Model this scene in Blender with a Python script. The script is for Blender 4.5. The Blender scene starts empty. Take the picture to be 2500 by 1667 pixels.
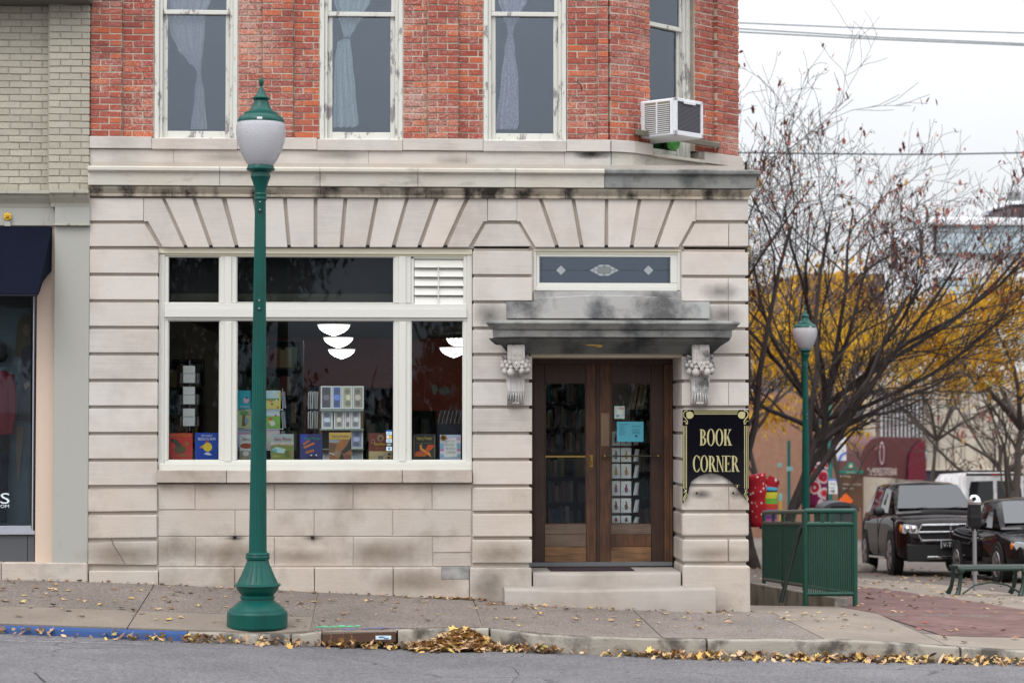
import bpy, bmesh, math, random
from mathutils import Vector, Matrix
random.seed(7)
R = math.radians
S = bpy.context.scene
COL = S.collection

# ------------------------------------------------------------------ camera
W0, H0, F = 2500.0, 1667.0, 5300.0          # photo size and focal length in photo pixels
D, EYE = 23.0, 2.14                         # metres to the facade, eye above the corner pavement
PSI = math.atan(295 / F); TH = math.atan((1000 - H0 / 2) / F)
fw = Vector((math.sin(PSI) * math.cos(TH), math.cos(PSI) * math.cos(TH), math.sin(TH)))
rt = Vector((math.cos(PSI), -math.sin(PSI), 0)); up = rt.cross(fw)
C0 = Vector((0, -D, EYE))
cd = bpy.data.cameras.new('camera'); cam = bpy.data.objects.new('camera', cd); COL.objects.link(cam)
cd.sensor_width = 36; cd.lens = F * 36 / W0; cd.clip_start = 0.5; cd.clip_end = 4000
m3 = Matrix((rt, up, -fw)).transposed()
cam.matrix_world = Matrix.Translation(C0) @ m3.to_4x4()
cd.dof.use_dof = True; cd.dof.focus_distance = 22.6; cd.dof.aperture_fstop = 2.4
S.camera = cam

# ------------------------------------------------------------------ sky, sun, exposure
w = bpy.data.worlds.new('World'); S.world = w; w.use_nodes = True
nt = w.node_tree; nt.nodes.clear(); N = nt.nodes.new; L = nt.links.new
SUN_EL, SUN_AZ = R(52), R(215)
sky = N('ShaderNodeTexSky'); sky.sky_type = 'NISHITA'; sky.sun_disc = False
sky.sun_elevation = SUN_EL; sky.sun_rotation = SUN_AZ; sky.dust_density = 6; sky.air_density = 1.2
hsv = N('ShaderNodeHueSaturation'); hsv.inputs['Saturation'].default_value = 0.25
tc = N('ShaderNodeTexCoord'); sep = N('ShaderNodeSeparateXYZ'); L(tc.outputs['Generated'], sep.inputs[0])
mr = N('ShaderNodeMapRange'); L(sep.outputs['Z'], mr.inputs['Value'])     # overcast: zenith brighter than horizon
mr.inputs['From Min'].default_value = 0; mr.inputs['From Max'].default_value = 1
mr.inputs['To Min'].default_value = 7.1; mr.inputs['To Max'].default_value = 28
no = N('ShaderNodeTexNoise'); no.inputs['Scale'].default_value = 2.2; no.inputs['Detail'].default_value = 5
mp = N('ShaderNodeMapping'); mp.inputs['Scale'].default_value = (1, 1, 3.2)
L(tc.outputs['Generated'], mp.inputs['Vector']); L(mp.outputs[0], no.inputs['Vector'])
mr2 = N('ShaderNodeMapRange'); L(no.outputs['Fac'], mr2.inputs['Value'])
mr2.inputs['From Min'].default_value = .25; mr2.inputs['From Max'].default_value = .75
mr2.inputs['To Min'].default_value = .87; mr2.inputs['To Max'].default_value = 1.10
mul = N('ShaderNodeMath'); mul.operation = 'MULTIPLY'; L(mr.outputs[0], mul.inputs[0]); L(mr2.outputs[0], mul.inputs[1])
vm = N('ShaderNodeVectorMath'); vm.operation = 'SCALE'; vm.inputs[0].default_value = (.945, .968, 1.0)
L(mul.outputs[0], vm.inputs['Scale'])
mx = N('ShaderNodeMixRGB'); mx.inputs['Fac'].default_value = .9
L(sky.outputs[0], hsv.inputs['Color']); L(hsv.outputs[0], mx.inputs['Color1']); L(vm.outputs[0], mx.inputs['Color2'])
bg = N('ShaderNodeBackground'); bg.inputs['Strength'].default_value = 0.1
out = N('ShaderNodeOutputWorld'); L(mx.outputs[0], bg.inputs['Color']); L(bg.outputs[0], out.inputs['Surface'])
sl = bpy.data.lights.new('sun', 'SUN'); sl.energy = 0.9; sl.angle = R(25); sl.color = (1, .97, .93)
so = bpy.data.objects.new('sun', sl); COL.objects.link(so)
sd = Vector((math.sin(SUN_AZ) * math.cos(SUN_EL), math.cos(SUN_AZ) * math.cos(SUN_EL), math.sin(SUN_EL)))
so.rotation_euler = sd.to_track_quat('Z', 'Y').to_euler(); so.location = (-10, -30, 30)
S.view_settings.view_transform = 'Standard'; S.view_settings.look = 'None'
S.view_settings.gamma = 1; S.view_settings.exposure = 0.18; S.view_settings.use_curve_mapping = False
S.render.engine = 'CYCLES'
S.cycles.use_denoising = True; S.cycles.max_bounces = 6; S.cycles.transparent_max_bounces = 12
S.cycles.caustics_reflective = False; S.cycles.caustics_refractive = False

# ------------------------------------------------------------------ photo pixel -> place
def ray(px, py):
    return fw + rt * ((px - W0 / 2) / F) - up * ((py - H0 / 2) / F)
def P(px, py, y):
    d = ray(px, py); t = (y + D) / d.y
    return C0 + d * t
def X(px, y=0, py=1000): return P(px, py, y).x
def Z(py, y=0, px=1000): return P(px, py, y).z
def onplane(px, py, p0, n):
    d = ray(px, py); t = (p0 - C0).dot(n) / d.dot(n)
    return C0 + d * t

# ------------------------------------------------------------------ builders
OFF = {}
def empty(name, label, cat, loc=(0, 0, 0), group=None, rz=0):
    o = bpy.data.objects.new(name, None); COL.objects.link(o)
    o.empty_display_size = .1; o.location = loc; o.rotation_euler[2] = rz
    o['label'] = label; o['category'] = cat
    if group: o['group'] = group
    OFF[o.name] = Vector(loc)
    return o
def tag(o, label, cat, group=None):
    o['label'] = label; o['category'] = cat
    if group: o['group'] = group
    return o
def kind(o, k='structure'):
    o['kind'] = k; return o
def link(name, me, mat=None, parent=None, off=None):
    o = bpy.data.objects.new(name, me); COL.objects.link(o)
    if mat is not None and len(me.materials) == 0: me.materials.append(mat)
    if parent: o.parent = parent
    OFF[o.name] = off if off is not None else (OFF.get(parent.name, Vector()) if parent else Vector())
    return o
class MB:
    def __init__(s): s.v = []; s.f = []; s.c = None
    def add(s, vs, fs):
        b = len(s.v); s.v += [tuple(p) for p in vs]; s.f += [tuple(i + b for i in f) for f in fs]; return s
    def box(s, x0, x1, y0, y1, z0, z1):
        if x0 > x1: x0, x1 = x1, x0
        if y0 > y1: y0, y1 = y1, y0
        if z0 > z1: z0, z1 = z1, z0
        return s.add([(x0, y0, z0), (x1, y0, z0), (x1, y1, z0), (x0, y1, z0), (x0, y0, z1), (x1, y0, z1), (x1, y1, z1), (x0, y1, z1)],
                     [(0, 3, 2, 1), (4, 5, 6, 7), (0, 1, 5, 4), (1, 2, 6, 5), (2, 3, 7, 6), (3, 0, 4, 7)])
    def prism(s, pts, y0, y1, fn=None):
        """polygon in x,z extruded from y0 to y1; fn maps (x, y, z) elsewhere"""
        a = sum(pts[i][0] * pts[(i + 1) % len(pts)][1] - pts[(i + 1) % len(pts)][0] * pts[i][1] for i in range(len(pts)))
        if a < 0: pts = pts[::-1]
        n = len(pts)
        vs = [(x, y0, z) for x, z in pts] + [(x, y1, z) for x, z in pts]
        if fn: vs = [fn(*p) for p in vs]
        fs = [tuple(range(n)), tuple(range(2 * n - 1, n - 1, -1))]
        fs += [(i, i + n, (i + 1) % n + n, (i + 1) % n) for i in range(n)]
        return s.add(vs, fs)
    def lathe(s, prof, cx=0, cy=0, seg=32, flute=0, nf=16, f0=None, f1=None, cap=True):
        vs = []; fs = []
        for r, z in prof:
            for k in range(seg):
                a = 2 * math.pi * k / seg
                rr = r
                if flute and (f0 is None or f0 <= z <= f1): rr = r * (1 - flute * (.5 + .5 * math.cos(a * nf)))
                vs.append((cx + rr * math.cos(a), cy + rr * math.sin(a), z))
        for i in range(len(prof) - 1):
            for k in range(seg):
                k2 = (k + 1) % seg
                fs.append((i * seg + k, i * seg + k2, (i + 1) * seg + k2, (i + 1) * seg + k))
        if cap:
            fs.append(tuple(range(seg - 1, -1, -1))); fs.append(tuple((len(prof) - 1) * seg + k for k in range(seg)))
        return s.add(vs, fs)
    def tube(s, pts, rad, sides=6, cap=True):
        pts = [Vector(p) for p in pts]; n = len(pts)
        if not hasattr(rad, '__len__'): rad = [rad] * n
        vs = []; fs = []; u0 = None
        for i, p in enumerate(pts):
            t = (pts[min(i + 1, n - 1)] - pts[max(i - 1, 0)]).normalized()
            if u0 is None:
                u0 = t.orthogonal().normalized()
            else:
                u0 = (u0 - t * u0.dot(t))
                u0 = u0.normalized() if u0.length > 1e-6 else t.orthogonal().normalized()
            v0 = t.cross(u0)
            for k in range(sides):
                a = 2 * math.pi * k / sides
                vs.append(p + (u0 * math.cos(a) + v0 * math.sin(a)) * rad[i])
        for i in range(n - 1):
            for k in range(sides):
                k2 = (k + 1) % sides
                fs.append((i * sides + k, i * sides + k2, (i + 1) * sides + k2, (i + 1) * sides + k))
        if cap:
            fs.append(tuple(range(sides - 1, -1, -1))); fs.append(tuple((n - 1) * sides + k for k in range(sides)))
        return s.add(vs, fs)
    def ball(s, c, r, sc=(1, 1, 1), n=8, m=5):
        vs = [(c[0], c[1], c[2] - r * sc[2])]; fs = []
        for j in range(1, m):
            ph = -math.pi / 2 + math.pi * j / m
            for k in range(n):
                a = 2 * math.pi * k / n
                vs.append((c[0] + r * sc[0] * math.cos(ph) * math.cos(a), c[1] + r * sc[1] * math.cos(ph) * math.sin(a), c[2] + r * sc[2] * math.sin(ph)))
        vs.append((c[0], c[1], c[2] + r * sc[2])); t = len(vs) - 1
        for k in range(n):
            fs.append((0, 1 + (k + 1) % n, 1 + k)); fs.append((t, 1 + (m - 2) * n + k, 1 + (m - 2) * n + (k + 1) % n))
            for j in range(m - 2):
                fs.append((1 + j * n + k, 1 + j * n + (k + 1) % n, 1 + (j + 1) * n + (k + 1) % n, 1 + (j + 1) * n + k))
        return s.add(vs, fs)
    def loft(s, rings, closed=True, cap=True):
        n = len(rings[0]); vs = [p for r in rings for p in r]; fs = []
        for i in range(len(rings) - 1):
            for k in range(n if closed else n - 1):
                k2 = (k + 1) % n
                fs.append((i * n + k, i * n + k2, (i + 1) * n + k2, (i + 1) * n + k))
        if cap and closed:
            fs.append(tuple(range(n - 1, -1, -1))); fs.append(tuple((len(rings) - 1) * n + k for k in range(n)))
        return s.add(vs, fs)
    def obj(s, name, mat, parent=None, smooth=False, bevel=0, seg=1, jit=0, angle=40, sub=0):
        off = OFF.get(parent.name, Vector()) if parent else Vector()
        me = bpy.data.meshes.new(name)
        vs = [(p[0] - off.x, p[1] - off.y, p[2] - off.z) for p in s.v]
        me.from_pydata(vs, [], s.f); me.validate()
        if bevel or jit or smooth or sub:
            bm = bmesh.new(); bm.from_mesh(me)
            bmesh.ops.recalc_face_normals(bm, faces=bm.faces)
            if bevel:
                es = [e for e in bm.edges if len(e.link_faces) == 2 and e.calc_face_angle(0) > R(20)]
                bmesh.ops.bevel(bm, geom=es, offset=bevel, segments=seg, affect='EDGES', profile=.6, clamp_overlap=True)
            if jit:
                for v in bm.verts: v.co += Vector((random.uniform(-jit, jit), random.uniform(-jit, jit), random.uniform(-jit, jit)))
            if sub:
                bmesh.ops.subdivide_edges(bm, edges=bm.edges, cuts=sub, use_grid_fill=True)
            if smooth:
                for f in bm.faces: f.smooth = True
                for e in bm.edges:
                    if len(e.link_faces) == 2 and e.calc_face_angle(0) > R(angle): e.smooth = False
            bm.to_mesh(me); bm.free()
        me.materials.append(mat)
        return link(name, me, None, parent, off)

# ------------------------------------------------------------------ materials
MATS = {}
def nodemat(name):
    m = bpy.data.materials.new(name); m.use_nodes = True
    t = m.node_tree; t.nodes.clear()
    o = t.nodes.new('ShaderNodeOutputMaterial'); b = t.nodes.new('ShaderNodeBsdfPrincipled')
    t.links.new(b.outputs[0], o.inputs[0])
    MATS[name] = m
    return m, t, b, t.nodes.new, t.links.new
def simple(name, col, rough=.6, metal=0, var=.08, scale=30, bump=0, bscale=120, spec=.5, coat=0):
    """plain painted or bare surface with slight colour variation, wear and fine relief"""
    if name in MATS: return MATS[name]
    m, t, b, N, L = nodemat(name)
    b.inputs['Roughness'].default_value = rough; b.inputs['Metallic'].default_value = metal
    b.inputs['Specular IOR Level'].default_value = spec
    if coat: b.inputs['Coat Weight'].default_value = coat; b.inputs['Coat Roughness'].default_value = .05
    tc = N('ShaderNodeTexCoord'); n1 = N('ShaderNodeTexNoise'); n1.inputs['Scale'].default_value = scale; n1.inputs['Detail'].default_value = 4
    L(tc.outputs['Object'], n1.inputs['Vector'])
    mx = N('ShaderNodeMixRGB'); mx.inputs['Color1'].default_value = (*[c * (1 - var) for c in col], 1); mx.inputs['Color2'].default_value = (*[min(1, c * (1 + var)) for c in col], 1)
    L(n1.outputs['Fac'], mx.inputs['Fac']); L(mx.outputs[0], b.inputs['Base Color'])
    if bump:
        n2 = N('ShaderNodeTexNoise'); n2.inputs['Scale'].default_value = bscale; n2.inputs['Detail'].default_value = 3
        L(tc.outputs['Object'], n2.inputs['Vector'])
        bp = N('ShaderNodeBump'); bp.inputs['Strength'].default_value = bump; bp.inputs['Distance'].default_value = .01
        L(n2.outputs['Fac'], bp.inputs['Height']); L(bp.outputs[0], b.inputs['Normal'])
    return m
def emis(name, col, st):
    if name in MATS: return MATS[name]
    m, t, b, N, L = nodemat(name)
    b.inputs['Base Color'].default_value = (*col, 1); b.inputs['Emission Color'].default_value = (*col, 1); b.inputs['Emission Strength'].default_value = st
    return m
def ramp(N, stops):
    r = N('ShaderNodeValToRGB'); e = r.color_ramp.elements
    while len(e) < len(stops): e.new(.5)
    for k, (p, c) in enumerate(stops): e[k].position = p; e[k].color = (*c, 1) if len(c) == 3 else c
    return r
def stone(name, col, dark=None, amt=.3, stain_scale=1.3, bump=.35, lo=.5, hi=.72, vstretch=1.0):
    """limestone: soft bedding, blotchy patina and grain; dark = colour of the grime on it, keyed by world noise"""
    if name in MATS: return MATS[name]
    m, t, b, N, L = nodemat(name)
    b.inputs['Roughness'].default_value = .85; b.inputs['Specular IOR Level'].default_value = .2
    g = N('ShaderNodeNewGeometry'); oi = N('ShaderNodeObjectInfo')
    n1 = N('ShaderNodeTexNoise'); n1.inputs['Scale'].default_value = 2.3; n1.inputs['Detail'].default_value = 8; n1.inputs['Roughness'].default_value = .6
    L(g.outputs['Position'], n1.inputs['Vector'])
    mpb = N('ShaderNodeMapping'); mpb.inputs['Scale'].default_value = (1.2, 1.2, 26); L(g.outputs['Position'], mpb.inputs['Vector'])
    n2 = N('ShaderNodeTexNoise'); n2.inputs['Scale'].default_value = 2; n2.inputs['Detail'].default_value = 5; L(mpb.outputs[0], n2.inputs['Vector'])
    n3 = N('ShaderNodeTexNoise'); n3.inputs['Scale'].default_value = 140; n3.inputs['Detail'].default_value = 2; L(g.outputs['Position'], n3.inputs['Vector'])
    a = N('ShaderNodeMath'); a.operation = 'MULTIPLY_ADD'; a.inputs[1].default_value = .55; L(n1.outputs['Fac'], a.inputs[0])
    a2 = N('ShaderNodeMath'); a2.operation = 'MULTIPLY'; a2.inputs[1].default_value = .30; L(n2.outputs['Fac'], a2.inputs[0]); L(a2.outputs[0], a.inputs[2])
    a3 = N('ShaderNodeMath'); a3.operation = 'MULTIPLY_ADD'; a3.inputs[1].default_value = .22; L(n3.outputs['Fac'], a3.inputs[0]); L(a.outputs[0], a3.inputs[2])
    a4 = N('ShaderNodeMath'); a4.operation = 'MULTIPLY_ADD'; a4.inputs[1].default_value = .24; L(oi.outputs['Random'], a4.inputs[0]); L(a3.outputs[0], a4.inputs[2])
    r = ramp(N, [(.34, [c * .74 for c in col]), (.58, col), (.82, [min(1, c * 1.14) for c in col])])
    L(a4.outputs[0], r.inputs[0])
    last = r.outputs[0]
    hm = N('ShaderNodeMixRGB'); hm.blend_type = 'MULTIPLY'; hm.inputs['Fac'].default_value = .8   # pinkish / greyish beds
    n5 = N('ShaderNodeTexNoise'); n5.inputs['Scale'].default_value = 1.1; L(g.outputs['Position'], n5.inputs['Vector'])
    r5 = ramp(N, [(.35, (1, .95, .90)), (.65, (.97, 1.0, 1.0))]); L(n5.outputs['Fac'], r5.inputs[0])
    L(last, hm.inputs['Color1']); L(r5.outputs[0], hm.inputs['Color2']); last = hm.outputs[0]
    if dark:
        mpd = N('ShaderNodeMapping'); mpd.inputs['Scale'].default_value = (1, 1, vstretch); L(g.outputs['Position'], mpd.inputs['Vector'])
        n4 = N('ShaderNodeTexNoise'); n4.inputs['Scale'].default_value = stain_scale; n4.inputs['Detail'].default_value = 7; n4.inputs['Roughness'].default_value = .62
        L(mpd.outputs[0], n4.inputs['Vector'])
        r4 = ramp(N, [(lo, (0, 0, 0)), (hi, (amt, amt, amt))]); L(n4.outputs['Fac'], r4.inputs[0])
        mx = N('ShaderNodeMixRGB'); L(r4.outputs[0], mx.inputs['Fac']); L(last, mx.inputs['Color1']); mx.inputs['Color2'].default_value = (*dark, 1); last = mx.outputs[0]
    L(last, b.inputs['Base Color'])
    bp = N('ShaderNodeBump'); bp.inputs['Strength'].default_value = bump; bp.inputs['Distance'].default_value = .012
    ad = N('ShaderNodeMath'); ad.operation = 'ADD'; L(n1.outputs['Fac'], ad.inputs[0])
    n6 = N('ShaderNodeTexNoise'); n6.inputs['Scale'].default_value = 45; n6.inputs['Detail'].default_value = 5; L(g.outputs['Position'], n6.inputs['Vector'])
    hl = N('ShaderNodeMath'); hl.operation = 'MULTIPLY'; hl.inputs[1].default_value = .35; L(n6.outputs['Fac'], hl.inputs[0]); L(hl.outputs[0], ad.inputs[1])
    L(ad.outputs[0], bp.inputs['Height']); L(bp.outputs[0], b.inputs['Normal'])
    return m
def brickmat(name, stops, white, wcol, bump=.5):
    if name in MATS: return MATS[name]
    m, t, b, N, L = nodemat(name)
    b.inputs['Roughness'].default_value = .9; b.inputs['Specular IOR Level'].default_value = .2
    oi = N('ShaderNodeObjectInfo'); at = N('ShaderNodeAttribute'); at.attribute_name = 'rnd'
    ad = N('ShaderNodeMath'); ad.operation = 'ADD'; L(oi.outputs['Random'], ad.inputs[0]); L(at.outputs['Fac'], ad.inputs[1])
    fr = N('ShaderNodeMath'); fr.operation = 'FRACT'; L(ad.outputs[0], fr.inputs[0])
    g = N('ShaderNodeNewGeometry')
    n0 = N('ShaderNodeTexNoise'); n0.inputs['Scale'].default_value = .9; n0.inputs['Detail'].default_value = 3; L(g.outputs['Position'], n0.inputs['Vector'])
    mm = N('ShaderNodeMath'); mm.operation = 'MULTIPLY_ADD'; mm.inputs[1].default_value = .62; L(fr.outputs[0], mm.inputs[0])
    m0 = N('ShaderNodeMath'); m0.operation = 'MULTIPLY'; m0.inputs[1].default_value = .38; L(n0.outputs['Fac'], m0.inputs[0]); L(m0.outputs[0], mm.inputs[2])
    r = ramp(N, stops); L(mm.outputs[0], r.inputs[0])
    n1 = N('ShaderNodeTexNoise'); n1.inputs['Scale'].default_value = 55; n1.inputs['Detail'].default_value = 6; n1.inputs['Roughness'].default_value = .7; L(g.outputs['Position'], n1.inputs['Vector'])
    n2 = N('ShaderNodeTexNoise'); n2.inputs['Scale'].default_value = 1.6; n2.inputs['Detail'].default_value = 4; L(g.outputs['Position'], n2.inputs['Vector'])
    ml = N('ShaderNodeMath'); ml.operation = 'MULTIPLY_ADD'; ml.inputs[1].default_value = .55; L(n2.outputs['Fac'], ml.inputs[0]); L(n1.outputs['Fac'], ml.inputs[2])
    rw = ramp(N, [(.76, (0, 0, 0)), (.96, (white, white, white))]); L(ml.outputs[0], rw.inputs[0])
    mx = N('ShaderNodeMixRGB'); L(rw.outputs[0], mx.inputs['Fac']); L(r.outputs[0], mx.inputs['Color1']); mx.inputs['Color2'].default_value = (*wcol, 1)
    hs = N('ShaderNodeMixRGB'); hs.blend_type = 'MULTIPLY'; hs.inputs['Fac'].default_value = .5
    rr = ramp(N, [(.3, (.72, .7, .7)), (.7, (1.1, 1.08, 1.05))]); L(n1.outputs['Fac'], rr.inputs[0])
    L(mx.outputs[0], hs.inputs['Color1']); L(rr.outputs[0], hs.inputs['Color2']); L(hs.outputs[0], b.inputs['Base Color'])
    bp = N('ShaderNodeBump'); bp.inputs['Strength'].default_value = bump; bp.inputs['Distance'].default_value = .006
    L(n1.outputs['Fac'], bp.inputs['Height']); L(bp.outputs[0], b.inputs['Normal'])
    return m
def glassmat(name, refl, tint=(.92, .95, .95), rough=0):
    if name in MATS: return MATS[name]
    m = bpy.data.materials.new(name); m.use_nodes = True; t = m.node_tree; t.nodes.clear(); N = t.nodes.new; L = t.links.new
    o = N('ShaderNodeOutputMaterial'); mx = N('ShaderNodeMixShader'); tr = N('ShaderNodeBsdfTransparent'); gl = N('ShaderNodeBsdfGlossy')
    tr.inputs[0].default_value = (*tint, 1); gl.inputs['Roughness'].default_value = rough
    lw = N('ShaderNodeFresnel'); lw.inputs['IOR'].default_value = 1.5
    sc = N('ShaderNodeMath'); sc.operation = 'MULTIPLY'; sc.inputs[1].default_value = refl / .04; sc.use_clamp = True; gl.inputs['Color'].default_value = (.76, .86, 1, 1); L(lw.outputs[0], sc.inputs[0])
    tcg = N('ShaderNodeNewGeometry'); nz = N('ShaderNodeTexNoise'); nz.inputs['Scale'].default_value = 1.7; L(tcg.outputs['Position'], nz.inputs['Vector'])
    bp = N('ShaderNodeBump'); bp.inputs['Strength'].default_value = .012; bp.inputs['Distance'].default_value = .02; L(nz.outputs['Fac'], bp.inputs['Height']); L(bp.outputs[0], gl.inputs['Normal'])
    L(sc.outputs[0], mx.inputs[0]); L(tr.outputs[0], mx.inputs[1]); L(gl.outputs[0], mx.inputs[2]); L(mx.outputs[0], o.inputs[0])
    MATS[name] = m
    return m
def peel(name, col, under, scale=9, lo=.55, hi=.6, rough=.5):
    """old gloss paint with worn patches showing the weathered wood under it"""
    if name in MATS: return MATS[name]
    m, t, b, N, L = nodemat(name)
    b.inputs['Roughness'].default_value = rough; b.inputs['Specular IOR Level'].default_value = .3
    g = N('ShaderNodeNewGeometry'); mp = N('ShaderNodeMapping'); mp.inputs['Scale'].default_value = (1, 1, .35); L(g.outputs['Position'], mp.inputs['Vector'])
    n1 = N('ShaderNodeTexNoise'); n1.inputs['Scale'].default_value = scale; n1.inputs['Detail'].default_value = 8; n1.inputs['Roughness'].default_value = .68; L(mp.outputs[0], n1.inputs['Vector'])
    r = ramp(N, [(lo, (0, 0, 0)), (hi, (1, 1, 1))]); L(n1.outputs['Fac'], r.inputs[0])
    mx = N('ShaderNodeMixRGB'); L(r.outputs[0], mx.inputs['Fac']); mx.inputs['Color1'].default_value = (*col, 1); mx.inputs['Color2'].default_value = (*under, 1)
    L(mx.outputs[0], b.inputs['Base Color'])
    bp = N('ShaderNodeBump'); bp.inputs['Strength'].default_value = .25; bp.inputs['Distance'].default_value = .003; L(n1.outputs['Fac'], bp.inputs['Height']); L(bp.outputs[0], b.inputs['Normal'])
    return m
def woodmat(name, c1, c2, axis=2, scale=14, rough=.5):
    if name in MATS: return MATS[name]
    m, t, b, N, L = nodemat(name)
    b.inputs['Roughness'].default_value = rough
    g = N('ShaderNodeNewGeometry'); mp = N('ShaderNodeMapping'); sc = [1, 1, 1]; sc[axis] = .06; mp.inputs['Scale'].default_value = sc; L(g.outputs['Position'], mp.inputs['Vector'])
    n1 = N('ShaderNodeTexNoise'); n1.inputs['Scale'].default_value = scale * 4; n1.inputs['Detail'].default_value = 6; L(mp.outputs[0], n1.inputs['Vector'])
    n2 = N('ShaderNodeTexNoise'); n2.inputs['Scale'].default_value = 3; n2.inputs['Detail'].default_value = 5; L(g.outputs['Position'], n2.inputs['Vector'])
    md = N('ShaderNodeMath'); md.operation = 'MULTIPLY_ADD'; md.inputs[1].default_value = .5; L(n1.outputs['Fac'], md.inputs[0])
    h = N('ShaderNodeMath'); h.operation = 'MULTIPLY'; h.inputs[1].default_value = .5; L(n2.outputs['Fac'], h.inputs[0]); L(h.outputs[0], md.inputs[2])
    r = ramp(N, [(.36, c1), (.64, c2)]); L(md.outputs[0], r.inputs[0]); L(r.outputs[0], b.inputs['Base Color'])
    bp = N('ShaderNodeBump'); bp.inputs['Strength'].default_value = .2; bp.inputs['Distance'].default_value = .003; L(n1.outputs['Fac'], bp.inputs['Height']); L(bp.outputs[0], b.inputs['Normal'])
    return m

LIME = (.575, .53, .495)
lime = stone('limestone', LIME, (.25, .22, .19), .35)
lime_low = stone('limestone_base_courses', (.505, .45, .405), (.25, .195, .15), .6, 1.6, .6, .48, .68)
lime_cor = stone('limestone_cornice', (.56, .53, .47), (.10, .095, .085), .55, 2.1, .4, .56, .74, 2.5)
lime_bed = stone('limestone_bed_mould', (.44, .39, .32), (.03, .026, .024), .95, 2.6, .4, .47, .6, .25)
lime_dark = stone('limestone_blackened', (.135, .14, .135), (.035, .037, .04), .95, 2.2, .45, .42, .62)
lime_ped = stone('limestone_half_blackened', (.38, .375, .37), (.085, .085, .088), .9, 1.9, .4, .42, .60)
lime_cdk = stone('limestone_darkened', (.255, .26, .25), (.07, .073, .075), .9, 2.6, .45, .44, .64)
mortar = simple('pale_mortar', (.56, .49, .40), .95, var=.25, scale=20, bump=.6, bscale=90)
white_paint = peel('white_gloss_paint', (.68, .675, .62), (.50, .48, .43), 14, .66, .74, .35)
old_white = peel('flaking_white_paint', (.66, .655, .60), (.30, .27, .27), 10, .54, .60, .6)
black = simple('black_void', (.004, .004, .005), .8, var=.1)
# ------------------------------------------------------------------ ground
def lerp_tab(t, v):
    if v <= t[0][0]: a, b = t[0], t[1]
    elif v >= t[-1][0]: a, b = t[-2], t[-1]
    else:
        for a, b in zip(t, t[1:]):
            if a[0] <= v <= b[0]: break
    return a[1] + (b[1] - a[1]) * (v - a[0]) / (b[0] - a[0])
_w = [(0, 1412), (217, 1418), (385, 1425), (774, 1444), (1180, 1464), (1500, 1479), (1830, 1493)]
WALLZ = [(-30, .95)] + [(P(a, b, 0).x, P(a, b, 0).z) for a, b in _w]
WALLZ += [(9, WALLZ[-1][1] - .10), (40, WALLZ[-1][1] - .5)]
def wallz(x): return lerp_tab(WALLZ, max(-30, min(40, x)))
_k = [(-400, 1518, 1534, -2.5), (0, 1528, 1546, -2.5), (450, 1543, 1565, -2.5), (700, 1550, 1575, -2.5), (800, 1541, 1578, -2.3), (970, 1537, 1583, -2.27),
      (1195, 1534, 1584, -2.25), (1215, 1537, 1586, -2.45), (1300, 1547, 1591, -2.75), (1400, 1554, 1596, -2.9), (1662, 1560, 1605, -2.92), (2085, 1563, 1612, -2.95),
      (2303, 1577, 1616, -2.97), (2500, 1590, 1620, -3.0), (2800, 1600, 1626, -3.0)]
KX = [(P(a, b, y).x, y) for a, b, c, y in _k]
KT = [(P(a, b, y).x, P(a, b, y).z) for a, b, c, y in _k]
KG = [(P(a, b, y).x, P(a, c, y - .02).z) for a, b, c, y in _k]
def yk(x): return lerp_tab(KX, x) if KX[0][0] < x < KX[-1][0] else (KX[0][1] if x < 0 else KX[-1][1])
def clampx(x): return max(KX[0][0], min(KX[-1][0], x))
def kt(x): return lerp_tab(KT, clampx(x)) + (.03 * (KX[0][0] - x) if x < KX[0][0] else 0)
def kg(x): return lerp_tab(KG, clampx(x)) + (.03 * (KX[0][0] - x) if x < KX[0][0] else 0)
def G(x, y):
    wz = wallz(x)
    if y <= 0:
        k = yk(x); t = min(1, -y / -k) if k else 0
        return wz + (kt(x) - wz) * t
    return wz - .05 * min(y, 95)
def PG(px, py, it=30):
    y = 5.0
    d = ray(px, py); lo, hi = -3.2, 140.0
    for _ in range(50):
        mid = (lo + hi) / 2; p = C0 + d * ((mid + D) / d.y)
        if p.z > G(p.x, mid): lo = mid
        else: hi = mid
    p = C0 + d * ((lo + D) / d.y)
    return Vector((p.x, p.y, G(p.x, p.y)))

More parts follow.
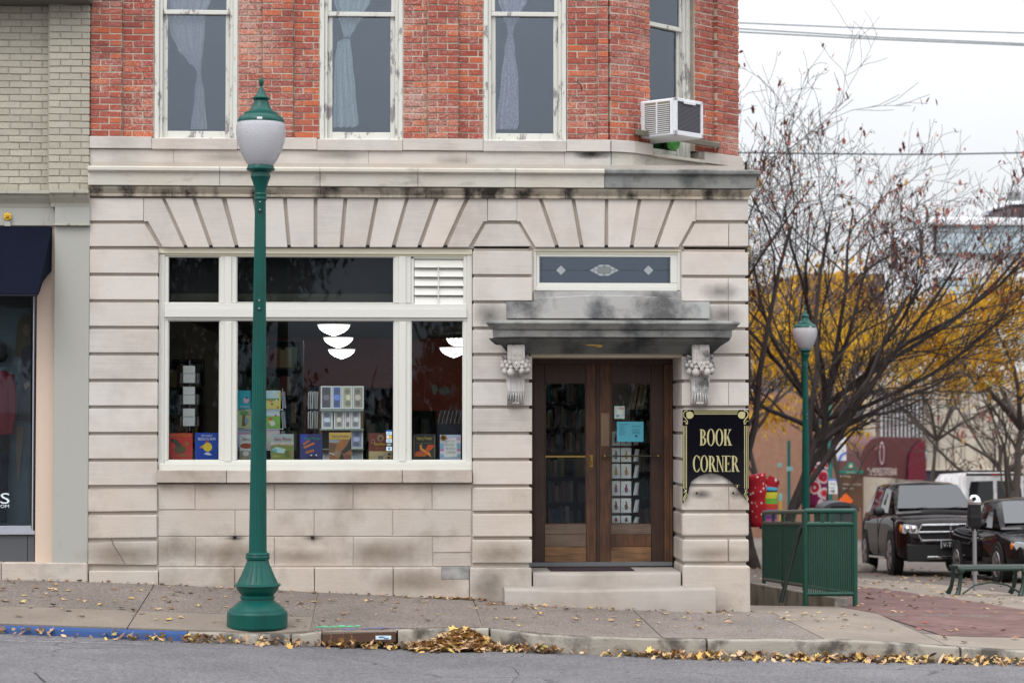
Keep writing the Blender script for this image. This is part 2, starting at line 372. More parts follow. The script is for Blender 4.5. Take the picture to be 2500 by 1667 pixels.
def groundmat(name, base, spec, speck=.3, scale=220, crack=0, stain=.25, leaf=0):
    m, t, b, N, L = nodemat(name)
    b.inputs['Roughness'].default_value = .9; b.inputs['Specular IOR Level'].default_value = spec
    g = N('ShaderNodeNewGeometry')
    v = N('ShaderNodeTexVoronoi'); v.inputs['Scale'].default_value = scale; L(g.outputs['Position'], v.inputs['Vector'])
    n1 = N('ShaderNodeTexNoise'); n1.inputs['Scale'].default_value = scale * .35; n1.inputs['Detail'].default_value = 6; L(g.outputs['Position'], n1.inputs['Vector'])
    n2 = N('ShaderNodeTexNoise'); n2.inputs['Scale'].default_value = .9; n2.inputs['Detail'].default_value = 7; n2.inputs['Roughness'].default_value = .65; L(g.outputs['Position'], n2.inputs['Vector'])
    hsv = N('ShaderNodeSeparateColor'); L(v.outputs['Color'], hsv.inputs[0])
    a = N('ShaderNodeMath'); a.operation = 'MULTIPLY_ADD'; a.inputs[1].default_value = .5; L(hsv.outputs[0], a.inputs[0]); 
    h = N('ShaderNodeMath'); h.operation = 'MULTIPLY'; h.inputs[1].default_value = .5; L(n1.outputs['Fac'], h.inputs[0]); L(h.outputs[0], a.inputs[2])
    r = ramp(N, [(.2, [c * (1 - speck) for c in base]), (.8, [c * (1 + speck) for c in base])]); L(a.outputs[0], r.inputs[0])
    mx = N('ShaderNodeMixRGB'); mx.blend_type = 'MULTIPLY'; mx.inputs['Fac'].default_value = 1
    r2 = ramp(N, [(.32, (1 - stain, 1 - stain, 1 - stain)), (.68, (1 + stain * .4,) * 3)]); L(n2.outputs['Fac'], r2.inputs[0])
    L(r.outputs[0], mx.inputs['Color1']); L(r2.outputs[0], mx.inputs['Color2']); last = mx.outputs[0]
    if crack:
        nd = N('ShaderNodeTexNoise'); nd.inputs['Scale'].default_value = 1.7; nd.inputs['Detail'].default_value = 6; L(g.outputs['Position'], nd.inputs['Vector'])
        vd = N('ShaderNodeMixRGB'); vd.inputs['Fac'].default_value = .35; L(g.outputs['Position'], vd.inputs['Color1']); L(nd.outputs['Color'], vd.inputs['Color2'])
        vc = N('ShaderNodeTexVoronoi'); vc.feature = 'DISTANCE_TO_EDGE'; vc.inputs['Scale'].default_value = .9; L(vd.outputs[0], vc.inputs['Vector'])
        rc = ramp(N, [(.0, (crack,) * 3), (.012, (0, 0, 0))]); L(vc.outputs['Distance'], rc.inputs[0])
        ng = N('ShaderNodeMath'); ng.operation = 'MULTIPLY'; L(rc.outputs[0], ng.inputs[0])
        rg = ramp(N, [(.5, (0, 0, 0)), (.56, (1, 1, 1))]); L(n2.outputs['Fac'], rg.inputs[0]); L(rg.outputs[0], ng.inputs[1])
        mc = N('ShaderNodeMixRGB'); L(ng.outputs[0], mc.inputs['Fac']); L(last, mc.inputs['Color1']); mc.inputs['Color2'].default_value = (.035, .03, .03, 1); last = mc.outputs[0]
    L(last, b.inputs['Base Color'])
    bp = N('ShaderNodeBump'); bp.inputs['Strength'].default_value = .5; bp.inputs['Distance'].default_value = .006; L(a.outputs[0], bp.inputs['Height']); L(bp.outputs[0], b.inputs['Normal'])
    return m
m_agg = groundmat('exposed_aggregate_concrete', (.205, .172, .152), .25, .55, 110)
m_conc = groundmat('smooth_concrete', (.250, .208, .172), .3, .2, 150, stain=.25)
m_asph = groundmat('worn_asphalt', (.150, .143, .152), .3, .5, 75, crack=.85, stain=.26)
m_far = groundmat('side_street_asphalt', (.135, .112, .098), .25, .35, 60, stain=.3)
m_kerb = stone('kerb_concrete', (.30, .275, .24), (.055, .05, .042), .9, 3.2, .7, .46, .60)
m_blue = peel('blue_kerb_paint', (.028, .075, .22), (.05, .06, .10), 12, .60, .68)

def sheet(name, xs, ys, mat, zf, parent=None, skip=None):
    vs = [(x, y, zf(x, y)) for y in ys for x in xs]; n = len(xs); fs = []
    for j in range(len(ys) - 1):
        for i in range(n - 1):
            if skip and skip((xs[i] + xs[i + 1]) / 2, (ys[j] + ys[j + 1]) / 2): continue
            fs.append((j * n + i, j * n + i + 1, (j + 1) * n + i + 1, (j + 1) * n + i))
    mb = MB(); mb.add(vs, fs); return mb.obj(name, mat, parent, smooth=True)
def rng(a, b, n): return [a + (b - a) * i / n for i in range(n + 1)]

# far land, one sheet to the horizon
kind(sheet('ground', [-2000, -400, -60, -30, 0, 30, 60, 100, 400, 2000], [-2000, -400, -90, -62, 97, 130, 400, 2000], m_far,
           lambda x, y: -6.2 if y > -62.5 else -1.2))
kind(sheet('road', [-60, -30, -12] + rng(-9, 12, 84) + [20, 40, 60], [-62, -30, -12, -8, -6, -4.5, -3.6, -3.1, -2.7, -2.15], m_asph,
           lambda x, y: kg(x) + .02 * min(5, max(0, -3.1 - y))))
_ysl = [-3.05, -2.6, -2.2]
# paving slabs between the wall and the kerb
pave = bpy.data.objects.new('pavement', None); COL.objects.link(pave); OFF['pavement'] = Vector(); kind(pave)
HOLE = (3.87, 5.12, 1.9, 8.0)
def slab(x0, x1, y0, y1, mat, gap=.006, nx=6, ny=5, curve=True):
    mb = MB(); xs = rng(x0 + gap, x1 - gap, nx); vs = []; fs = []
    def yy(x, t):
        b = yk(x) + .13 if y0 is None else y0
        return y1 - gap - (y1 - gap - b - gap) * t
    for j in range(ny + 1):
        for x in xs:
            y = yy(x, j / ny); vs.append((x, y, G(x, y)))
    n = nx + 1
    for j in range(ny):
        for i in range(nx): fs.append((j * n + i, (j + 1) * n + i, (j + 1) * n + i + 1, j * n + i + 1))
    ring = [(0, i) for i in range(nx)] + [(j, nx) for j in range(ny)] + [(ny, i) for i in range(nx, 0, -1)] + [(j, 0) for j in range(ny, 0, -1)]
    b0 = len(vs)
    for j, i in ring: p = vs[j * n + i]; vs.append((p[0], p[1], p[2] - .06))
    for k in range(len(ring)):
        j, i = ring[k]; j2, i2 = ring[(k + 1) % len(ring)]
        fs.append((j * n + i, j2 * n + i2, b0 + (k + 1) % len(ring), b0 + k))
    mb.add(vs, fs); return mb.obj('paving_slab', mat, pave, smooth=True, angle=50)
jx = [-13.0, -10.7, -9.05, -7.4, -5.75, -4.1, -2.47, -.76, .87, 2.53]
for a, b in zip(jx, jx[1:]):
    if b <= -.7:
        slab(a, b, -1.5, .02 if a > -4.2 else .02, m_agg); slab(a, b, None, -1.5, m_conc)
    else: slab(a, b, None, .02, m_agg)
slab(2.53, 4.05, None, 0.02, m_agg)
slab(4.05, 5.2, None, 0.0, m_conc); slab(3.87, 5.2, 0.0, 1.89, m_conc)
for a, b in zip([5.2, 6.9, 8.6, 10.3], [6.9, 8.6, 10.3, 12.5]): slab(a, b, None, -1.9, m_conc)
kind(sheet('pavement_bed', rng(-14, 5.2, 70), [-2.2, -1.6, -1, -.5, .05], mortar, lambda x, y: G(x, max(y, yk(x) + .2)) - .02))
# side street falling away behind the corner
kind(sheet('side_street', [5.12, 5.2] + rng(5.4, 16, 24) + [20, 28, 40, 70], [-1.95, -1, 0, 1, 1.9, 3, 4, 5, 6, 8.0, 10, 14, 20, 30, 45, 70, 98], m_far, lambda x, y: G(x, y) - .004))
kind(sheet('side_street_verge', [-40, -10, 3.87, 4.4, 5.12], [8.0, 10, 14, 20, 30, 45, 70, 98], m_far, lambda x, y: G(x, y) - .012))

def brickpave():
    m, t, b, N, L = nodemat('plaza_brick')
    b.inputs['Roughness'].default_value = .9; b.inputs['Specular IOR Level'].default_value = .2
    g = N('ShaderNodeNewGeometry'); br = N('ShaderNodeTexBrick'); br.inputs['Scale'].default_value = 2.6
    L(g.outputs['Position'], br.inputs['Vector'])
    br.inputs['Color1'].default_value = (.135, .070, .066, 1); br.inputs['Color2'].default_value = (.20, .115, .105, 1); br.inputs['Mortar'].default_value = (.13, .105, .09, 1)
    br.inputs['Mortar Size'].default_value = .02
    n2 = N('ShaderNodeTexNoise'); n2.inputs['Scale'].default_value = 1.5; n2.inputs['Detail'].default_value = 6; L(g.outputs['Position'], n2.inputs['Vector'])
    mx = N('ShaderNodeMixRGB'); mx.blend_type = 'MULTIPLY'; mx.inputs['Fac'].default_value = .8
    r2 = ramp(N, [(.3, (.7, .7, .72)), (.7, (1.15, 1.1, 1.1))]); L(n2.outputs['Fac'], r2.inputs[0]); L(br.outputs[0], mx.inputs['Color1']); L(r2.outputs[0], mx.inputs['Color2']); L(mx.outputs[0], b.inputs['Base Color'])
    bp = N('ShaderNodeBump'); bp.inputs['Strength'].default_value = .4; bp.inputs['Distance'].default_value = .01; L(br.outputs['Fac'], bp.inputs['Height']); bp.invert = True; L(bp.outputs[0], b.inputs['Normal'])
    return m
def strip(name, lo, hi, mat, n=24, rows=6, dz=.0):
    """sheet on the ground between two rows of photo points"""
    def at(pts, t):
        s = t * (len(pts) - 1); i = min(int(s), len(pts) - 2); f = s - i
        return (pts[i][0] + (pts[i + 1][0] - pts[i][0]) * f, pts[i][1] + (pts[i + 1][1] - pts[i][1]) * f)
    vs = []; fs = []
    for j in range(rows + 1):
        for i in range(n + 1):
            a = at(lo, i / n); b = at(hi, i / n); t = j / rows
            x = a[0] + (b[0] - a[0]) * t; y = a[1] + (b[1] - a[1]) * t
            vs.append((x, y, G(x, y) + dz))
    for j in range(rows):
        for i in range(n): fs.append((j * (n + 1) + i, j * (n + 1) + i + 1, (j + 1) * (n + 1) + i + 1, (j + 1) * (n + 1) + i))
    mb = MB(); mb.add(vs, fs); return mb.obj(name, mat, None, smooth=True)
def gp(px, py): p = PG(px, py); return (p.x, p.y)
la = [(5.2, 8.6), (5.2, 1.9), (5.2, -.4), gp(2300, 1551)]
lb = [gp(2075, 1420), gp(2250, 1449), gp(2400, 1471), gp(2520, 1490)]
kind(strip('brick_plaza', [(5.17, 6.4), (5.17, 3.5), (5.17, 1.6), (5.2, -.5), gp(2300, 1551), gp(2540, 1556), gp(2900, 1566)], [(5.6, 6.6), gp(2085, 1429), gp(2180, 1441), gp(2300, 1457), gp(2420, 1475), gp(2540, 1495), gp(2800, 1530)], brickpave(), dz=.004))
kind(strip('plaza_edge', [gp(2085, 1429), gp(2180, 1441), gp(2300, 1457), gp(2420, 1475), gp(2540, 1495), gp(2800, 1530)], [gp(2085, 1409), gp(2180, 1417), gp(2300, 1427), gp(2420, 1442), gp(2540, 1458), gp(2800, 1480)], m_conc, dz=.002))

# kerb of separate lengths
kerb = bpy.data.objects.new('kerb', None); COL.objects.link(kerb); OFF['kerb'] = Vector(); kind(kerb)
def kerb_piece(p0, p1, mat, n=10, gap=.005, name='kerb_stone', drop=0):
    x0 = P(p0, 1550, -2.6).x + gap; x1 = P(p1, 1550, -2.6).x - gap
    rings = []
    for i in range(n + 1):
        x = x0 + (x1 - x0) * i / n; y = yk(x); zt = kt(x) + random.uniform(-.003, .003); zb = kg(x) - .04; q = random.uniform(-.006, .006)
        rings.append([(x, y + .14, zt - .002), (x, y + .03, zt), (x, y + .008 + q, zt - .012), (x, y + q, zt - .035), (x, y - .012 + q * .5, zb), (x, y + .14, zb)])
    mb = MB(); mb.loft(rings); return mb.obj(name, mat, kerb, smooth=True, angle=35)
kerb_piece(-900, -150, m_kerb); 
kp = kerb_piece(-150, 455, m_blue); kp['label'] = 'kerb length painted blue'
kerb_piece(455, 707, m_kerb); kerb_piece(710, 783, m_kerb, 5); kerb_piece(971, 1198, m_kerb); kerb_piece(1201, 1712, m_kerb, 16)
kerb_piece(1715, 2318, m_kerb, 16); kerb_piece(2321, 2800, m_kerb)

# storm drain inlet set in the kerb
rust = peel('rusty_brown_steel', (.085, .045, .032), (.42, .22, .035), 7, .60, .66, .75)
xi0, xi1 = P(785, 1550, -2.32).x, P(969, 1550, -2.32).x
inl = empty('storm_drain_inlet', 'rusty brown steel plate of a storm drain set into the kerb', 'drain', ((xi0 + xi1) / 2, -2.3, kg((xi0 + xi1) / 2)))
zi = kt(-.2)
MB().box(xi0, xi1, -2.0, -2.27, zi - .035, zi - .003).obj('concrete_lid', m_conc, inl, bevel=.008)
MB().prism([(P(787, 1545, -2.35).x, P(787, 1547, -2.35).z), (P(966, 1545, -2.35).x, P(966, 1541, -2.35).z), (P(966, 1567, -2.35).x, P(966, 1566, -2.35).z), (P(787, 1567, -2.35).x, P(787, 1567, -2.35).z)], -2.36, -2.33).obj('face_plate', rust, inl, bevel=.003)
MB().box(xi0 + .01, xi1 - .01, -2.02, -2.3, kg(-.2) - .06, zi - .04).obj('dark_throat', black, inl)
st = MB(); a = P(917, 1551, -2.37); b = P(955, 1560, -2.37); st.box(a.x, b.x, -2.364, -2.361, b.z, a.z)
stk = st.obj('sticker', simple('pale_blue_sticker', (.62, .78, .82), .5), inl)
tx = MB(); a = P(925, 1553, -2.37); b = P(937, 1556, -2.37); tx.box(a.x, b.x, -2.366, -2.3645, b.z, a.z)
a = P(937, 1556.5, -2.37); b = P(949, 1559, -2.37); tx.box(a.x, b.x, -2.366, -2.3645, b.z, a.z)
a = P(939, 1553, -2.37); b = P(941, 1555, -2.37); tx.box(a.x, b.x, -2.366, -2.3645, b.z, a.z); tx.obj('sticker_print', simple('blue_ink', (.05, .12, .35), .6), inl)

# chalky spray marks on the pavement
def spray(name, col, pts, wd, lo=.48, hi=.62):
    m, t, b, N, L = nodemat(name)
    b.inputs['Base Color'].default_value = (*col, 1); b.inputs['Roughness'].default_value = .9
    g = N('ShaderNodeNewGeometry'); n1 = N('ShaderNodeTexNoise'); n1.inputs['Scale'].default_value = 16; n1.inputs['Detail'].default_value = 7; L(g.outputs['Position'], n1.inputs['Vector'])
    r = ramp(N, [(lo, (0, 0, 0)), (hi, (.8,) * 3)]); L(n1.outputs['Fac'], r.inputs[0]); L(r.outputs[0], b.inputs['Alpha'])
    mb = MB(); vs = []; fs = []
    for i, (px, py) in enumerate(pts):
        p = PG(px, py)
        for s_ in (-1, 1): vs.append((p.x, p.y + s_ * wd, G(p.x, p.y + s_ * wd) + .006))
    for i in range(len(pts) - 1): fs.append((2 * i, 2 * i + 2, 2 * i + 3, 2 * i + 1))
    mb.add(vs, fs); return mb.obj(name.replace(' ', '_'), m)
tag(spray('green_spray_mark', (.10, .55, .30), [(772, 1531), (800, 1530), (840, 1529), (880, 1529)], .05, .40, .55), 'green spray paint streak on the pavement above the storm drain', 'paint mark')
tag(spray('blue_spray_mark', (.12, .14, .45), [(835, 1537), (870, 1536), (920, 1534), (975, 1533)], .035, .45, .6), 'blue spray paint streak on the kerb edge above the storm drain', 'paint mark')
tag(spray('red_spray_mark', (.45, .16, .14), [(1415, 1536), (1440, 1537), (1470, 1538)], .03, .5, .65), 'faint red spray mark on the pavement before the doorstep', 'paint mark')

# hairline cracks and a worn white line on the road
def ribbon(name, pts, wd, mat, y0=None):
    vs = []; fs = []
    for i, (px, py) in enumerate(pts):
        d = ray(px, py); zr = kg(P(px, py, -3.6).x) + .01; t = (zr - C0.z) / d.z; p = C0 + d * t; zz_ = kg(p.x) + .02 * min(5, max(0, -3.1 - p.y)) + .005
        q = wd * random.uniform(.5, 1.3); vs += [(p.x - q * .6, p.y - q, zz_), (p.x + q * .6, p.y + q, zz_)]
    for i in range(len(pts) - 1): fs.append((2 * i, 2 * i + 2, 2 * i + 3, 2 * i + 1))
    mb = MB(); mb.add(vs, fs); return mb.obj(name, mat)
crk = simple('crack_shadow', (.03, .026, .026), .95)
tag(ribbon('road_crack', [(1172, 1603), (1190, 1611), (1215, 1622), (1240, 1629), (1256, 1635), (1262, 1645), (1268, 1652), (1255, 1664), (1250, 1675)], .004, crk), 'branching crack in the asphalt below the leaf pile', 'crack')
tag(ribbon('road_crack', [(84, 1650), (92, 1656), (97, 1664), (110, 1676)], .010, crk), 'short dark crack in the asphalt before the blue kerb', 'crack')
wl = ribbon('road_line', [(0, 1563), (120, 1565), (240, 1567.5), (340, 1571), (400, 1570)], .012, peel('worn_white_line', (.42, .41, .42), (.16, .15, .155), 9, .44, .56)); tag(wl, 'worn thin white line on the asphalt along the blue kerb', 'road line')
# fallen leaves
def leafmat(name, stops, thin=0):
    m, t, b, N, L = nodemat(name)
    b.inputs['Roughness'].default_value = .7
    at = N('ShaderNodeAttribute'); at.attribute_name = 'rnd'; r = ramp(N, stops); L(at.outputs['Fac'], r.inputs[0]); L(r.outputs[0], b.inputs['Base Color'])
    if thin:
        o = [n for n in t.nodes if n.type == 'OUTPUT_MATERIAL'][0]; tr = N('ShaderNodeBsdfTranslucent'); mx = N('ShaderNodeMixShader'); mx.inputs[0].default_value = thin; L(r.outputs[0], tr.inputs[0]); L(b.outputs[0], mx.inputs[1]); L(tr.outputs[0], mx.inputs[2]); L(mx.outputs[0], o.inputs[0])
    return m
m_leaf = leafmat('dry_leaf', [(0, (.08, .038, .022)), (.2, (.24, .12, .06)), (.42, (.42, .26, .13)), (.62, (.54, .38, .24)), (.76, (.52, .31, .07)), (.88, (.60, .44, .13)), (.95, (.28, .25, .08)), (1, (.34, .06, .035))])
LEAF = [(0, -.5), (.18, -.28), (.46, -.22), (.3, .02), (.42, .3), (.14, .24), (0, .55), (-.14, .24), (-.42, .3), (-.3, .02), (-.46, -.22), (-.18, -.28)]
class Leaves:
    def __init__(s): s.v = []; s.f = []; s.c = []
    def leaf(s, p, size, tilt=.35, col=None, up_=None):
        a = random.uniform(0, 6.28); c, d = math.cos(a), math.sin(a)
        fold = random.uniform(-.25, .6); curl = random.uniform(-.3, .6)
        rx, ry = random.uniform(-tilt, tilt), random.uniform(-tilt, tilt)
        b = len(s.v); rnd = random.random() if col is None else col
        ell = random.random() < .5
        pts = [(u * .55, v_) if ell else (u, v_) for u, v_ in (LEAF if not ell else [(0, -.5), (.3, -.3), (.42, 0), (.28, .3), (0, .55), (-.28, .3), (-.42, 0), (-.3, -.3)])]
        ctr = (0, 0)
        for u, v_ in [ctr] + pts:
            x, y = u * c - v_ * d, u * d + v_ * c
            z = fold * abs(u) + curl * v_ * v_ + x * rx + y * ry
            s.v.append((p[0] + x * size, p[1] + y * size, p[2] + z * size))
        n = len(pts)
        for k in range(n): s.f.append((b, b + 1 + k, b + 1 + (k + 1) % n)); s.c.append(rnd)
    def obj(s, name, mat):
        me = bpy.data.meshes.new(name); me.from_pydata(s.v, [], s.f)
        at = me.attributes.new('rnd', 'FLOAT', 'FACE'); at.data.foreach_set('value', s.c)
        me.materials.append(mat); return link(name, me)
lv = Leaves()
for _ in range(330):          # loose on the pavement
    x = random.uniform(-4.5, 5.0); y = -abs(random.betavariate(1, 1.4)) * 2.2 - .03
    lv.leaf((x, y, G(x, y) + .012), random.uniform(.03, .085), .2)
for _ in range(260):          # along the foot of the wall and steps
    x = random.choice([random.uniform(-4, 3.8), random.uniform(.4, 1.15)]); y = (-.36 if 1.0 < x < 3.5 else -.02) - abs(random.gauss(0, .035))
    lv.leaf((x, y, G(x, y) + .012), random.uniform(.02, .055), .5)
for _ in range(140):
    x = random.uniform(5.2, 9); y = random.uniform(-2.8, 6); lv.leaf((x, y, G(x, y) + .014), random.uniform(.05, .1), .3)
for _ in range(900):          # blown over the side street
    x = random.uniform(6.2, 16); y = random.uniform(4.5, 26); lv.leaf((x, y, G(x, y) + .012), random.uniform(.05, .11), .3)
for _ in range(2600):         # drifted in the gutter
    x = random.uniform(-4.9, 6.4); px = 955 + x * 5300 / 20.6
    dens = .14 if px < 330 else .28 if px < 780 else .6 if px < 1000 else .8 if px < 1350 else .15 if px < 1560 else .65
    if random.random() > dens: continue
    y = yk(x) - .02 - abs(random.gauss(0, .10 if px > 1560 else .065)); y0 = yk(x) - y
    lv.leaf((x, y, kg(x) + .012 + max(0, random.uniform(0, .07) * (1 - y0 * 5))), random.uniform(.03, .085), .9)
kind(lv.obj('fallen_leaves', m_leaf), 'stuff')
pl = Leaves()
for _ in range(900):          # the drift heaped in the kerb's inner corner
    px = random.gauss(1118, 52); px = max(1005, min(1208, px)); x = P(px, 1560, -2.4).x
    hmax = .17 * math.exp(-((px - 1130) / 75) ** 2) + .025
    y = yk(P(1100, 1550, -2.4).x) - abs(random.gauss(0, .13)); q = max(0, 1 - (-2.27 - y) / .42)
    pl.leaf((x, y, kg(x) + hmax * q * random.uniform(.3, 1)), random.uniform(.06, .13), .5, random.triangular(.1, 1, .62))
tag(kind(pl.obj('leaf_pile', m_leaf), 'stuff'), 'heap of brown and yellow leaves drifted against the kerb', 'leaves')
# ------------------------------------------------------------------ the corner building
B = empty('bookshop_building', 'limestone and red brick corner building with the bookshop window and double doors', 'building', (0, .2, 0))
def part(name, mat=None):          # a level-one part that only carries pieces
    o = bpy.data.objects.new(name, None); COL.objects.link(o); o.parent = B; OFF[o.name] = Vector(OFF[B.name]); o.location = (0, 0, 0); return o
def xz(pts, y): return [(P(a, b, y).x, P(a, b, y).z) for a, b in pts]
YF, YG = 0.0, .035                 # face of the blocks, floor of the grooves
XL, XW0, XW1, XD0, XD1, XR = X(217), X(384.5), X(1154), X(1299), X(1665), X(1828)
zb = [Z(602 + 64.62 * k, 0, 300) for k in range(13)]
GR = 8 / 230.0
wall = MB(); 
zt0 = Z(480, 0, 700); ztop = Z(300, .2, 700)
wall.box(XL, XW0 - .012, YG, .6, wallz(-3) - .3, zb[0] + .02)
wall.box(XW1 + .012, XD0 - .03, YG, 1.0, -.3, zb[0] + .02)
wall.box(XD1 + .03, XR - .03, YG, 12, -1.2, zb[0] + .02)
wall.box(XL, XR - .03, YG, .6, Z(604, 0, 700), Z(400, .1, 700))
wall.box(XW0 - .012, XW1 + .012, .03, .5, -.3, Z(1180, 0, 700))
wall.box(XD0 - .03, XD1 + .03, .06, 1.0, Z(870, .1, 1480), Z(712, .1, 1480))
gw = wall.obj('ground_floor_wall', stone('limestone_joint', (.43, .385, .345), (.25, .22, .19), .3), B)
def block(pts, y=YF, depth=.1, mat=lime, bevel=.004, name='stone_block', parent=gw, seg=1, jit=0, world=False):
    p = pts if world else xz(pts, y)
    return MB().prism(p, y, y + depth).obj(name, mat, parent, bevel=bevel, seg=seg, jit=jit)
def zblock(x0, x1, z0, z1, **k): return block([(x0, z0), (x1, z0), (x1, z1), (x0, z1)], world=True, **k)
for k in range(1, 13):
    low = k >= 10
    m = lime_low if low else lime; bv = .012 if k == 11 else .009 if low else .004; jt = .003 if low else 0
    zt, zz = zb[k - 1] - GR, zb[k]
    zblock(XL, XW0, zz, zt, mat=m, bevel=bv, seg=2 if low else 1, jit=jt)
    d = 4 if k not in (3,) else 3
    if not (738 < 602 + 64.62 * k < 790 and False):
        zblock(XW1, XD0, zz, zt, depth=.75, mat=m, bevel=.012 if low else .004, seg=2 if low else 1, jit=jt)
    zb_r = .03 if k in (11, 12) else .004
    if k in (3, 6, 9, 10, 12, 2):         # some courses of the right pier are two stones
        xs = XR - X(1828) + X(1779 if k != 12 else 1778)
        zblock(XD1, xs - .002, zz, zt, depth=.75, mat=lime_low if k > 9 else lime, bevel=zb_r, seg=3 if zb_r > .01 else 1)
        zblock(xs + .002, XR, zz, zt, depth=.75, mat=lime_low if k > 9 else lime, bevel=zb_r, seg=3 if zb_r > .01 else 1)
    else:
        zblock(XD1, XR, zz, zt, depth=.75, mat=lime_low if k > 9 else lime, bevel=zb_r, seg=3 if zb_r > .01 else 1)
# pier bases
zbase = zb[12] - .07
block([(217, 1393), (386, 1393), (386, 1440), (217, 1440)], y=-.02, depth=.2, mat=lime_low, bevel=.012, seg=2)
block([(1147, 1386), (1298, 1386), (1298, 1485), (1147, 1485)], y=-.02, depth=.7, mat=lime_low, bevel=.012, seg=2)
block([(1667, 1379), (1832, 1381), (1833, 1512), (1667, 1512)], y=-.02, depth=.75, mat=lime_low, bevel=.03, seg=3)
# flat arches: voussoirs over the shop window
yv0, yv1 = 484, 603.5
top = [(351, 395), (403, 469), (478, 541), (552, 616), (624, 691), (700, 766), (775, 839), (848, 915.5), (923.6, 990), (998, 1062), (1071, 1136), (1146, 1190)]
bot = [(397, 449), (458, 511), (520, 573.5), (583, 637), (646, 701.5), (710, 766), (775, 829), (838, 893), (902, 956), (966, 1019), (1029, 1081), (1092, 1144)]
for i, ((a, b), (c, d)) in enumerate(zip(top, bot)):
    if i == 0: pts = [(a, yv0), (b, yv0), (d, yv1), (c, yv1), (361, 541), (351, 541)]
    elif i == 11: pts = [(a, yv0), (b, yv0), (b, 541), (1181, 541), (d, yv1), (c, yv1)]
    else: pts = [(a, yv0), (b, yv0), (d, yv1), (c, yv1)]
    block(pts, name='voussoir')
top = [(1262.5, 1315), (1323, 1395), (1403.5, 1477), (1485, 1558), (1566, 1640), (1648, 1699)]
bot = [(1307, 1355.5), (1365, 1416), (1425, 1476), (1485, 1537.5), (1547, 1597), (1606, 1656.5)]
for i, ((a, b), (c, d)) in enumerate(zip(top, bot)):
    if i == 0: pts = [(a, yv0), (b, yv0), (d, yv1), (c, yv1), (1270, 541), (1262.5, 541)]
    elif i == 5: pts = [(a, yv0), (b, yv0), (b, 541), (1691, 541), (d, yv1), (c, yv1)]
    else: pts = [(a, yv0), (b, yv0), (d, yv1), (c, yv1)]
    block(pts, name='voussoir')
block([(219, yv0), (350, yv0), (350, 539), (219, 539)]); block([(219, 547), (353, 547), (386, 601.5), (218, 601.5)])
block([(1191, yv0), (1262, yv0), (1262, 539), (1191, 539)]); block([(1185.5, 548), (1266, 548), (1298, 601.5), (1156, 601.5)])
block([(1700, yv0), (1827, yv0), (1827, 538), (1700, 538)], depth=.75); block([(1697, 547), (1778.5, 547), (1778.5, 601), (1666, 601)], depth=.75); block([(1780, 547), (1827, 547), (1827, 601), (1780, 601)], depth=.75)
for js in ([(449, 458), (511, 520), (573.5, 583), (637, 646), (701.5, 710), (766, 775), (829, 838), (893, 902), (956, 966), (1019, 1029), (1081, 1092)], [(1355.5, 1365), (1416, 1425), (1476, 1485), (1537.5, 1547), (1597, 1606)]):
    for a, b in js: MB().prism(xz([(a, 598.5), (b, 598.5), (b, 604.2), (a, 604.2)], .02), .012, .045).obj('joint_end_shade', black, gw)  # black blocks paint the shade in the open groove ends
# stall riser under the window: ashlar in courses
ash = [(1182, 1243, [386, 476, 670, 862, 1055, 1151]), (1245, 1308, [386, 574, 767, 959, 1151]), (1310, 1381.5, [386, 477, 670, 863, 1056])]
for i, (a, b, js) in enumerate(ash):
    for x0, x1 in zip(js, js[1:]):
        block([(x0 + .8, a), (x1 - .8, a), (x1 - .8, b), (x0 + .8, b)], y=.02 + random.uniform(-.004, .004), depth=.08, mat=lime_low, bevel=.007, seg=2, jit=.0015)
for a, b in ((1310, 1348), (1350, 1381.5)): block([(1057, a), (1150, a), (1150, b), (1057, b)], y=.02, depth=.08, mat=lime_low, bevel=.008, seg=2, jit=.002)
for x0, x1 in zip([387, 573, 768, 960], [573, 768, 960, 1146]):
    block([(x0 + .8, 1385), (x1 - .8, 1385), (x1 - .8, 1478), (x0 + .8, 1478)], y=-.012, depth=.12, mat=lime_low, bevel=.01, seg=2, jit=.002)
block([(1077, 1384), (1145, 1384), (1145, 1413), (1077, 1413)], y=-.017, depth=.05, mat=lime_ped, bevel=.006, seg=2, jit=.002)
for x0, x1 in ((381, 553), (553, 982), (982, 1153)):
    block([(x0 + .7, 1148), (x1 - .7, 1148), (x1 - .7, 1178), (x0 + .7, 1178)], y=-.05, depth=.2, mat=lime_low, bevel=.006, seg=2, name='window_sill')

# cornice: section (y, z) run along x, mitred round the right corner
def run(sec, x0, x1, mat, name, parent=B, mitre_l=False, mitre_r=False, bevel=0, xr=None, xl=None):
    mb = MB(); n = len(sec)
    L_ = [(x0 + (y if mitre_l else 0), y, z) for y, z in sec]; R_ = [(x1 - (y if mitre_r else 0), y, z) for y, z in sec]
    mb.loft([L_, R_]); return mb.obj(name, mat, parent, bevel=bevel, smooth=False)
cz = lambda py: Z(py, -.1, 700)
cor = [(.3, cz(408)), (-.10, cz(408)), (-.125, cz(411)), (-.125, cz(419)), (-.10, cz(422)), (-.085, cz(424)), (-.08, cz(454)), (-.02, cz(455)), (.3, cz(455))]
cj = [217, 538, 782, 1020, 1257, 1474, 1829]
crn = part('cornice')
for i, (a, b) in enumerate(zip(cj, cj[1:])):
    run(cor, X(a, 0, 430) + .002, X(b, 0, 430) - .002 if i < 5 else XR, lime_cor if i < 5 else lime_cdk, 'cornice_stone', crn, mitre_r=(i == 5), bevel=.004)
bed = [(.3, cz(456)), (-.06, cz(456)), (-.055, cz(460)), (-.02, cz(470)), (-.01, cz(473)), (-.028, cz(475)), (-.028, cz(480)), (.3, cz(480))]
bj = [217, 421, 660, 782, 1040, 1139, 1380, 1611, 1829]
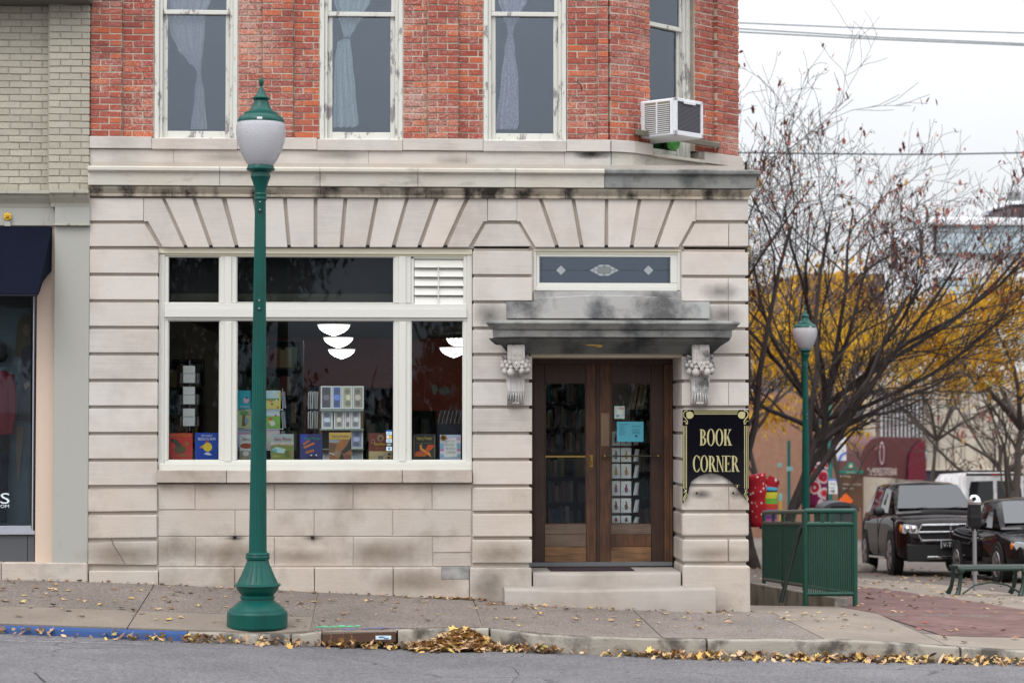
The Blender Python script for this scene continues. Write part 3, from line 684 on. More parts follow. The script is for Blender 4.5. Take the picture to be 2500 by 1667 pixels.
for i, (a, b) in enumerate(zip(bj, bj[1:])):
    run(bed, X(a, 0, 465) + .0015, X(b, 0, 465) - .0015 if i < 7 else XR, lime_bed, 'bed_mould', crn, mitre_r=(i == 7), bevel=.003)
# flat roof slab over the square corner below the canted storey
MB().box(X(1380, .1), XR, .2, 3.5, cz(424), cz(412)).obj('corner_roof', lime_dark, B)

# ---- upper storey: plan of the outside face  (front plane, eased corner, 45 degree cant)
YB = .10
def frame(o, ang):
    c, s_ = math.cos(ang), math.sin(ang)
    return lambda u, v, z: (o[0] + u * c + v * s_, o[1] + u * s_ - v * c, z)        # v is outward
A0 = P(1490, 330, YB); a1 = R(22.5); A1 = Vector((A0.x + .25 * math.cos(a1), A0.y + .25 * math.sin(a1), 0))
def canted(px, py, v=0):
    n = Vector((math.sin(R(45)), -math.cos(R(45)), 0)); p0 = A1 + n * v; p0.z = 0
    return onplane(px, py, p0, n)
def cant_u(px, v=0, py=250): q = canted(px, py, v); return ((q.x - A1.x) + (q.y - A1.y)) / math.sqrt(2)
F0 = frame((0, YB), 0); F1 = frame((A0.x, A0.y), a1); F2 = frame((A1.x, A1.y), R(45))
LEN2 = cant_u(1797, 0, 250)
ZS = Z(335, YB, 300); ZTOP = ZS + 1.9
uw = MB()
XB0 = X(221, YB, 200)
plan_out = [(XB0, YB + .008), (A0.x, YB + .008), (A1.x - .004, A1.y + .008), (F2(LEN2 - .01, -.01, 0)[0], F2(LEN2 - .01, -.01, 0)[1]), (F2(LEN2 - .01, 0, 0)[0], 12)]
W = [(376.5, 580.5), (780, 984), (1180, 1383)]
# backing of mortar, in the solid stretches only
def backing(fr, u0, u1, v, z0=None, z1=None, d=.3):
    z0 = ZS if z0 is None else z0; z1 = ZTOP if z1 is None else z1
    uw.add([fr(u0, v - .009, z0), fr(u1, v - .009, z0), fr(u1, v - .009, z1), fr(u0, v - .009, z1), fr(u0, v - d, z0), fr(u1, v - d, z0), fr(u1, v - d, z1), fr(u0, v - d, z1)],
           [(0, 1, 2, 3), (7, 6, 5, 4), (0, 4, 5, 1), (1, 5, 6, 2), (2, 6, 7, 3), (3, 7, 4, 0)])
xs_ = lambda p: X(p, YB, 200)
PR = .045
strips = [(F0, xs_(221), xs_(299), PR), (F0, xs_(299), xs_(376), 0), (F0, xs_(581), xs_(640), 0), (F0, xs_(640), xs_(717), PR), (F0, xs_(717), xs_(780), 0),
          (F0, xs_(984), xs_(1044), 0), (F0, xs_(1044), xs_(1120), PR), (F0, xs_(1120), xs_(1180), 0), (F0, xs_(1384), xs_(1458), 0), (F0, xs_(1458), A0.x - .02, PR),
          (F1, -.02, .27, PR), (F2, -.015, cant_u(1588, PR), PR), (F2, cant_u(1697, 0), cant_u(1752, PR), 0), (F2, cant_u(1752, PR), LEN2, PR)]
upieces = []
for grp in ((0, 2), (2, 5), (5, 8), (8, 12), (12, 14)):
    uw = MB()
    for fr, u0, u1, v in strips[grp[0]:grp[1]]:
        e = .007 if v else .0; backing(fr, u0 + e, u1 - e, v, d=.26 + .01 * v)
        backing(fr, u0 - (.03 if v else .0), u1 + (.03 if v else 0), -.012, d=.29)
    upieces.append(uw)
# plain continuation of the storey above the frame, floor and side wall
red_far = brickmat('brick_far', [(0, (.27, .06, .04)), (1, (.34, .09, .06))], .2, (.5, .4, .34))
upm = [u_.obj('upper_wall', mortar, B) for u_ in upieces][0]
MB().prism([(XB0, ZTOP), (A0.x, ZTOP), (A0.x, ZTOP + 2.2), (XB0, ZTOP + 2.2)], YB, YB + .3).obj('upper_wall_top', red_far, B)
q0 = F2(-.02, 0, 0); q1 = F2(LEN2, 0, 0)
mb = MB(); mb.loft([[(A0.x, A0.y, z), (q0[0], q0[1], z), (q1[0], q1[1], z), (q1[0], 12, z), (q1[0] - .3, 12, z), (q1[0] - .3, q1[1] + .1, z), (A0.x, A0.y + .3, z)] for z in (ZTOP, ZTOP + 2.2)])
mb.obj('upper_wall_cant', red_far, B)
MB().box(q1[0] - .3, q1[0], q1[1] + .05, 12, ZS - .4, ZTOP).obj('side_wall', red_far, B)
# bricks
bstops = [(.10, (.22, .13, .10)), (.18, (.27, .075, .06)), (.32, (.36, .082, .058)), (.46, (.41, .105, .072)), (.58, (.34, .10, .085)), (.68, (.47, .125, .07)), (.78, (.55, .14, .06)), (.86, (.32, .13, .125))]
m_brick = brickmat('red_brick', bstops, .72, (.66, .48, .41), .9)
def unit_brick(name, bv):
    mb = MB(); mb.box(-.5, .5, -.5, .5, -.5, .5); me = bpy.data.meshes.new(name); me.from_pydata(mb.v, [], mb.f)
    bm = bmesh.new(); bm.from_mesh(me); bmesh.ops.bevel(bm, geom=list(bm.edges), offset=bv, segments=1, affect='EDGES'); bm.to_mesh(me); bm.free(); return me
def lay(strips, z0, z1, pitch, full, half, mat, parent, limit, me, jog=.003, joint=.010, depth=.09, missing=0.0):
    todo = []
    nrow = int((z1 - z0) / pitch) + 1
    for si, (fr, u0, u1, v) in enumerate(strips):
        for r in range(nrow):
            z = z0 + (r + .5) * pitch
            if z - pitch / 2 > z1: break
            u = u0; first = half if (r + si) % 2 else full; k = 0
            while u < u1 - .02:
                wd = first if k == 0 else full
                wd = min(wd + random.uniform(-.006, .006), u1 - u)
                if u1 - (u + wd) < .045: wd = u1 - u
                todo.append((wd, fr, u + wd / 2, v, z, wd - joint * random.uniform(.7, 1.25))); u += wd; k += 1
    todo.sort(key=lambda t: -t[0]); rest = MB(); rc = []
    for i, (wd, fr, u, v, z, w_) in enumerate(todo):
        if random.random() < missing: continue
        dv = random.uniform(-jog, jog); dz = random.uniform(-.003, .003); h = pitch - joint * random.uniform(.8, 1.2)
        c = Vector(fr(u, v - depth / 2 + dv, z + dz)); e = Vector(fr(u + 1, v - depth / 2 + dv, z + dz)) - c
        ang = math.atan2(e.y, e.x)
        if i < limit:
            o = bpy.data.objects.new('brick', me); COL.objects.link(o); o.parent = parent
            o.location = c - OFF[parent.name]; o.rotation_euler = (0, random.uniform(-.012, .012), ang); o.scale = (w_, depth, h)
        else:
            b0 = len(rest.v); rot = Matrix.Rotation(ang, 4, 'Z')
            for q in me.vertices:
                p = rot @ Vector((q.co.x * w_, q.co.y * depth, q.co.z * h)); rest.v.append(tuple(c + p))
            rv = random.random()
            for f in me.polygons: rest.f.append(tuple(b0 + t for t in f.vertices)); rc.append(rv)
    if rest.v:
        o = rest.obj('narrow_brick', mat, parent); at = o.data.attributes.new('rnd', 'FLOAT', 'FACE'); at.data.foreach_set('value', rc); kind(o, 'stuff')
ub = unit_brick('brick', .035); ub.materials.append(m_brick)
lay(strips, ZS + .002, ZTOP - .01, .0682, .207, .105, m_brick, upm, 300, ub, jog=.005, joint=.0135)
# sill course and plain band under it
def seg_block(fr, u0, u1, z0, z1, v, d, mat, name, bevel=.005, parent=upm):
    mb = MB(); mb.add([fr(u0, v, z0), fr(u1, v, z0), fr(u1, v, z1), fr(u0, v, z1), fr(u0, v - d, z0), fr(u1, v - d, z0), fr(u1, v - d, z1), fr(u0, v - d, z1)],
                      [(0, 1, 2, 3), (7, 6, 5, 4), (0, 4, 5, 1), (1, 5, 6, 2), (2, 6, 7, 3), (3, 7, 4, 0)])
    return mb.obj(name, mat, parent, bevel=bevel)
zS1, zS0, zSl = ZS - .003, Z(364.5, YB, 300), Z(340, YB, 480)
for a, b, t in ((221, 373, zS1), (373, 581, zSl), (581, 775, zS1), (775, 983, zSl), (983, 1179, zS1), (1179, 1382, zSl), (1382, 1489, zS1)):
    seg_block(F0, xs_(a) + .0015, xs_(b) - .0015, zS0 - (.006 if t is zSl else 0), t, PR + .03, .3, lime, 'window_sill' if t is zSl else 'sill_course')
u_a, u_b = cant_u(1596, .08, 350), cant_u(1721, .08, 370)
mb = MB(); mb.loft([[F1(-.02, PR + .03, z), F1(.26, PR + .03, z), F2(u_a - .002, PR + .03, z), F2(u_a - .002, -.25, z), F1(0, -.25, z)] for z in (zS0, zS1)]); mb.obj('sill_course', lime, upm, bevel=.004)
seg_block(F2, u_a + .001, u_b - .001, zS0 - .01, zS1 - .10, PR + .05, .3, lime_cor, 'window_sill'); seg_block(F2, u_b + .002, LEN2 + .03, zS0, zS1, PR + .03, .3, lime, 'sill_course')
zB0 = cz(407)
for a, b in ((221, 426), (426, 660), (660, 900), (900, 1138), (1138, 1377), (1377, 1490)):
    seg_block(F0, xs_(a) + .0012, xs_(b) - .0012, zB0, zS0 - .006, PR, .3, lime, 'band_stone', .002)
mb = MB(); mb.loft([[F1(-.005, PR, z), F1(.25, PR, z), F2(LEN2 + .01, PR, z), F2(LEN2 + .01, -.25, z), F1(0, -.25, z)] for z in (zB0, zS0 - .004)]); mb.obj('band_stone', lime_cor, upm, bevel=.002)
MB().tube([P(1405, 199, .04), P(1410, 203, -.01), P(1417, 206, -.02), P(1419, 214, 0.0), P(1420, 219, .04)], .008, 6).obj('iron_hook', simple('rusty_iron', (.10, .07, .06), .8), B)

# ---- sash windows
g_up = glassmat('old_window_glass', .10, (.95, .97, .98)); g_lo = glassmat('shop_glass', .019, (.93, .95, .95))
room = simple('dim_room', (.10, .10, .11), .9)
def sash_window(fr, u0, u1, zsill, pxs=None, v=-.04, casing=.115, rail_z=None, ztop=None):
    """casing, two sashes and panes between u0 and u1"""
    ztop = ztop or ZTOP + .35
    w = part('sash_window')
    def bx(a, b, z0, z1, v0, v1, name, mat=old_white, parent=w, bevel=.005):
        return seg_block(fr, a, b, z0, z1, v0, v0 - v1, mat, name, bevel, parent)
    cs = casing * .42
    for a, b in ((u0, u0 + cs), (u1 - cs, u1)): bx(a, b, zsill, ztop, v + .035, v - .14, 'casing')
    for a, b in ((u0 + cs, u0 + casing * .72), (u1 - casing * .72, u1 - cs)): bx(a, b, zsill, ztop, v + .012, v - .14, 'stop')
    bx(u0 + cs, u1 - cs, zsill - .01, zsill + .018, v + .03, v - .14, 'sub_sill')
    a, b = u0 + casing * .72, u1 - casing * .72
    st = .050
    zlb, zlt = zsill + .02, rail_z
    for c, d in ((a, a + st), (b - st, b)): bx(c, d, zlb, zlt, v - .035, v - .075, 'sash_stile')
    bx(a + st, b - st, zlb, zlb + .075, v - .035, v - .075, 'sash_rail')
    bx(a, b, rail_z - .004, rail_z + .044, v - .002, v - .07, 'meeting_rail')
    for c, d in ((a, a + st - .008), (b - st + .008, b)): bx(c, d, rail_z + .044, ztop, v - .002, v - .04, 'sash_stile')
    bx(a + st - .004, b - st + .004, zlb + .07, rail_z, v - .052, v - .057, 'pane', g_up, w, 0)
    bx(a + st - .012, b - st + .012, rail_z + .04, ztop, v - .02, v - .025, 'pane', g_up, w, 0)
    return w
for (a, b), rz in zip(W, (33, 38, 38)):
    sash_window(F0, xs_(a) + .002, xs_(b) - .002, zSl, rail_z=Z(rz, YB, (a + b) / 2))
uc0, uc1 = cant_u(1588, PR, 150), cant_u(1697, 0, 150)
zrc = canted(1640, 70, -.05).z
wl = sash_window(F2, uc0 - .30, uc1, zS1 - .10, v=-.10, casing=.15, rail_z=zrc)
# dim rooms behind the panes
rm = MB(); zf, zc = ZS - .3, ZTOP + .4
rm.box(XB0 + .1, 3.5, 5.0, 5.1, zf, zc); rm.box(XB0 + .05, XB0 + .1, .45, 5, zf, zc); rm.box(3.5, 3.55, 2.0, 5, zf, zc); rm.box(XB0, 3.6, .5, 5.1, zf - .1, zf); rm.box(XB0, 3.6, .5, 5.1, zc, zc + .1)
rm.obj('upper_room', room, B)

# ---- curtains
def clothmat(name, col, pat=None):
    m, t, b, N, L = nodemat(name); b.inputs['Roughness'].default_value = .95
    g = N('ShaderNodeNewGeometry'); v = N('ShaderNodeTexVoronoi'); v.inputs['Scale'].default_value = 34; L(g.outputs['Position'], v.inputs['Vector'])
    r = ramp(N, [(.25, pat or [c * .85 for c in col]), (.5, col)]); L(v.outputs['Distance'], r.inputs[0]); L(r.outputs[0], b.inputs['Base Color'])
    return m
def curtain(rows, mat, label, y=.34, folds=6, amp=.03, nu=28, group=None):
    mb = MB(); rings = []
    import bisect
    ys = [r[0] for r in rows]; py = ys[0]; seq = []
    while py <= ys[-1]: seq.append(py); py += 8
    for q in seq:
        i = max(0, min(len(rows) - 2, bisect.bisect(ys, q) - 1)); a, b = rows[i], rows[i + 1]; t = (q - a[0]) / (b[0] - a[0]); t = t * t * (3 - 2 * t)
        xl, xr = a[1] + (b[1] - a[1]) * t, a[2] + (b[2] - a[2]) * t
        ring = []
        for k in range(nu + 1):
            p = P(xl + (xr - xl) * k / nu, q, y); ph = 2 * math.pi * folds * k / nu
            ring.append((p.x, y + amp * math.sin(ph) * (.35 + .65 * min(1, (xr - xl) / 60)) + .008 * math.sin(ph * 2.3 + q * .02), p.z))
        rings.append(ring)
    mb.loft(rings, closed=False); o = mb.obj('curtain', mat, None, smooth=True, angle=180)
    tag(o, label, 'curtain', group); return o
curtain([(-60, 402, 520), (0, 404, 515), (35, 408, 502), (80, 416, 500), (120, 434, 497), (150, 457, 493), (170, 478, 491), (182, 480, 491), (230, 475, 499), (318, 466, 506)],
        clothmat('sheer_grey_curtain', (.70, .70, .76)), 'sheer grey curtain tied back low in the upper window beside the painted brick', y=.30)
c2 = clothmat('pale_blue_curtain', (.76, .86, .88), (.62, .74, .78))
curtain([(-60, 810, 915), (0, 815, 905), (40, 826, 888), (70, 834, 868), (90, 839, 856), (97, 839, 853)], c2, 'pale blue curtain gathered above its knot in the middle upper window', y=.30)
curtain([(95, 838, 854), (103, 824, 856), (150, 817, 861), (220, 815, 868), (305, 814, 876), (312, 814, 870)], c2, 'pale blue curtain hanging loose below its knot in the middle upper window', y=.29, folds=4)
c3 = clothmat('lilac_lace_curtain', (.80, .79, .88), (.58, .50, .70))
curtain([(-60, 1208, 1300), (0, 1216, 1288), (40, 1229, 1270), (68, 1238, 1255), (80, 1240, 1252), (120, 1232, 1257), (200, 1223, 1266), (300, 1212, 1267), (322, 1210, 1262)], c3,
        'lilac lace curtain tied high in the upper window nearest the canted corner', y=.30, folds=5)

# ---- window air conditioner on the cant
acm = simple('white_plastic_metal', (.72, .73, .76), .45); acd = simple('dark_coil', (.06, .06, .075), .6)
ua, ub_ = cant_u(1650, .52, 290), cant_u(1717, .52, 290)
za0, za1 = canted(1690, 336, .5).z, canted(1690, 246, .5).z
o1 = F2((ua + ub_) / 2, .3, za0)
AC = empty('air_conditioner', 'white window air conditioner jutting from the canted corner window', 'air conditioner', o1)
def cb(u0, u1, v0, v1, z0, z1, name, mat, parent, bevel=.004): return seg_block(F2, u0, u1, z0, z1, v1, v1 - v0, mat, name, bevel, parent)
body = cb(ua, ub_, -.25, .485, za0, za1, 'body', acm, AC, .012)
bz = .035
cb(ua, ub_, .485, .52, za0, za0 + .05, 'rear_frame', acm, AC); cb(ua, ub_, .485, .52, za1 - .035, za1, 'rear_frame', acm, AC); cb(ua, ua + bz, .485, .52, za0, za1, 'rear_frame', acm, AC); cb(ub_ - bz, ub_, .485, .52, za0, za1, 'rear_frame', acm, AC)
coil = cb(ua + bz, ub_ - bz, .48, .497, za0 + .05, za1 - .035, 'coil', acd, AC, 0)
fin = MB(); nz = 22
for i in range(nz):
    z = za0 + .055 + (za1 - za0 - .095) * i / nz
    fin.add([F2(ua + bz, .505, z), F2(ub_ - bz, .505, z), F2(ub_ - bz, .505, z + .005), F2(ua + bz, .505, z + .005), F2(ua + bz, .498, z), F2(ub_ - bz, .498, z), F2(ub_ - bz, .498, z + .005), F2(ua + bz, .498, z + .005)], [(0, 1, 2, 3), (0, 4, 5, 1), (3, 2, 6, 7)])
kind(fin.obj('coil_fin', simple('grey_fin', (.16, .16, .18), .5), coil), 'stuff')
lou = cb(ua - .002, ua + .01, .10, .44, za0 + .03, za1 - .03, 'side_grille', simple('beige_inner', (.20, .18, .12), .6), AC, 0)
fin = MB()
for i in range(15):
    z = za0 + .035 + (za1 - za0 - .08) * i / 15
    fin.add([F2(ua - .012, .10, z), F2(ua - .012, .44, z), F2(ua - .012, .44, z + .007), F2(ua - .012, .10, z + .007), F2(ua, .10, z), F2(ua, .44, z), F2(ua, .44, z + .007), F2(ua, .10, z + .007)], [(3, 2, 1, 0), (0, 1, 5, 4), (7, 6, 2, 3)])
kind(fin.obj('louvre', acm, lou), 'stuff')
cb(ua - .016, ua - .002, .262, .275, za0 + .03, za1 - .03, 'grille_bar', acm, AC, 0)
cb(ua + .14, ub_ - .14, .515, .526, za1 - .055, za1 - .02, 'name_strip', acm, AC)
brd = MB(); p0, p1 = canted(1551, 316, .09), canted(1758, 352, .09)
brd.add([canted(1551, 315, .16), canted(1758, 349, .16), canted(1758, 362, .16), canted(1551, 329, .16), canted(1551, 315, .04), canted(1758, 349, .04), canted(1758, 362, .04), canted(1551, 329, .04)],
        [(0, 3, 2, 1), (4, 5, 6, 7), (0, 1, 5, 4), (3, 7, 6, 2), (0, 4, 7, 3), (1, 2, 6, 5)])
tag(brd.obj('support_board', woodmat('weathered_board', (.10, .085, .06), (.20, .17, .12), 0), None, bevel=.006), 'weathered timber board under the window air conditioner', 'board')
gb = MB(); c = canted(1644, 353, -.05); gb.ball(c, .075, (1, 1, .9), 10, 7); tag(gb.obj('stuffed_bag', simple('green_bag', (.16, .62, .14), .5, var=.5, scale=40), None, smooth=True, angle=180), 'bright green bag stuffed under the air conditioner board', 'bag')
# ------------------------------------------------------------------ shop window
YW = .075
SW = part('shop_window')
def fb(x0, y0, x1, y1, y=YW, d=.09, name='frame_member', mat=white_paint, parent=SW, bevel=.004, px=None):
    cx = (x0 + x1) / 2; cy = (y0 + y1) / 2
    return MB().box(P(x0, cy, y).x, P(x1, cy, y).x, y, y + d, P(cx, y1, y).z, P(cx, y0, y).z).obj(name, mat, parent, bevel=bevel)
cream = peel('cream_shaded_paint', (.74, .70, .55), (.55, .5, .4), 14, .7, .8)
fb(386, 606, 1153, 620, y=.05, d=.2, mat=cream); fb(387, 620, 401, 1147, y=.065); fb(1140, 620, 1152.5, 1147, y=.065)
fb(401, 620, 1140, 626, mat=cream); fb(401, 626, 410, 1124); fb(1131, 626, 1140, 1124)
for a, b in ((536.5, 577), (962, 1003)):
    fb(a, 626, b, 740, y=.078); fb(a, 782, b, 1124, y=.078)
    fb(a + 12, 626, b - 12, 741, y=.062, d=.05); fb(a + 12, 786, b - 12, 1126, y=.062, d=.05)
fb(401, 741, 1140, 753, y=.06); fb(401, 753, 1140, 775, y=.045); fb(401, 775, 1140, 782, y=.07)
fb(401, 1124, 1140, 1131, y=.07); fb(387, 1131, 1152.5, 1148, y=.04, d=.12)
def pane(x0, y0, x1, y1, y, parent=SW, mat=None, name='pane'):
    return MB().box(P(x0, (y0 + y1) / 2, y).x, P(x1, (y0 + y1) / 2, y).x, y, y + .004, P((x0 + x1) / 2, y1, y).z, P((x0 + x1) / 2, y0, y).z).obj(name, mat or g_lo, parent)
def beads(x0, y0, x1, y1):
    for a, b, c, d in ((x0, y0, x1, y0 + 2.2), (x0, y1 - 2.2, x1, y1), (x0, y0 + 2.2, x0 + 2.2, y1 - 2.2), (x1 - 2.2, y0 + 2.2, x1, y1 - 2.2)): fb(a, b, c, d, y=.095, d=.03, name='glazing_bead', bevel=0)
for x0, y0, x1, y1 in ((410, 626, 536.5, 740), (577, 626, 962, 740), (410, 782, 536.5, 1124), (577, 782, 962, 1124), (1003, 782, 1131, 1124)):
    pane(x0, y0, x1, y1, .125); beads(x0, y0, x1, y1)
# louvred shutter in the transom
SH = part('louvre_shutter')
fb(1003, 626, 1011, 741, parent=SH, y=.09); fb(1003, 626, 1131, 632, parent=SH, y=.09)
for i in range(5):
    a = 632 + i * 22.4; mb = MB()
    x0, x1 = P(1012, a, .09).x, P(1131, a, .09).x; z1, z0 = P(1070, a, .09).z, P(1070, a + 22, .09).z
    mb.loft([[(x, .125, z1), (x, .105 + .006 * math.sin(i), z1 - .2 * (z1 - z0)), (x, .075, z0 + .004), (x, .083, z0), (x, .135, z1 - .02)] for x in (x0, (x0 * 2 + x1) / 3, (x0 + 2 * x1) / 3, x1)])
    mb.obj('slat', white_paint, SH)
MB().tube([P(1070, 648, .066), P(1070, 748, .066)], .006, 6).obj('tilt_rod', white_paint, SH)
MB().box(P(1003, 700, .2).x, P(1131, 700, .2).x, .15, .16, P(1060, 750, .15).z, P(1060, 624, .15).z).obj('shutter_back', white_paint, SH)

# ------------------------------------------------------------------ shop interior
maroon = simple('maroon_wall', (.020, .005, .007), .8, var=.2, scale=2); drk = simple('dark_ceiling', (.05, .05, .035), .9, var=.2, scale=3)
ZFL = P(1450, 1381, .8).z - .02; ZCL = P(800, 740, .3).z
INT = part('shop_interior')
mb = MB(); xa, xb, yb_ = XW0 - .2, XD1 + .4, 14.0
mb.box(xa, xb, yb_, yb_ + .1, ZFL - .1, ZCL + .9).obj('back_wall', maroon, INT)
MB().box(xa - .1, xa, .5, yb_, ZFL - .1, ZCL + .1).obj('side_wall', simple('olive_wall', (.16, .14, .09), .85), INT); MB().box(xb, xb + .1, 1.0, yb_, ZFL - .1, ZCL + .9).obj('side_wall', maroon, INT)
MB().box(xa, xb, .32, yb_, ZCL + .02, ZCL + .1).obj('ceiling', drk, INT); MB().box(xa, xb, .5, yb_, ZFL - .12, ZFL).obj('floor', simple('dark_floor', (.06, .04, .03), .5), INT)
MB().box(XW0, XW1, .36, .40, ZCL, P(800, 600, .3).z).obj('transom_dark_panel', black, INT)  # black panel paints the dark void behind the transom panes
# window display bench
YB0 = P(800, 1126, .2).z
MB().box(XW0, XW1, .16, .75, YB0 - .05, YB0).obj('display_bench', woodmat('bench_wood', (.10, .06, .03), (.2, .12, .06), 0), INT)
MB().box(XW0, XW1, .70, .74, ZFL, YB0 - .05).obj('bench_front', black, INT)
bowl = emis('lit_glass_bowl', (1, .97, .90), 3)
_t = bowl.node_tree; _b = [n for n in _t.nodes if n.type == 'BSDF_PRINCIPLED'][0]; _tc = _t.nodes.new('ShaderNodeTexCoord'); _sp = _t.nodes.new('ShaderNodeSeparateXYZ'); _mr = _t.nodes.new('ShaderNodeMapRange')
_t.links.new(_tc.outputs['Generated'], _sp.inputs[0]); _t.links.new(_sp.outputs[2], _mr.inputs['Value']); _mr.inputs['From Min'].default_value = .15; _mr.inputs['From Max'].default_value = 1; _mr.inputs['To Min'].default_value = 10; _mr.inputs['To Max'].default_value = .7; _t.links.new(_mr.outputs[0], _b.inputs['Emission Strength'])
brass = simple('brass', (.35, .23, .07), .35, 1)
def pendant(px, py, wpx, label):
    d = 5300 * .42 / wpx; y = d - D; p = P(px, py, y); r = .21
    o = empty('pendant_lamp', label, 'lamp', p, 'lit glass bowl pendants in the bookshop')
    prof = [(.006, -.10), (.03, -.092), (.075, -.075), (.13, -.05), (.175, -.015), (.2, .02), (.21, .05), (.2, .05)]
    MB().lathe([(a, p.z + b) for a, b in prof], p.x, p.y, 24, cap=True).obj('glass_bowl', bowl, o, smooth=True, angle=60)
    MB().ball((p.x, p.y, p.z - .108), .014).obj('finial', brass, o)
    MB().lathe([(.212, p.z + .045), (.218, p.z + .05), (.212, p.z + .062)], p.x, p.y, 24).obj('rim', brass, o, smooth=True)
    mb = MB()
    for k in range(3):
        a = k * 2.094 + .5; mb.tube([(p.x + .2 * math.cos(a), p.y + .2 * math.sin(a), p.z + .05), (p.x, p.y, min(ZCL, p.z + .5))], .006, 5)
    mb.obj('chain', brass, o)
for px, py, wv in ((815, 801, 80), (826, 832, 73), (834, 860, 66)): pendant(px, py, wv, 'lit white glass bowl pendant in the row above the card stand')
for px, py, wv in ((1138, 796, 60), (1122, 833, 66), (1108, 856, 70)): pendant(px, py, wv, 'lit white glass bowl pendant partly hidden behind the window frame edge')

# ------------------------------------------------------------------ text and flat print
def text_mesh(s, size=1.0, shear=0, spacing=1.0):
    cu = bpy.data.curves.new('t', 'FONT'); cu.body = s; cu.size = size; cu.shear = shear; cu.space_character = spacing; cu.resolution_u = 3
    o = bpy.data.objects.new('t', cu); COL.objects.link(o); bpy.context.view_layer.update()
    me = bpy.data.meshes.new_from_object(o.evaluated_get(bpy.context.evaluated_depsgraph_get())); bpy.data.objects.remove(o); bpy.data.curves.remove(cu)
    return me
def letters(s, p_ll, p_lr, h, mat, parent, name='lettering', shear=0, out=None, arc=0, solid=0):
    """text fitted between two world points (lower left, lower right), h metres tall"""
    me = text_mesh(s, 1, shear); xs = [v.co.x for v in me.vertices]; ys = [v.co.y for v in me.vertices]
    x0, x1, y0, y1 = min(xs), max(xs), min(ys), max(ys); a = Vector(p_ll); b = Vector(p_lr); e = b - a
    off = OFF.get(parent.name, Vector()) if parent else Vector()
    for v in me.vertices:
        t = (v.co.x - x0) / (x1 - x0); u = (v.co.y - y0) / (y1 - y0)
        p = a + e * t + Vector((0, 0, h * u + arc * (1 - (2 * t - 1) ** 2))); 
        if out: p += Vector(out)
        v.co = p - off
    o = link(name, me, mat, parent, off); return o
def pxletters(s, x0, y0, x1, y1, y, mat, parent, **k):
    a = P(x0, y1, y); b = P(x1, y1, y); return letters(s, a, b, P(x0, y0, y).z - a.z, mat, parent, **k)
def ink(name, col): return simple(name + '_print', col, .5, var=.12, scale=60)

# ------------------------------------------------------------------ entrance
YD = .80
wood_d = woodmat('dark_varnished_wood', (.018, .007, .004), (.058, .021, .009), 2); wood_w = woodmat('worn_door_wood', (.075, .035, .016), (.28, .145, .065), 0, 16, .7)
wood_m = woodmat('half_worn_door_wood', (.036, .014, .006), (.15, .060, .024), 2, 14, .6); wood_g = woodmat('greyed_door_rail', (.09, .06, .045), (.19, .135, .10), 0, 16, .8)
DR = part('entrance_doors')
def dbx(x0, y0, x1, y1, name, mat, y=YD, d=.045, parent=DR, bevel=.004): return fb(x0, y0, x1, y1, y=y, d=d, name=name, mat=mat, parent=parent, bevel=bevel)
def holder(name, parent):
    o = bpy.data.objects.new(name, None); COL.objects.link(o); o.parent = parent; OFF[o.name] = Vector(OFF[parent.name]); return o
dbx(1290, 872, 1660, 889, 'frame_head', wood_d, y=.74, d=.12); dbx(1622, 889, 1642, 1374, 'frame_jamb', wood_m, y=.73, d=.14); dbx(1288, 889, 1303, 1374, 'frame_jamb', wood_d, y=.76, d=.1)
dbx(1629, 889, 1634, 1374, 'jamb_moulding', wood_m, y=.715, d=.03); dbx(1290, 1372, 1642, 1382, 'threshold', simple('grey_threshold', (.19, .20, .21), .5, .6), y=.70, d=.2)
for nm, (xa_, xb_, ga, gb_) in (('l', (1303, 1457, 1330, 1431)), ('r', (1463, 1621, 1491.5, 1590))):
    dbx(xa_, 889, ga, 1371, 'door_stile', wood_d if nm == 'l' else wood_m); dbx(gb_, 889, xb_, 1371, 'door_stile', wood_d if nm == 'r' else wood_m)
    dbx(ga, 889, gb_, 934, 'door_rail', wood_d); dbx(ga, 1279, gb_, 1304, 'door_rail', wood_g); dbx(ga, 1304, gb_, 1334, 'kick_panel', wood_g if nm == 'l' else wood_m, y=YD + .004); dbx(ga, 1334.6, gb_, 1371, 'kick_panel', wood_w, y=YD + .002)
    for a, b, c, d_ in ((ga, 934, gb_, 936.5), (ga, 1276.5, gb_, 1279), (ga, 936, ga + 2.5, 1277), (gb_ - 2.5, 936, gb_, 1277)): dbx(a, b, c, d_, 'glazing_bead', wood_d, y=YD + .008, d=.02, bevel=0)
    pane(ga, 934, gb_, 1279, YD + .022, DR)
dbx(1455.5, 889, 1464.5, 1371, 'astragal', wood_d, y=YD - .012, d=.03)
MB().box(*[P(q, 1100, YD).x for q in (1331, 1430)], YD - .01, YD + .005, P(1380, 1116.5, YD).z, P(1380, 1111.5, YD).z).obj('brass_rail', brass, DR, bevel=.002)
hd = MB(); hx = P(1443.5, 1124, YD).x; zz = lambda py: P(1443, py, YD).z
hd.tube([(hx, YD - .002, zz(1113)), (hx, YD - .05, zz(1115)), (hx, YD - .055, zz(1124)), (hx, YD - .05, zz(1133)), (hx, YD - .002, zz(1135))], .008, 8)
hd.box(hx - .018, hx + .018, YD - .008, YD - .001, zz(1140), zz(1110)); hd.obj('pull_handle', brass, DR, smooth=True)
for py in (1099, 1146):
    k = MB(); n0 = 14; cz_ = zz(py); k.prism([(hx + .022 * math.cos(2 * math.pi * i / n0), cz_ + .022 * math.sin(2 * math.pi * i / n0)) for i in range(n0)], YD - .012, YD - .001); k.obj('lock_rose', simple('old_bronze', (.09, .06, .035), .5, .7), DR)
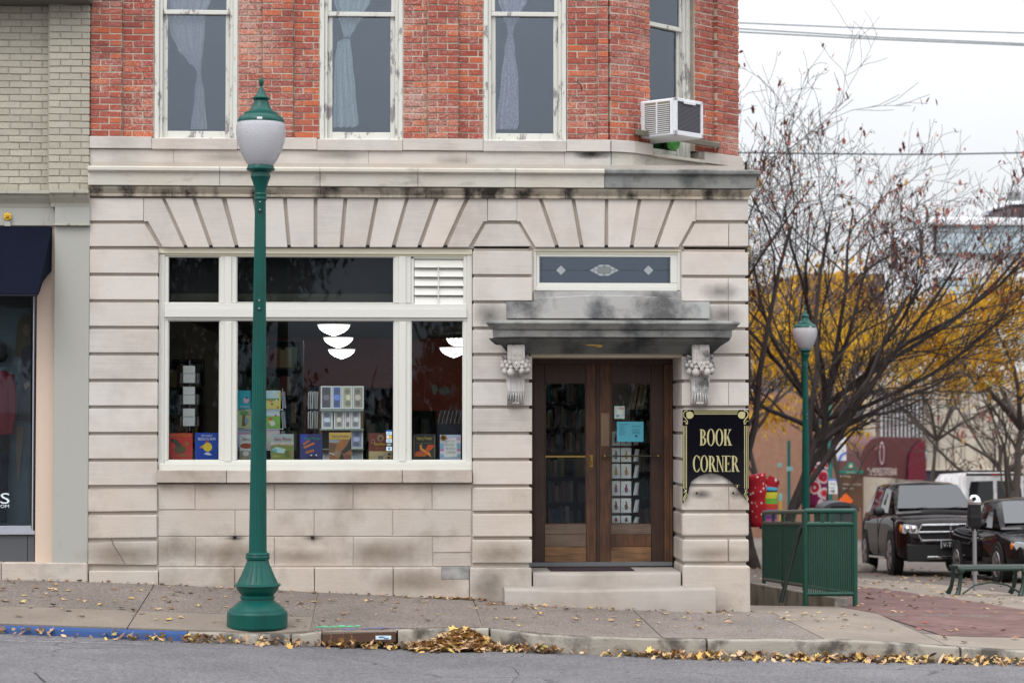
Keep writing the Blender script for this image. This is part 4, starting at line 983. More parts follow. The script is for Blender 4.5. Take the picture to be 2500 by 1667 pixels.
dbx(1467, 1008, 1487.5, 1089, 'push_plate', woodmat('tan_patch', (.16, .10, .05), (.24, .155, .08), 2), y=YD - .004, d=.005)
pb = MB(); pb.tube([P(1476, 1113, YD - .06), P(1607, 1113, YD - .06)], .009, 8); pb.obj('push_bar', simple('dark_bronze', (.05, .04, .03), .45, .6), DR, smooth=True)
for px in (1476, 1607):
    k = MB(); c = P(px, 1113, YD - .06); k.tube([c, c + Vector((0, .06, 0))], .012, 8); k.ball(c, .018); k.obj('push_bar_end', brass, DR, smooth=True)
# stone lintel over the doors
MB().box(XD0 - .02, XD1 + .02, .02, .82, P(1480, 872, .05).z, P(1480, 862, .05).z + .02).obj('door_lintel', stone('limestone_warm', (.50, .44, .34), (.2, .17, .12), .5), B, bevel=.004)
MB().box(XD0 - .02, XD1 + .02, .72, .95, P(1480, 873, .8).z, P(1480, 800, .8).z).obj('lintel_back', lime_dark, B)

# ---- leaded transom light
TW = part('transom_light')
def tb(*a, **k): return fb(*a, parent=TW, **k)
tb(1302, 606, 1663, 614, y=.04, d=.16, mat=cream); tb(1303, 614, 1309, 709, y=.05); tb(1654, 614, 1661, 709, y=.05); tb(1309, 614, 1654, 621, y=.06, mat=cream); tb(1309, 699, 1654, 710, y=.05); tb(1309, 691, 1654, 699, y=.066)
tb(1309, 621, 1317, 691, y=.066); tb(1637, 621, 1654, 691, y=.066); tb(1317, 621, 1637, 627.5, y=.066)
pane(1317, 627, 1637, 692, .10, TW, glassmat('leaded_transom_glass', .10, (.70, .76, .82)), 'pane')
frost = simple('bevelled_glass', (.34, .37, .38), .25, var=.2); came = simple('lead_came', (.06, .06, .07), .5, .6)
def flat(pts, y, d, name, mat, parent, bevel=0): return MB().prism(xz(pts, y), y - d, y).obj(name, mat, parent, bevel=bevel)
for cx in (1369.5, 1583): flat([(cx, 648), (cx + 12, 660), (cx, 672), (cx - 12, 660)], .099, .006, 'glass_diamond', frost, TW, .004)
el = [(1475 + 17 * math.cos(t), 660 + 9 * math.sin(t)) for t in rng(0, 2 * math.pi * 15 / 16, 15)]; flat(el, .099, .008, 'glass_oval', simple('oval_glass', (.2, .22, .22), .2), TW, .003)
for k in range(8):
    t0, t1 = k * math.pi / 4 + .03, (k + 1) * math.pi / 4 - .03
    rr = lambda t, f: (1475 + (17 + f * 9) * math.cos(t), 660 + (9 + f * 5) * math.sin(t))
    flat([rr(t0, .12), rr(t1, .12), rr(t1, .9), rr((t0 + t1) / 2, 1.15), rr(t0, .9)], .099, .006, 'glass_petal', frost, TW, .002)
for s_ in (-1, 1): flat([(1475 + s_ * 26, 655), (1475 + s_ * 35, 660), (1475 + s_ * 26, 665)], .099, .006, 'glass_petal', frost, TW)
lead = MB()
for a, b in ((1369.5 + 12, 1440), (1510, 1571), (1317, 1357), (1595, 1637)): lead.box(P(a, 660, .097).x, P(b, 660, .097).x, .094, .098, P(a, 660.7, .097).z, P(a, 659.3, .097).z)
for px in (1322.5, 1631.5): lead.box(P(px - .6, 660, .097).x, P(px + .6, 660, .097).x, .094, .098, P(px, 691, .097).z, P(px, 628, .097).z)
lead.obj('lead_came', came, TW)
MB().box(P(1312, 660, .3).x, P(1642, 660, .3).x, .40, .44, P(1480, 712, .3).z, P(1480, 600, .3).z).obj('transom_lining', simple('transom_lining', (.09, .10, .13), .9), TW)

MB().box(XD0 - .04, P(1304, 660, .06).x, .055, .5, Z(736, 0, 1480), Z(603, 0, 1480)).obj('jamb_filler', lime, TW); MB().box(P(1660, 660, .06).x, XD1 + .04, .055, .5, Z(736, 0, 1480), Z(603, 0, 1480)).obj('jamb_filler', lime, TW)
# ---- door canopy: blocking course, hood mould and bed
CN = part('door_hood')
block([(1303, 710.5), (1667, 710.5), (1667, 737), (1303, 737)], y=.015, depth=.1, mat=lime_ped, parent=CN, name='hood_upstand')
arc = [(1304 + (1666 - 1304) * i / 12, 729 - 8 * (1 - (i / 6 - 1) ** 2)) for i in range(13)]
block([(1237, 778), (1237, 737), (1304, 737)] + arc + [(1666, 737), (1733, 737), (1733, 778)], y=-.06, depth=.14, mat=lime_ped, bevel=.006, parent=CN, name='blocking_course')
hz = lambda py, y: Z(py, y, 1490)
def hood(sec, x0, x1, mat, nm, bevel=.004): return run(sec, x0, x1, mat, nm, CN, True, True, bevel)
hx0, hx1 = X(1262, 0, 800), X(1716, 0, 800)
hood([(.1, hz(779, 0)), (-.30, hz(783, -.3)), (-.345, hz(786, -.34)), (-.35, hz(790, -.35)), (-.335, hz(793, -.33)), (-.30, hz(803, -.3)), (-.29, hz(805, -.29)), (.1, hz(805, 0))], hx0, hx1, lime_cdk, 'hood_corona')
hood([(.1, hz(805.5, 0)), (-.275, hz(805.5, -.27)), (-.27, hz(823, -.27)), (.1, hz(823, 0))], hx0, hx1, lime_cdk, 'hood_fascia')
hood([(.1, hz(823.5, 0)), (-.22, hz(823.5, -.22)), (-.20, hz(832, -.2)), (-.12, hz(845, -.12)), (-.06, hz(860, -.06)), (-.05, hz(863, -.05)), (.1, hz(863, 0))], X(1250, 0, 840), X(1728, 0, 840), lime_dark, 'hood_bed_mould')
och = MB(); och.ball(P(1448, 840, -.135), .10, (1, .12, .22), 12, 6); och.ball(P(1462, 843, -.125), .05, (1, .2, .5), 8, 5); och.obj('ochre_patch', simple('ochre_mortar', (.42, .26, .07), .9, bump=.5), CN, smooth=True, angle=180)
carve = stone('carved_limestone', (.50, .47, .45), (.05, .05, .055), .85, 4.5, .5, .50, .64)
for bx_, dx in ((1260, 0), (1711, 0)):
    K = part('console_bracket'); x = lambda px: P(bx_ + px, 900, -.15).x; z = lambda py: P(bx_, py, -.12).z
    run([(.05, z(826)), (-.20, z(826)), (-.17, z(834)), (-.12, z(842)), (.05, z(843))], x(-22), x(22), lime_dark, 'console_cap', K, True, True, .003)
    sec = [(.05, z(842)), (-.15, z(842)), (-.165, z(850)), (-.175, z(862)), (-.18, z(876)), (-.17, z(890)), (-.14, z(900)), (-.10, z(908)), (-.075, z(918)), (-.085, z(932)), (-.11, z(945)), (-.115, z(955)), (-.10, z(964)), (-.08, z(968)), (-.085, z(975)), (-.07, z(984)), (-.03, z(989)), (.05, z(990))]
    run(sec, x(-21), x(21), carve, 'scroll', K, bevel=.004)
    for o_ in (-14, 0, 14):
        rib = MB(); rib.tube([(x(o_), a - .002, b) for a, b in sec[1:15]], .010, 6); rib.obj('scroll_rib', carve, K, smooth=True)
    block([(bx_ - 24, 915), (bx_ + 22, 915), (bx_ + 22, 990), (bx_ - 24, 990)], y=-.02, depth=.05, mat=lime, parent=K, name='back_plate')
    fr_ = MB(); random.seed(bx_)
    for px, py, r_, yy in ((-26, 906, 9, -.13), (-13, 909, 10, -.20), (13, 908, 10, -.20), (26, 905, 9.5, -.15), (-31, 893, 8, -.10), (-21, 893, 6.5, -.17), (-12, 897, 6, -.2), (12, 897, 6.5, -.2), (22, 893, 8, -.17), (31, 892, 8, -.10), (-25, 884, 6, -.13), (-15, 886, 6, -.19), (15, 886, 6, -.19), (25, 883, 7, -.13), (0, 888, 6, -.2), (-5, 893, 5, -.21), (6, 893, 5, -.21), (-33, 884, 5, -.07), (33, 882, 5, -.07)):
        fr_.ball((x(px), yy + .02, z(py)), r_ / 232, (1, 1, 1), 9, 6)
    fr_.obj('fruit_swag', carve, K, smooth=True, angle=180)
    lf = MB()
    for s_ in (-1, 1):
        for k in range(5):
            lf.tube([(x(s_ * 22), -.10 + k * .012, z(872 + k * 4)), (x(s_ * 30), -.09 + k * .012, z(868 + k * 4)), (x(s_ * (34 - k)), -.04, z(872 + k * 5))], [.008, .011, .004], 5)
    lf.obj('palm_leaf', carve, K, smooth=True)
    for s_ in (-1, 1):
        rb = MB(); pts = [(x(-s_ * 9), -.185, z(882)), (x(-s_ * 4), -.225, z(894)), (x(s_ * 2), -.225, z(904)), (x(s_ * 6), -.19, z(912))]
        for o_ in (-.008, .008): rb.tube([(a + o_, b, c) for a, b, c in pts], .0065, 5)
        rb.obj('ribbon', carve, K, smooth=True)
    lw_ = MB()
    for k in range(-3, 4): lw_.tube([(x(k * 5.5), -.10, z(955)), (x(k * 6.2), -.135 + abs(k) * .012, z(966 + abs(k))), (x(k * 6.4), -.12 + abs(k) * .012, z(980 - abs(k))), (x(k * 6), -.07, z(985))], [.007, .010, .009, .005], 5)
    lw_.ball((x(0), -.09, z(984)), .03, (1.5, 1, .7), 10, 6); lw_.obj('acanthus_leaf', carve, K, smooth=True)
random.seed(11)

# ---- doorsteps worn hollow in the middle
ST = part('doorstep')
def step(x0, x1, ztop, zbot, y0, y1, dip, name):
    rings = []
    for i in range(25):
        t = i / 24; x = x0 + (x1 - x0) * t; q = dip * (math.exp(-((t - .36) / .2) ** 2) + .35 * math.exp(-((t - .7) / .15) ** 2)); e = .006 if 0 < i < 24 else .02
        zb_ = zbot(x) if callable(zbot) else zbot
        rings.append([(x, y0, zb_), (x, y0, ztop - q - .03), (x, y0 + .012, ztop - q - .008), (x, y0 + .03 + q, ztop - q * .8), (x, y0 + .18, ztop - q * .2), (x, y1, ztop), (x, y1, zb_)])
    mb = MB(); mb.loft(rings); return mb.obj(name, stone('worn_doorstep', (.37, .325, .295), (.21, .18, .155), .5, 1.5, .4), ST, smooth=True, angle=50)
step(X(1301.5), X(1661), P(1480, 1396, .02).z, P(1480, 1445, 0).z, .005, .86, .012, 'upper_step')
step(X(1232, -.33, 1450), X(1747, -.33, 1450), P(1480, 1436, -.33).z, lambda x: G(x, -.33) - .1, -.335, .02, .018, 'lower_step')
zs = P(1480, 1396, .02).z
mat_ = MB(); mat_.box(P(1345, 1390, .15).x, P(1549, 1390, .15).x, .17, .66, zs + .002, zs + .014); tag(mat_.obj('doormat', simple('maroon_doormat', (.035, .016, .02), .95, bump=.6, bscale=300), None, bevel=.004), 'thin dark maroon doormat on the upper step at the double doors', 'doormat')

# ---- black and gold shop sign
gold = simple('gold_leaf_paint', (.52, .47, .24), .4, .35, var=.18, scale=9)
YS = -.03
SG = empty('shop_sign', 'black and gold shop sign with arched lower edge fixed to the limestone pier', 'sign', P(1747, 1115, YS))
pan = [(1666.5, 1229), (1666.5, 1000), (1828.5, 1000), (1829, 1229), (1824, 1222), (1816, 1211), (1803, 1197), (1791, 1181), (1779, 1171), (1766, 1163), (1752, 1157), (1736, 1154.5), (1722, 1156.5), (1708, 1161), (1697, 1168), (1688, 1175), (1683, 1190), (1680, 1207), (1674, 1219)]
MB().prism(xz(pan, YS), YS, YS + .014).obj('panel', simple('gloss_black_panel', (.004, .004, .007), .07, var=.2), SG, bevel=.002)
YT = YS - .002
def gl(pts, nm='gold_line'): return MB().prism(xz(pts, YT), YT, YT + .0015).obj(nm, gold, SG)
for px, py in ((1668.3, 1), (1672.2, 1), (1676, 1), (1817.8, 1), (1822.1, 1), (1826.2, 1)): gl([(px - .9, 1039), (px + .9, 1039), (px + .9, 1192), (px - .9, 1192)])
for py in (1002.0, 1006.4, 1010.3): gl([(1693 + (py - 1002) * .3, py - .9), (1803 - (py - 1002) * .4, py - .9), (1803 - (py - 1002) * .4, py + .9), (1693 + (py - 1002) * .3, py + .9)])
def tubeline(pts, r_, nm): 
    mb = MB(); mb.tube([P(a, b, YT) for a, b in pts], r_, 5); o = mb.obj(nm, gold, SG, smooth=True); return o
for s_, cx in ((1, 1666.5), (-1, 1828.5)):
    f = lambda a, b: (cx + s_ * a, b)
    shell = [f(17 + 10 * math.cos(t), 1013 + 9 * math.sin(t)) for t in rng(-2.6, 2.2, 12)] + [f(10, 1017)]
    gl(shell, 'gold_shell')
    tubeline([f(12, 1002), f(5, 1004), f(2, 1010), f(3, 1017), f(8, 1022), f(12, 1028), f(11, 1036)], .006, 'gold_scroll'); tubeline([f(2, 1028), f(7, 1027), f(6, 1032), f(10, 1030), f(8, 1036)], .005, 'gold_scroll')
    tubeline([f(4, 1194), f(9, 1197), f(3, 1202), f(10, 1203), f(5, 1210), f(2, 1217), f(5, 1225)], .006, 'gold_scroll'); tubeline([f(10, 1194), f(8, 1201), f(12, 1208), f(7, 1213), f(4, 1221)], .005, 'gold_scroll')
def ring(cx, cy, rx, ry, tx, ty, t0=0, t1=2 * math.pi, n=28):
    po = [(cx + rx * math.cos(t), cy + ry * math.sin(t)) for t in rng(t0, t1, n)]; pi_ = [(cx + (rx - tx) * math.cos(t), cy + (ry - ty) * math.sin(t)) for t in rng(t0, t1, n)]
    return [[po[i], po[i + 1], pi_[i + 1], pi_[i]] for i in range(n)]
def rect(a, b, c, d): return [[(a, b), (c, b), (c, d), (a, d)]]
def stem(x_, wd=.17): return rect(x_, 0, x_ + wd, 1) + rect(x_ - .05, 0, x_ + wd + .05, .045) + rect(x_ - .05, .955, x_ + wd + .05, 1)
h2 = math.pi / 2
GL = {'B': (.62, stem(.07) + ring(.22, .745, .30, .255, .15, .05, -h2, h2) + ring(.22, .27, .36, .27, .16, .05, -h2, h2)),
      'O': (.74, ring(.37, .5, .35, .53, .16, .045)),
      'K': (.70, stem(.07) + [[(.24, .40), (.30, .46), (.60, .96), (.52, .96)], [(.27, .53), (.40, .62), (.68, .03), (.49, .03)]] + rect(.44, .955, .67, 1) + rect(.40, 0, .74, .045)),
      'C': (.66, ring(.37, .5, .35, .53, .16, .045, .75, 2 * math.pi - .75) + [[(.60, .70), (.64, .70), (.64, 1.0), (.60, .93)], [(.60, .10), (.66, .24), (.63, .28), (.56, .08)]]),
      'R': (.68, stem(.07) + ring(.22, .73, .32, .27, .15, .05, -h2, h2) + [[(.28, .48), (.42, .50), (.70, .02), (.50, .02)]] + rect(.48, 0, .74, .045)),
      'N': (.74, rect(.10, 0, .16, 1) + rect(.58, 0, .64, 1) + [[(.06, 1), (.24, 1), (.64, 0), (.58, -.04)]] + rect(0, .955, .2, 1) + rect(.02, 0, .25, .045) + rect(.49, .955, .74, 1)),
      'E': (.62, stem(.07) + rect(.2, .955, .54, 1) + rect(.2, 0, .56, .045) + rect(.2, .48, .42, .525) + [[(.50, .955), (.54, .955), (.54, .80)], [(.51, .045), (.57, .22), (.56, .045)]] + rect(.39, .41, .42, .6)),
      'T': (.6, rect(.22, 0, .38, 1) + rect(.0, .95, .6, 1) + rect(.0, .78, .04, 1) + rect(.56, .78, .6, 1))}
def glyphs(s, x0, y0, x1, y1):
    tot = sum(GL[c][0] for c in s); u = x0
    for i, c in enumerate(s):
        wd = GL[c][0] / tot * (x1 - x0); mb = MB()
        for j, poly in enumerate(GL[c][1]):
            yy = YT - .0004 * (j % 4) - .0002 * (j // 4 % 5)
            mb.prism(xz([(u + a / GL[c][0] * wd, y1 - b * (y1 - y0)) for a, b in poly], YT), yy, YT + .0015)
        mb.obj('gold_letter', gold, SG); u += wd
glyphs('BOOK', 1708, 1047.5, 1786, 1087); glyphs('CORNER', 1691, 1112, 1804, 1151); glyphs('T', 1795, 1183, 1805, 1190)
for px in (1701, 1790):
    k = MB(); c = P(px, 1203, -.002); k.tube([c + Vector((0, -.003, 0)), c + Vector((0, .01, 0))], .011, 8); k.obj('bolt_hole', black, gw)

# ---- soot, damp and chips on the stone
def stain(px, py, rx, ry, y, col, parent, amt=.8, sc=9, name='soot_stain'):
    key = 'stain_%02d_%02d' % (int(col[0] * 99), int(amt * 99))
    if key not in MATS:
        m, t, b, N, L = nodemat(key); b.inputs['Base Color'].default_value = (*col, 1); b.inputs['Roughness'].default_value = .95; b.inputs['Specular IOR Level'].default_value = .1
        tc = N('ShaderNodeTexCoord'); mp = N('ShaderNodeMapping'); mp.inputs['Location'].default_value = (-1, 0, -1); mp.inputs['Scale'].default_value = (2, 0, 2); L(tc.outputs['Generated'], mp.inputs['Vector'])
        ln = N('ShaderNodeVectorMath'); ln.operation = 'LENGTH'; L(mp.outputs[0], ln.inputs[0])
        g = N('ShaderNodeNewGeometry'); n1 = N('ShaderNodeTexNoise'); n1.inputs['Scale'].default_value = sc; n1.inputs['Detail'].default_value = 7; n1.inputs['Roughness'].default_value = .65; L(g.outputs['Position'], n1.inputs['Vector'])
        ad = N('ShaderNodeMath'); ad.operation = 'MULTIPLY_ADD'; ad.inputs[1].default_value = .75; L(n1.outputs['Fac'], ad.inputs[0]); L(ln.outputs['Value'], ad.inputs[2])
        r = ramp(N, [(.30, (amt,) * 3), (.62, (amt * .5,) * 3), (.98, (0, 0, 0))]); sc2 = N('ShaderNodeMath'); sc2.operation = 'MULTIPLY'; sc2.inputs[1].default_value = .72; L(ad.outputs[0], sc2.inputs[0]); L(sc2.outputs[0], r.inputs[0]); L(r.outputs[0], b.inputs['Alpha'])
    a, b_ = P(px - rx, py + ry, y), P(px + rx, py - ry, y)
    mb = MB(); mb.add([(a.x, y, a.z), (b_.x, y, a.z), (b_.x, y, b_.z), (a.x, y, b_.z)], [(0, 1, 2, 3)]); return mb.obj(name, MATS[key], parent)
sg_, sb_ = (.045, .042, .042), (.20, .145, .10)
stain(1445, 377, 52, 14, YB - PR - .003, sg_, upm, .95); stain(1760, 712, 62, 26, -.003, sg_, gw, .4); stain(1196, 770, 46, 40, -.003, sg_, gw, .5); stain(1765, 770, 56, 34, -.003, sg_, gw, .45)
stain(1712, 1206, 34, 14, -.004, sg_, gw, .6); stain(1800, 1206, 24, 14, -.004, sg_, gw, .5); stain(1190, 1425, 48, 44, -.024, sg_, gw, .28); stain(1735, 1165, 40, 16, -.004, sg_, gw, .45)
for px, py, rx, ry in ((300, 1352, 90, 26), (430, 1340, 60, 34), (560, 1350, 110, 26), (940, 1350, 110, 34), (1220, 1350, 70, 26), (740, 1358, 90, 20), (1740, 1350, 80, 18), (1010, 1420, 100, 30)): stain(px, py, rx * 1.35, ry * 1.25, -.026 if py > 1390 else -.006 if px < 390 or px > 1150 else .012, sb_, gw, .42, 4, 'damp_stain')
for px, py, rx, ry in ((560, 385, 110, 14), (830, 380, 90, 12), (1110, 392, 60, 14)): stain(px, py, rx, ry, YB - PR - .003, (.22, .19, .16), upm, .35, 5, 'damp_stain')
for px in (573, 763):
    MB().box(P(px - 4, 1311, .01).x, P(px + 4, 1311, .01).x, .004, .03, P(px, 1314.5, .01).z, P(px, 1308, .01).z).obj('lifting_hole', black, gw, bevel=.003); stain(px, 1312, 34, 7, .011, sg_, gw, .6, 9)
MB().tube([P(a, b, -.001) for a, b in ((272, 1315), (276, 1328), (284, 1341), (291, 1352), (298, 1364), (305, 1375))], .003, 5).obj('crack', black, gw)
# ------------------------------------------------------------------ window display
paper = simple('book_pages', (.72, .68, .58), .9)
def ell(cx, cy, rx, ry, n=14): return [(cx + rx * math.cos(2 * math.pi * k / n), cy + ry * math.sin(2 * math.pi * k / n)) for k in range(n)]
CC = {}
def colr(c):
    k = 'print_%02d_%02d_%02d' % tuple(int(v * 99) for v in c)
    return simple(k, c, .45, var=.15, scale=45)
def book(x0, y0, x1, y1, y, col, shapes, texts, label, lean=0, name='book', cat='book', thick=.03, group=None):
    base = P((x0 + x1) / 2, y1, y); o = empty(name, label, cat, base, group)
    a, b = P(x0, y1, y), P(x1, y0, y)
    MB().box(a.x, b.x, y, y + .003, a.z, b.z).obj('front_cover', colr(col), o)
    MB().box(a.x + .004, b.x - .003, y + .003, y + thick, a.z + .003, b.z - .003).obj('page_block', paper, o)
    MB().box(a.x, b.x, y + thick, y + thick + .003, a.z, b.z).obj('back_cover', colr(col), o)
    d = .0
    for i, (pts, c) in enumerate(shapes):
        yy = y - .0006 * (i + 1)
        MB().prism(xz(pts, yy), yy, y - .0001).obj('cover_art', colr(c), o)
    for i, (s, bx_, c) in enumerate(texts):
        pxletters(s, *bx_, y - .0006 * (len(shapes) + 2), colr(c), o, name='title')
    return o
def box_(a, b, c, d): return [(a, b), (c, b), (c, d), (a, d)]
YK = .24
book(409, 1057, 470, 1124, YK, (.50, .03, .02), [(ell(440, 1097, 15, 10), (.10, .08, .02)), ([(414, 1071), (430, 1072), (444, 1086), (436, 1094)], (.035, .04, .02)), ([(425, 1113), (448, 1108), (462, 1110), (458, 1113)], (.22, .13, .02)), (ell(456, 1083, 4, 5), (.20, .15, .02))],
     [('FANTASTIC BEASTS', (413, 1059, 466, 1066), (.55, .22, .02))], 'red hardback with a dark winged beast propped in the window')
book(476, 1056, 533, 1124, YK, (.01, .06, .42), [(ell(507, 1091, 11, 11), (.80, .58, .03)), ([(486, 1092), (496, 1086), (497, 1094)], (.7, .35, .1)), ([(497, 1107), (508, 1103), (518, 1110), (508, 1111)], (.6, .66, .75)), ([(500, 1080), (507, 1074), (511, 1080)], (.5, .08, .05))],
     [('THE TALES of', (491, 1061, 518, 1066), (.8, .85, .9)), ('BEEDLE the BARD', (484, 1068, 527, 1074), (.8, .85, .9))], 'blue hardback with a big yellow sun propped in the window')
HP = 'Harry Potter'
book(585, 1060, 640, 1124, YK, (.52, .55, .55), [(ell(603, 1088, 17, 7), (.30, .05, .02)), (box_(586, 1100, 639, 1123), (.22, .21, .19)), (ell(600, 1107, 8, 6), (.55, .52, .48)), (ell(622, 1112, 9, 6), (.30, .10, .05)), (ell(596, 1118, 5, 3), (.4, .3, .1))],
     [(HP, (592, 1067, 634, 1078), (.10, .08, .06))], 'book with a red engine cloud cover half hidden behind the green lamp post')
book(661, 1059, 717, 1124, YK, (.36, .42, .42), [(box_(661.5, 1081, 716.5, 1086), (.72, .66, .55)), (box_(661.5, 1086, 716.5, 1123.5), (.20, .24, .06)), ([(664, 1097), (675, 1090), (697, 1096), (694, 1106), (678, 1105)], (.42, .62, .60)), ([(664, 1098), (672, 1094), (678, 1101), (672, 1104)], (.10, .42, .48)), (ell(703, 1108, 9, 8), (.12, .16, .04)), (ell(675, 1114, 10, 4), (.32, .33, .08)), (ell(708, 1107, 2, 5), (.45, .14, .04))],
     [(HP, (669, 1067, 712, 1078), (.40, .02, .04)), ('CHAMBER OF SECRETS', (665, 1082, 715, 1085.5), (.35, .08, .04))], 'green and grey book with a pale flying car shape propped beside the lamp post')
book(732, 1059, 787, 1123, YK, (.03, .035, .16), [(box_(732.5, 1060, 751, 1082), (.03, .05, .40)), ([(739, 1082), (755, 1072), (757, 1077), (741, 1087)], (.45, .13, .03)), ([(740, 1090), (766, 1079), (769, 1084), (743, 1095)], (.50, .15, .04)), ([(745, 1102), (765, 1096), (768, 1102), (747, 1107)], (.45, .12, .03)), (ell(760, 1111, 2, 2), (.75, .8, .6)), (ell(772, 1110.5, 2, 2), (.75, .8, .6)), (ell(764, 1116, 14, 4), (.02, .02, .06))],
     [(HP, (742, 1066, 783, 1076), (.03, .30, .12))], 'dark blue book with glowing eyes and orange streaks propped in the window')
book(803, 1055, 858, 1123, YK, (.34, .15, .06), [(box_(803.5, 1056, 857.5, 1072), (.66, .42, .10)), (box_(804, 1073, 836, 1080), (.30, .38, .40)), ([(804, 1080), (822, 1085), (815, 1103), (804, 1104)], (.17, .09, .05)), ([(829, 1074), (836, 1071), (838, 1092), (828, 1091)], (.50, .17, .03)), ([(833, 1102), (846, 1088), (858, 1064), (858, 1096), (840, 1107)], (.045, .04, .035)), (ell(823, 1108, 7, 9), (.30, .22, .14)), ([(832, 1110), (836, 1100), (840, 1122), (828, 1123)], (.03, .03, .03)), ([(804, 1104), (818, 1108), (816, 1111), (804, 1107)], (.6, .55, .5)), (box_(840, 1109, 857.5, 1122.5), (.22, .08, .05))],
     [(HP, (811, 1061, 852, 1070), (.12, .10, .07))], 'brown and orange book with a dark winged shape propped before the card stand')
book(900, 1057, 957, 1123, YK, (.19, .045, .03), [(box_(900.5, 1101, 956.5, 1122.5), (.52, .40, .20)), (ell(929, 1069, 7.5, 7.5), (.40, .30, .18)), (ell(929, 1070, 5, 5.5), (.14, .06, .04)), (ell(910.5, 1077, 5, 5.5), (.36, .26, .15)), (ell(910.5, 1077, 3.5, 4), (.13, .05, .03)), (box_(923, 1112, 935, 1123), (.15, .15, .16)), (box_(936, 1106, 944, 1110), (.45, .42, .36)), (ell(950, 1108, 4, 3), (.06, .06, .1)), (ell(949, 1117, 4, 3), (.08, .05, .07))],
     [(HP, (914, 1080, 942, 1089), (.72, .52, .06)), ('FILM WIZARDRY', (917, 1092, 941, 1096), (.42, .16, .08))], 'maroon book with a tan lower band propped beside the card payment stickers')
book(1008, 1059, 1064, 1122, YK, (.03, .03, .028), [(box_(1010.5, 1062, 1011.5, 1119), (.30, .22, .08)), (box_(1060, 1062, 1061, 1119), (.30, .22, .08)), (ell(1027, 1107, 15, 6), (.62, .07, .02)), ([(1024, 1088), (1029, 1083), (1031, 1094), (1049, 1104), (1053, 1116), (1036, 1104), (1026, 1098)], (.78, .30, .03)), ([(1040, 1094), (1046, 1085), (1061, 1086), (1058, 1092), (1046, 1103), (1040, 1104)], (.65, .09, .02)), (ell(1031, 1106, 5, 1.6), (.20, .08, .32)), ([(1011, 1114), (1018, 1104), (1042, 1108), (1040, 1114)], (.60, .13, .02))],
     [(HP, (1018, 1065, 1055, 1076), (.60, .44, .07)), ('CREATURES OF WIZARDRY', (1014, 1080, 1058, 1083), (.20, .15, .05))], 'black book with an orange fire bird propped in the narrow pane')
gf = book(1074, 1061, 1125, 1122, YK, (.52, .60, .78), [(box_(1074, 1068, 1124.5, 1074), (.72, .42, .62)), (box_(1074.5, 1074, 1124.5, 1082), (.80, .74, .80)), (box_(1074.5, 1082, 1124.5, 1096), (.30, .52, .72)), (box_(1074.5, 1096, 1124.5, 1101), (.68, .22, .48)), (box_(1074.5, 1101, 1124.5, 1108), (.80, .72, .78)), (box_(1075, 1108, 1124.5, 1115), (.28, .55, .75)), ([(1084, 1071), (1114, 1068), (1116, 1115), (1084, 1116)], (.82, .82, .78))],
          [("DON'T JUST", (1087, 1074, 1110, 1080), (.25, .25, .32)), ('WAIT FOR', (1087, 1083, 1108, 1089), (.25, .25, .32)), ('RECEIVE', (1088, 1092, 1111, 1098), (.25, .25, .32)), ('SOMETHING', (1088, 1101, 1112, 1107), (.25, .25, .32))],
          'gift package in striped pastel paper with a gold bow and a handwritten note', name='gift_package', cat='package', thick=.05)
bw = MB(); c = P(1083, 1068, YK - .03); random.seed(3)
for k in range(22):
    a = random.uniform(0, 6.28); e = random.uniform(-.3, 1); r_ = .028 * random.uniform(.6, 1.1)
    d = Vector((math.cos(a) * r_, -abs(e) * .02, math.sin(a) * r_)); bw.tube([c, c + d * .8 + Vector((0, -.012, 0)), c + d * 1.2], [.004, .009, .003], 5)
bw.obj('bow', simple('gold_foil', (.55, .27, .06), .25, .8), gf)
# payment stickers on the pane
for i, (y0, y1, c, s, cc) in enumerate(((1049, 1053, (.01, .10, .35), '', None), (1053, 1062, (.60, .80, .85), 'AMEX', (.05, .25, .50)), (1062, 1071, (.08, .08, .10), '', None), (1071, 1080, (.62, .78, .85), 'VISA', (.05, .12, .45)), (1080, 1090, (.05, .08, .07), 'DEBIT', (.7, .75, .7)), (1090, 1100, (.70, .82, .88), '', None))):
    o = MB().prism(xz(box_(943, y0 + .3, 957, y1 - .3), .123), .122, .1235).obj('payment_sticker', colr(c))
    tag(o, ['plain dark blue strip sticker, topmost of the payment stickers on the glass', 'light blue square card sticker on the shop glass', 'card sticker with a white and a yellow overlapping disc on the glass', 'pale card sticker reading VISA on the shop glass', 'dark green debit card sticker on the shop glass', 'pale card sticker with one blue disc, lowest on the shop glass'][i], 'sticker', 'payment stickers on the shop glass')
    if s: pxletters(s, 945, y0 + 2.5, 955, y1 - 2.5, .121, colr(cc), o)
    if i == 2:
        for cx, c_ in ((947, (.75, .72, .72)), (953, (.75, .50, .04))): MB().prism(xz(ell(cx, 1066.5, 4, 4), .121), .1205 - .0003 * (cx > 950), .1218).obj('disc', colr(c_), o)
    if i == 5: MB().prism(xz(ell(950, 1095, 3, 2.6), .121), .1205, .1218).obj('disc', colr((.02, .15, .5)), o)
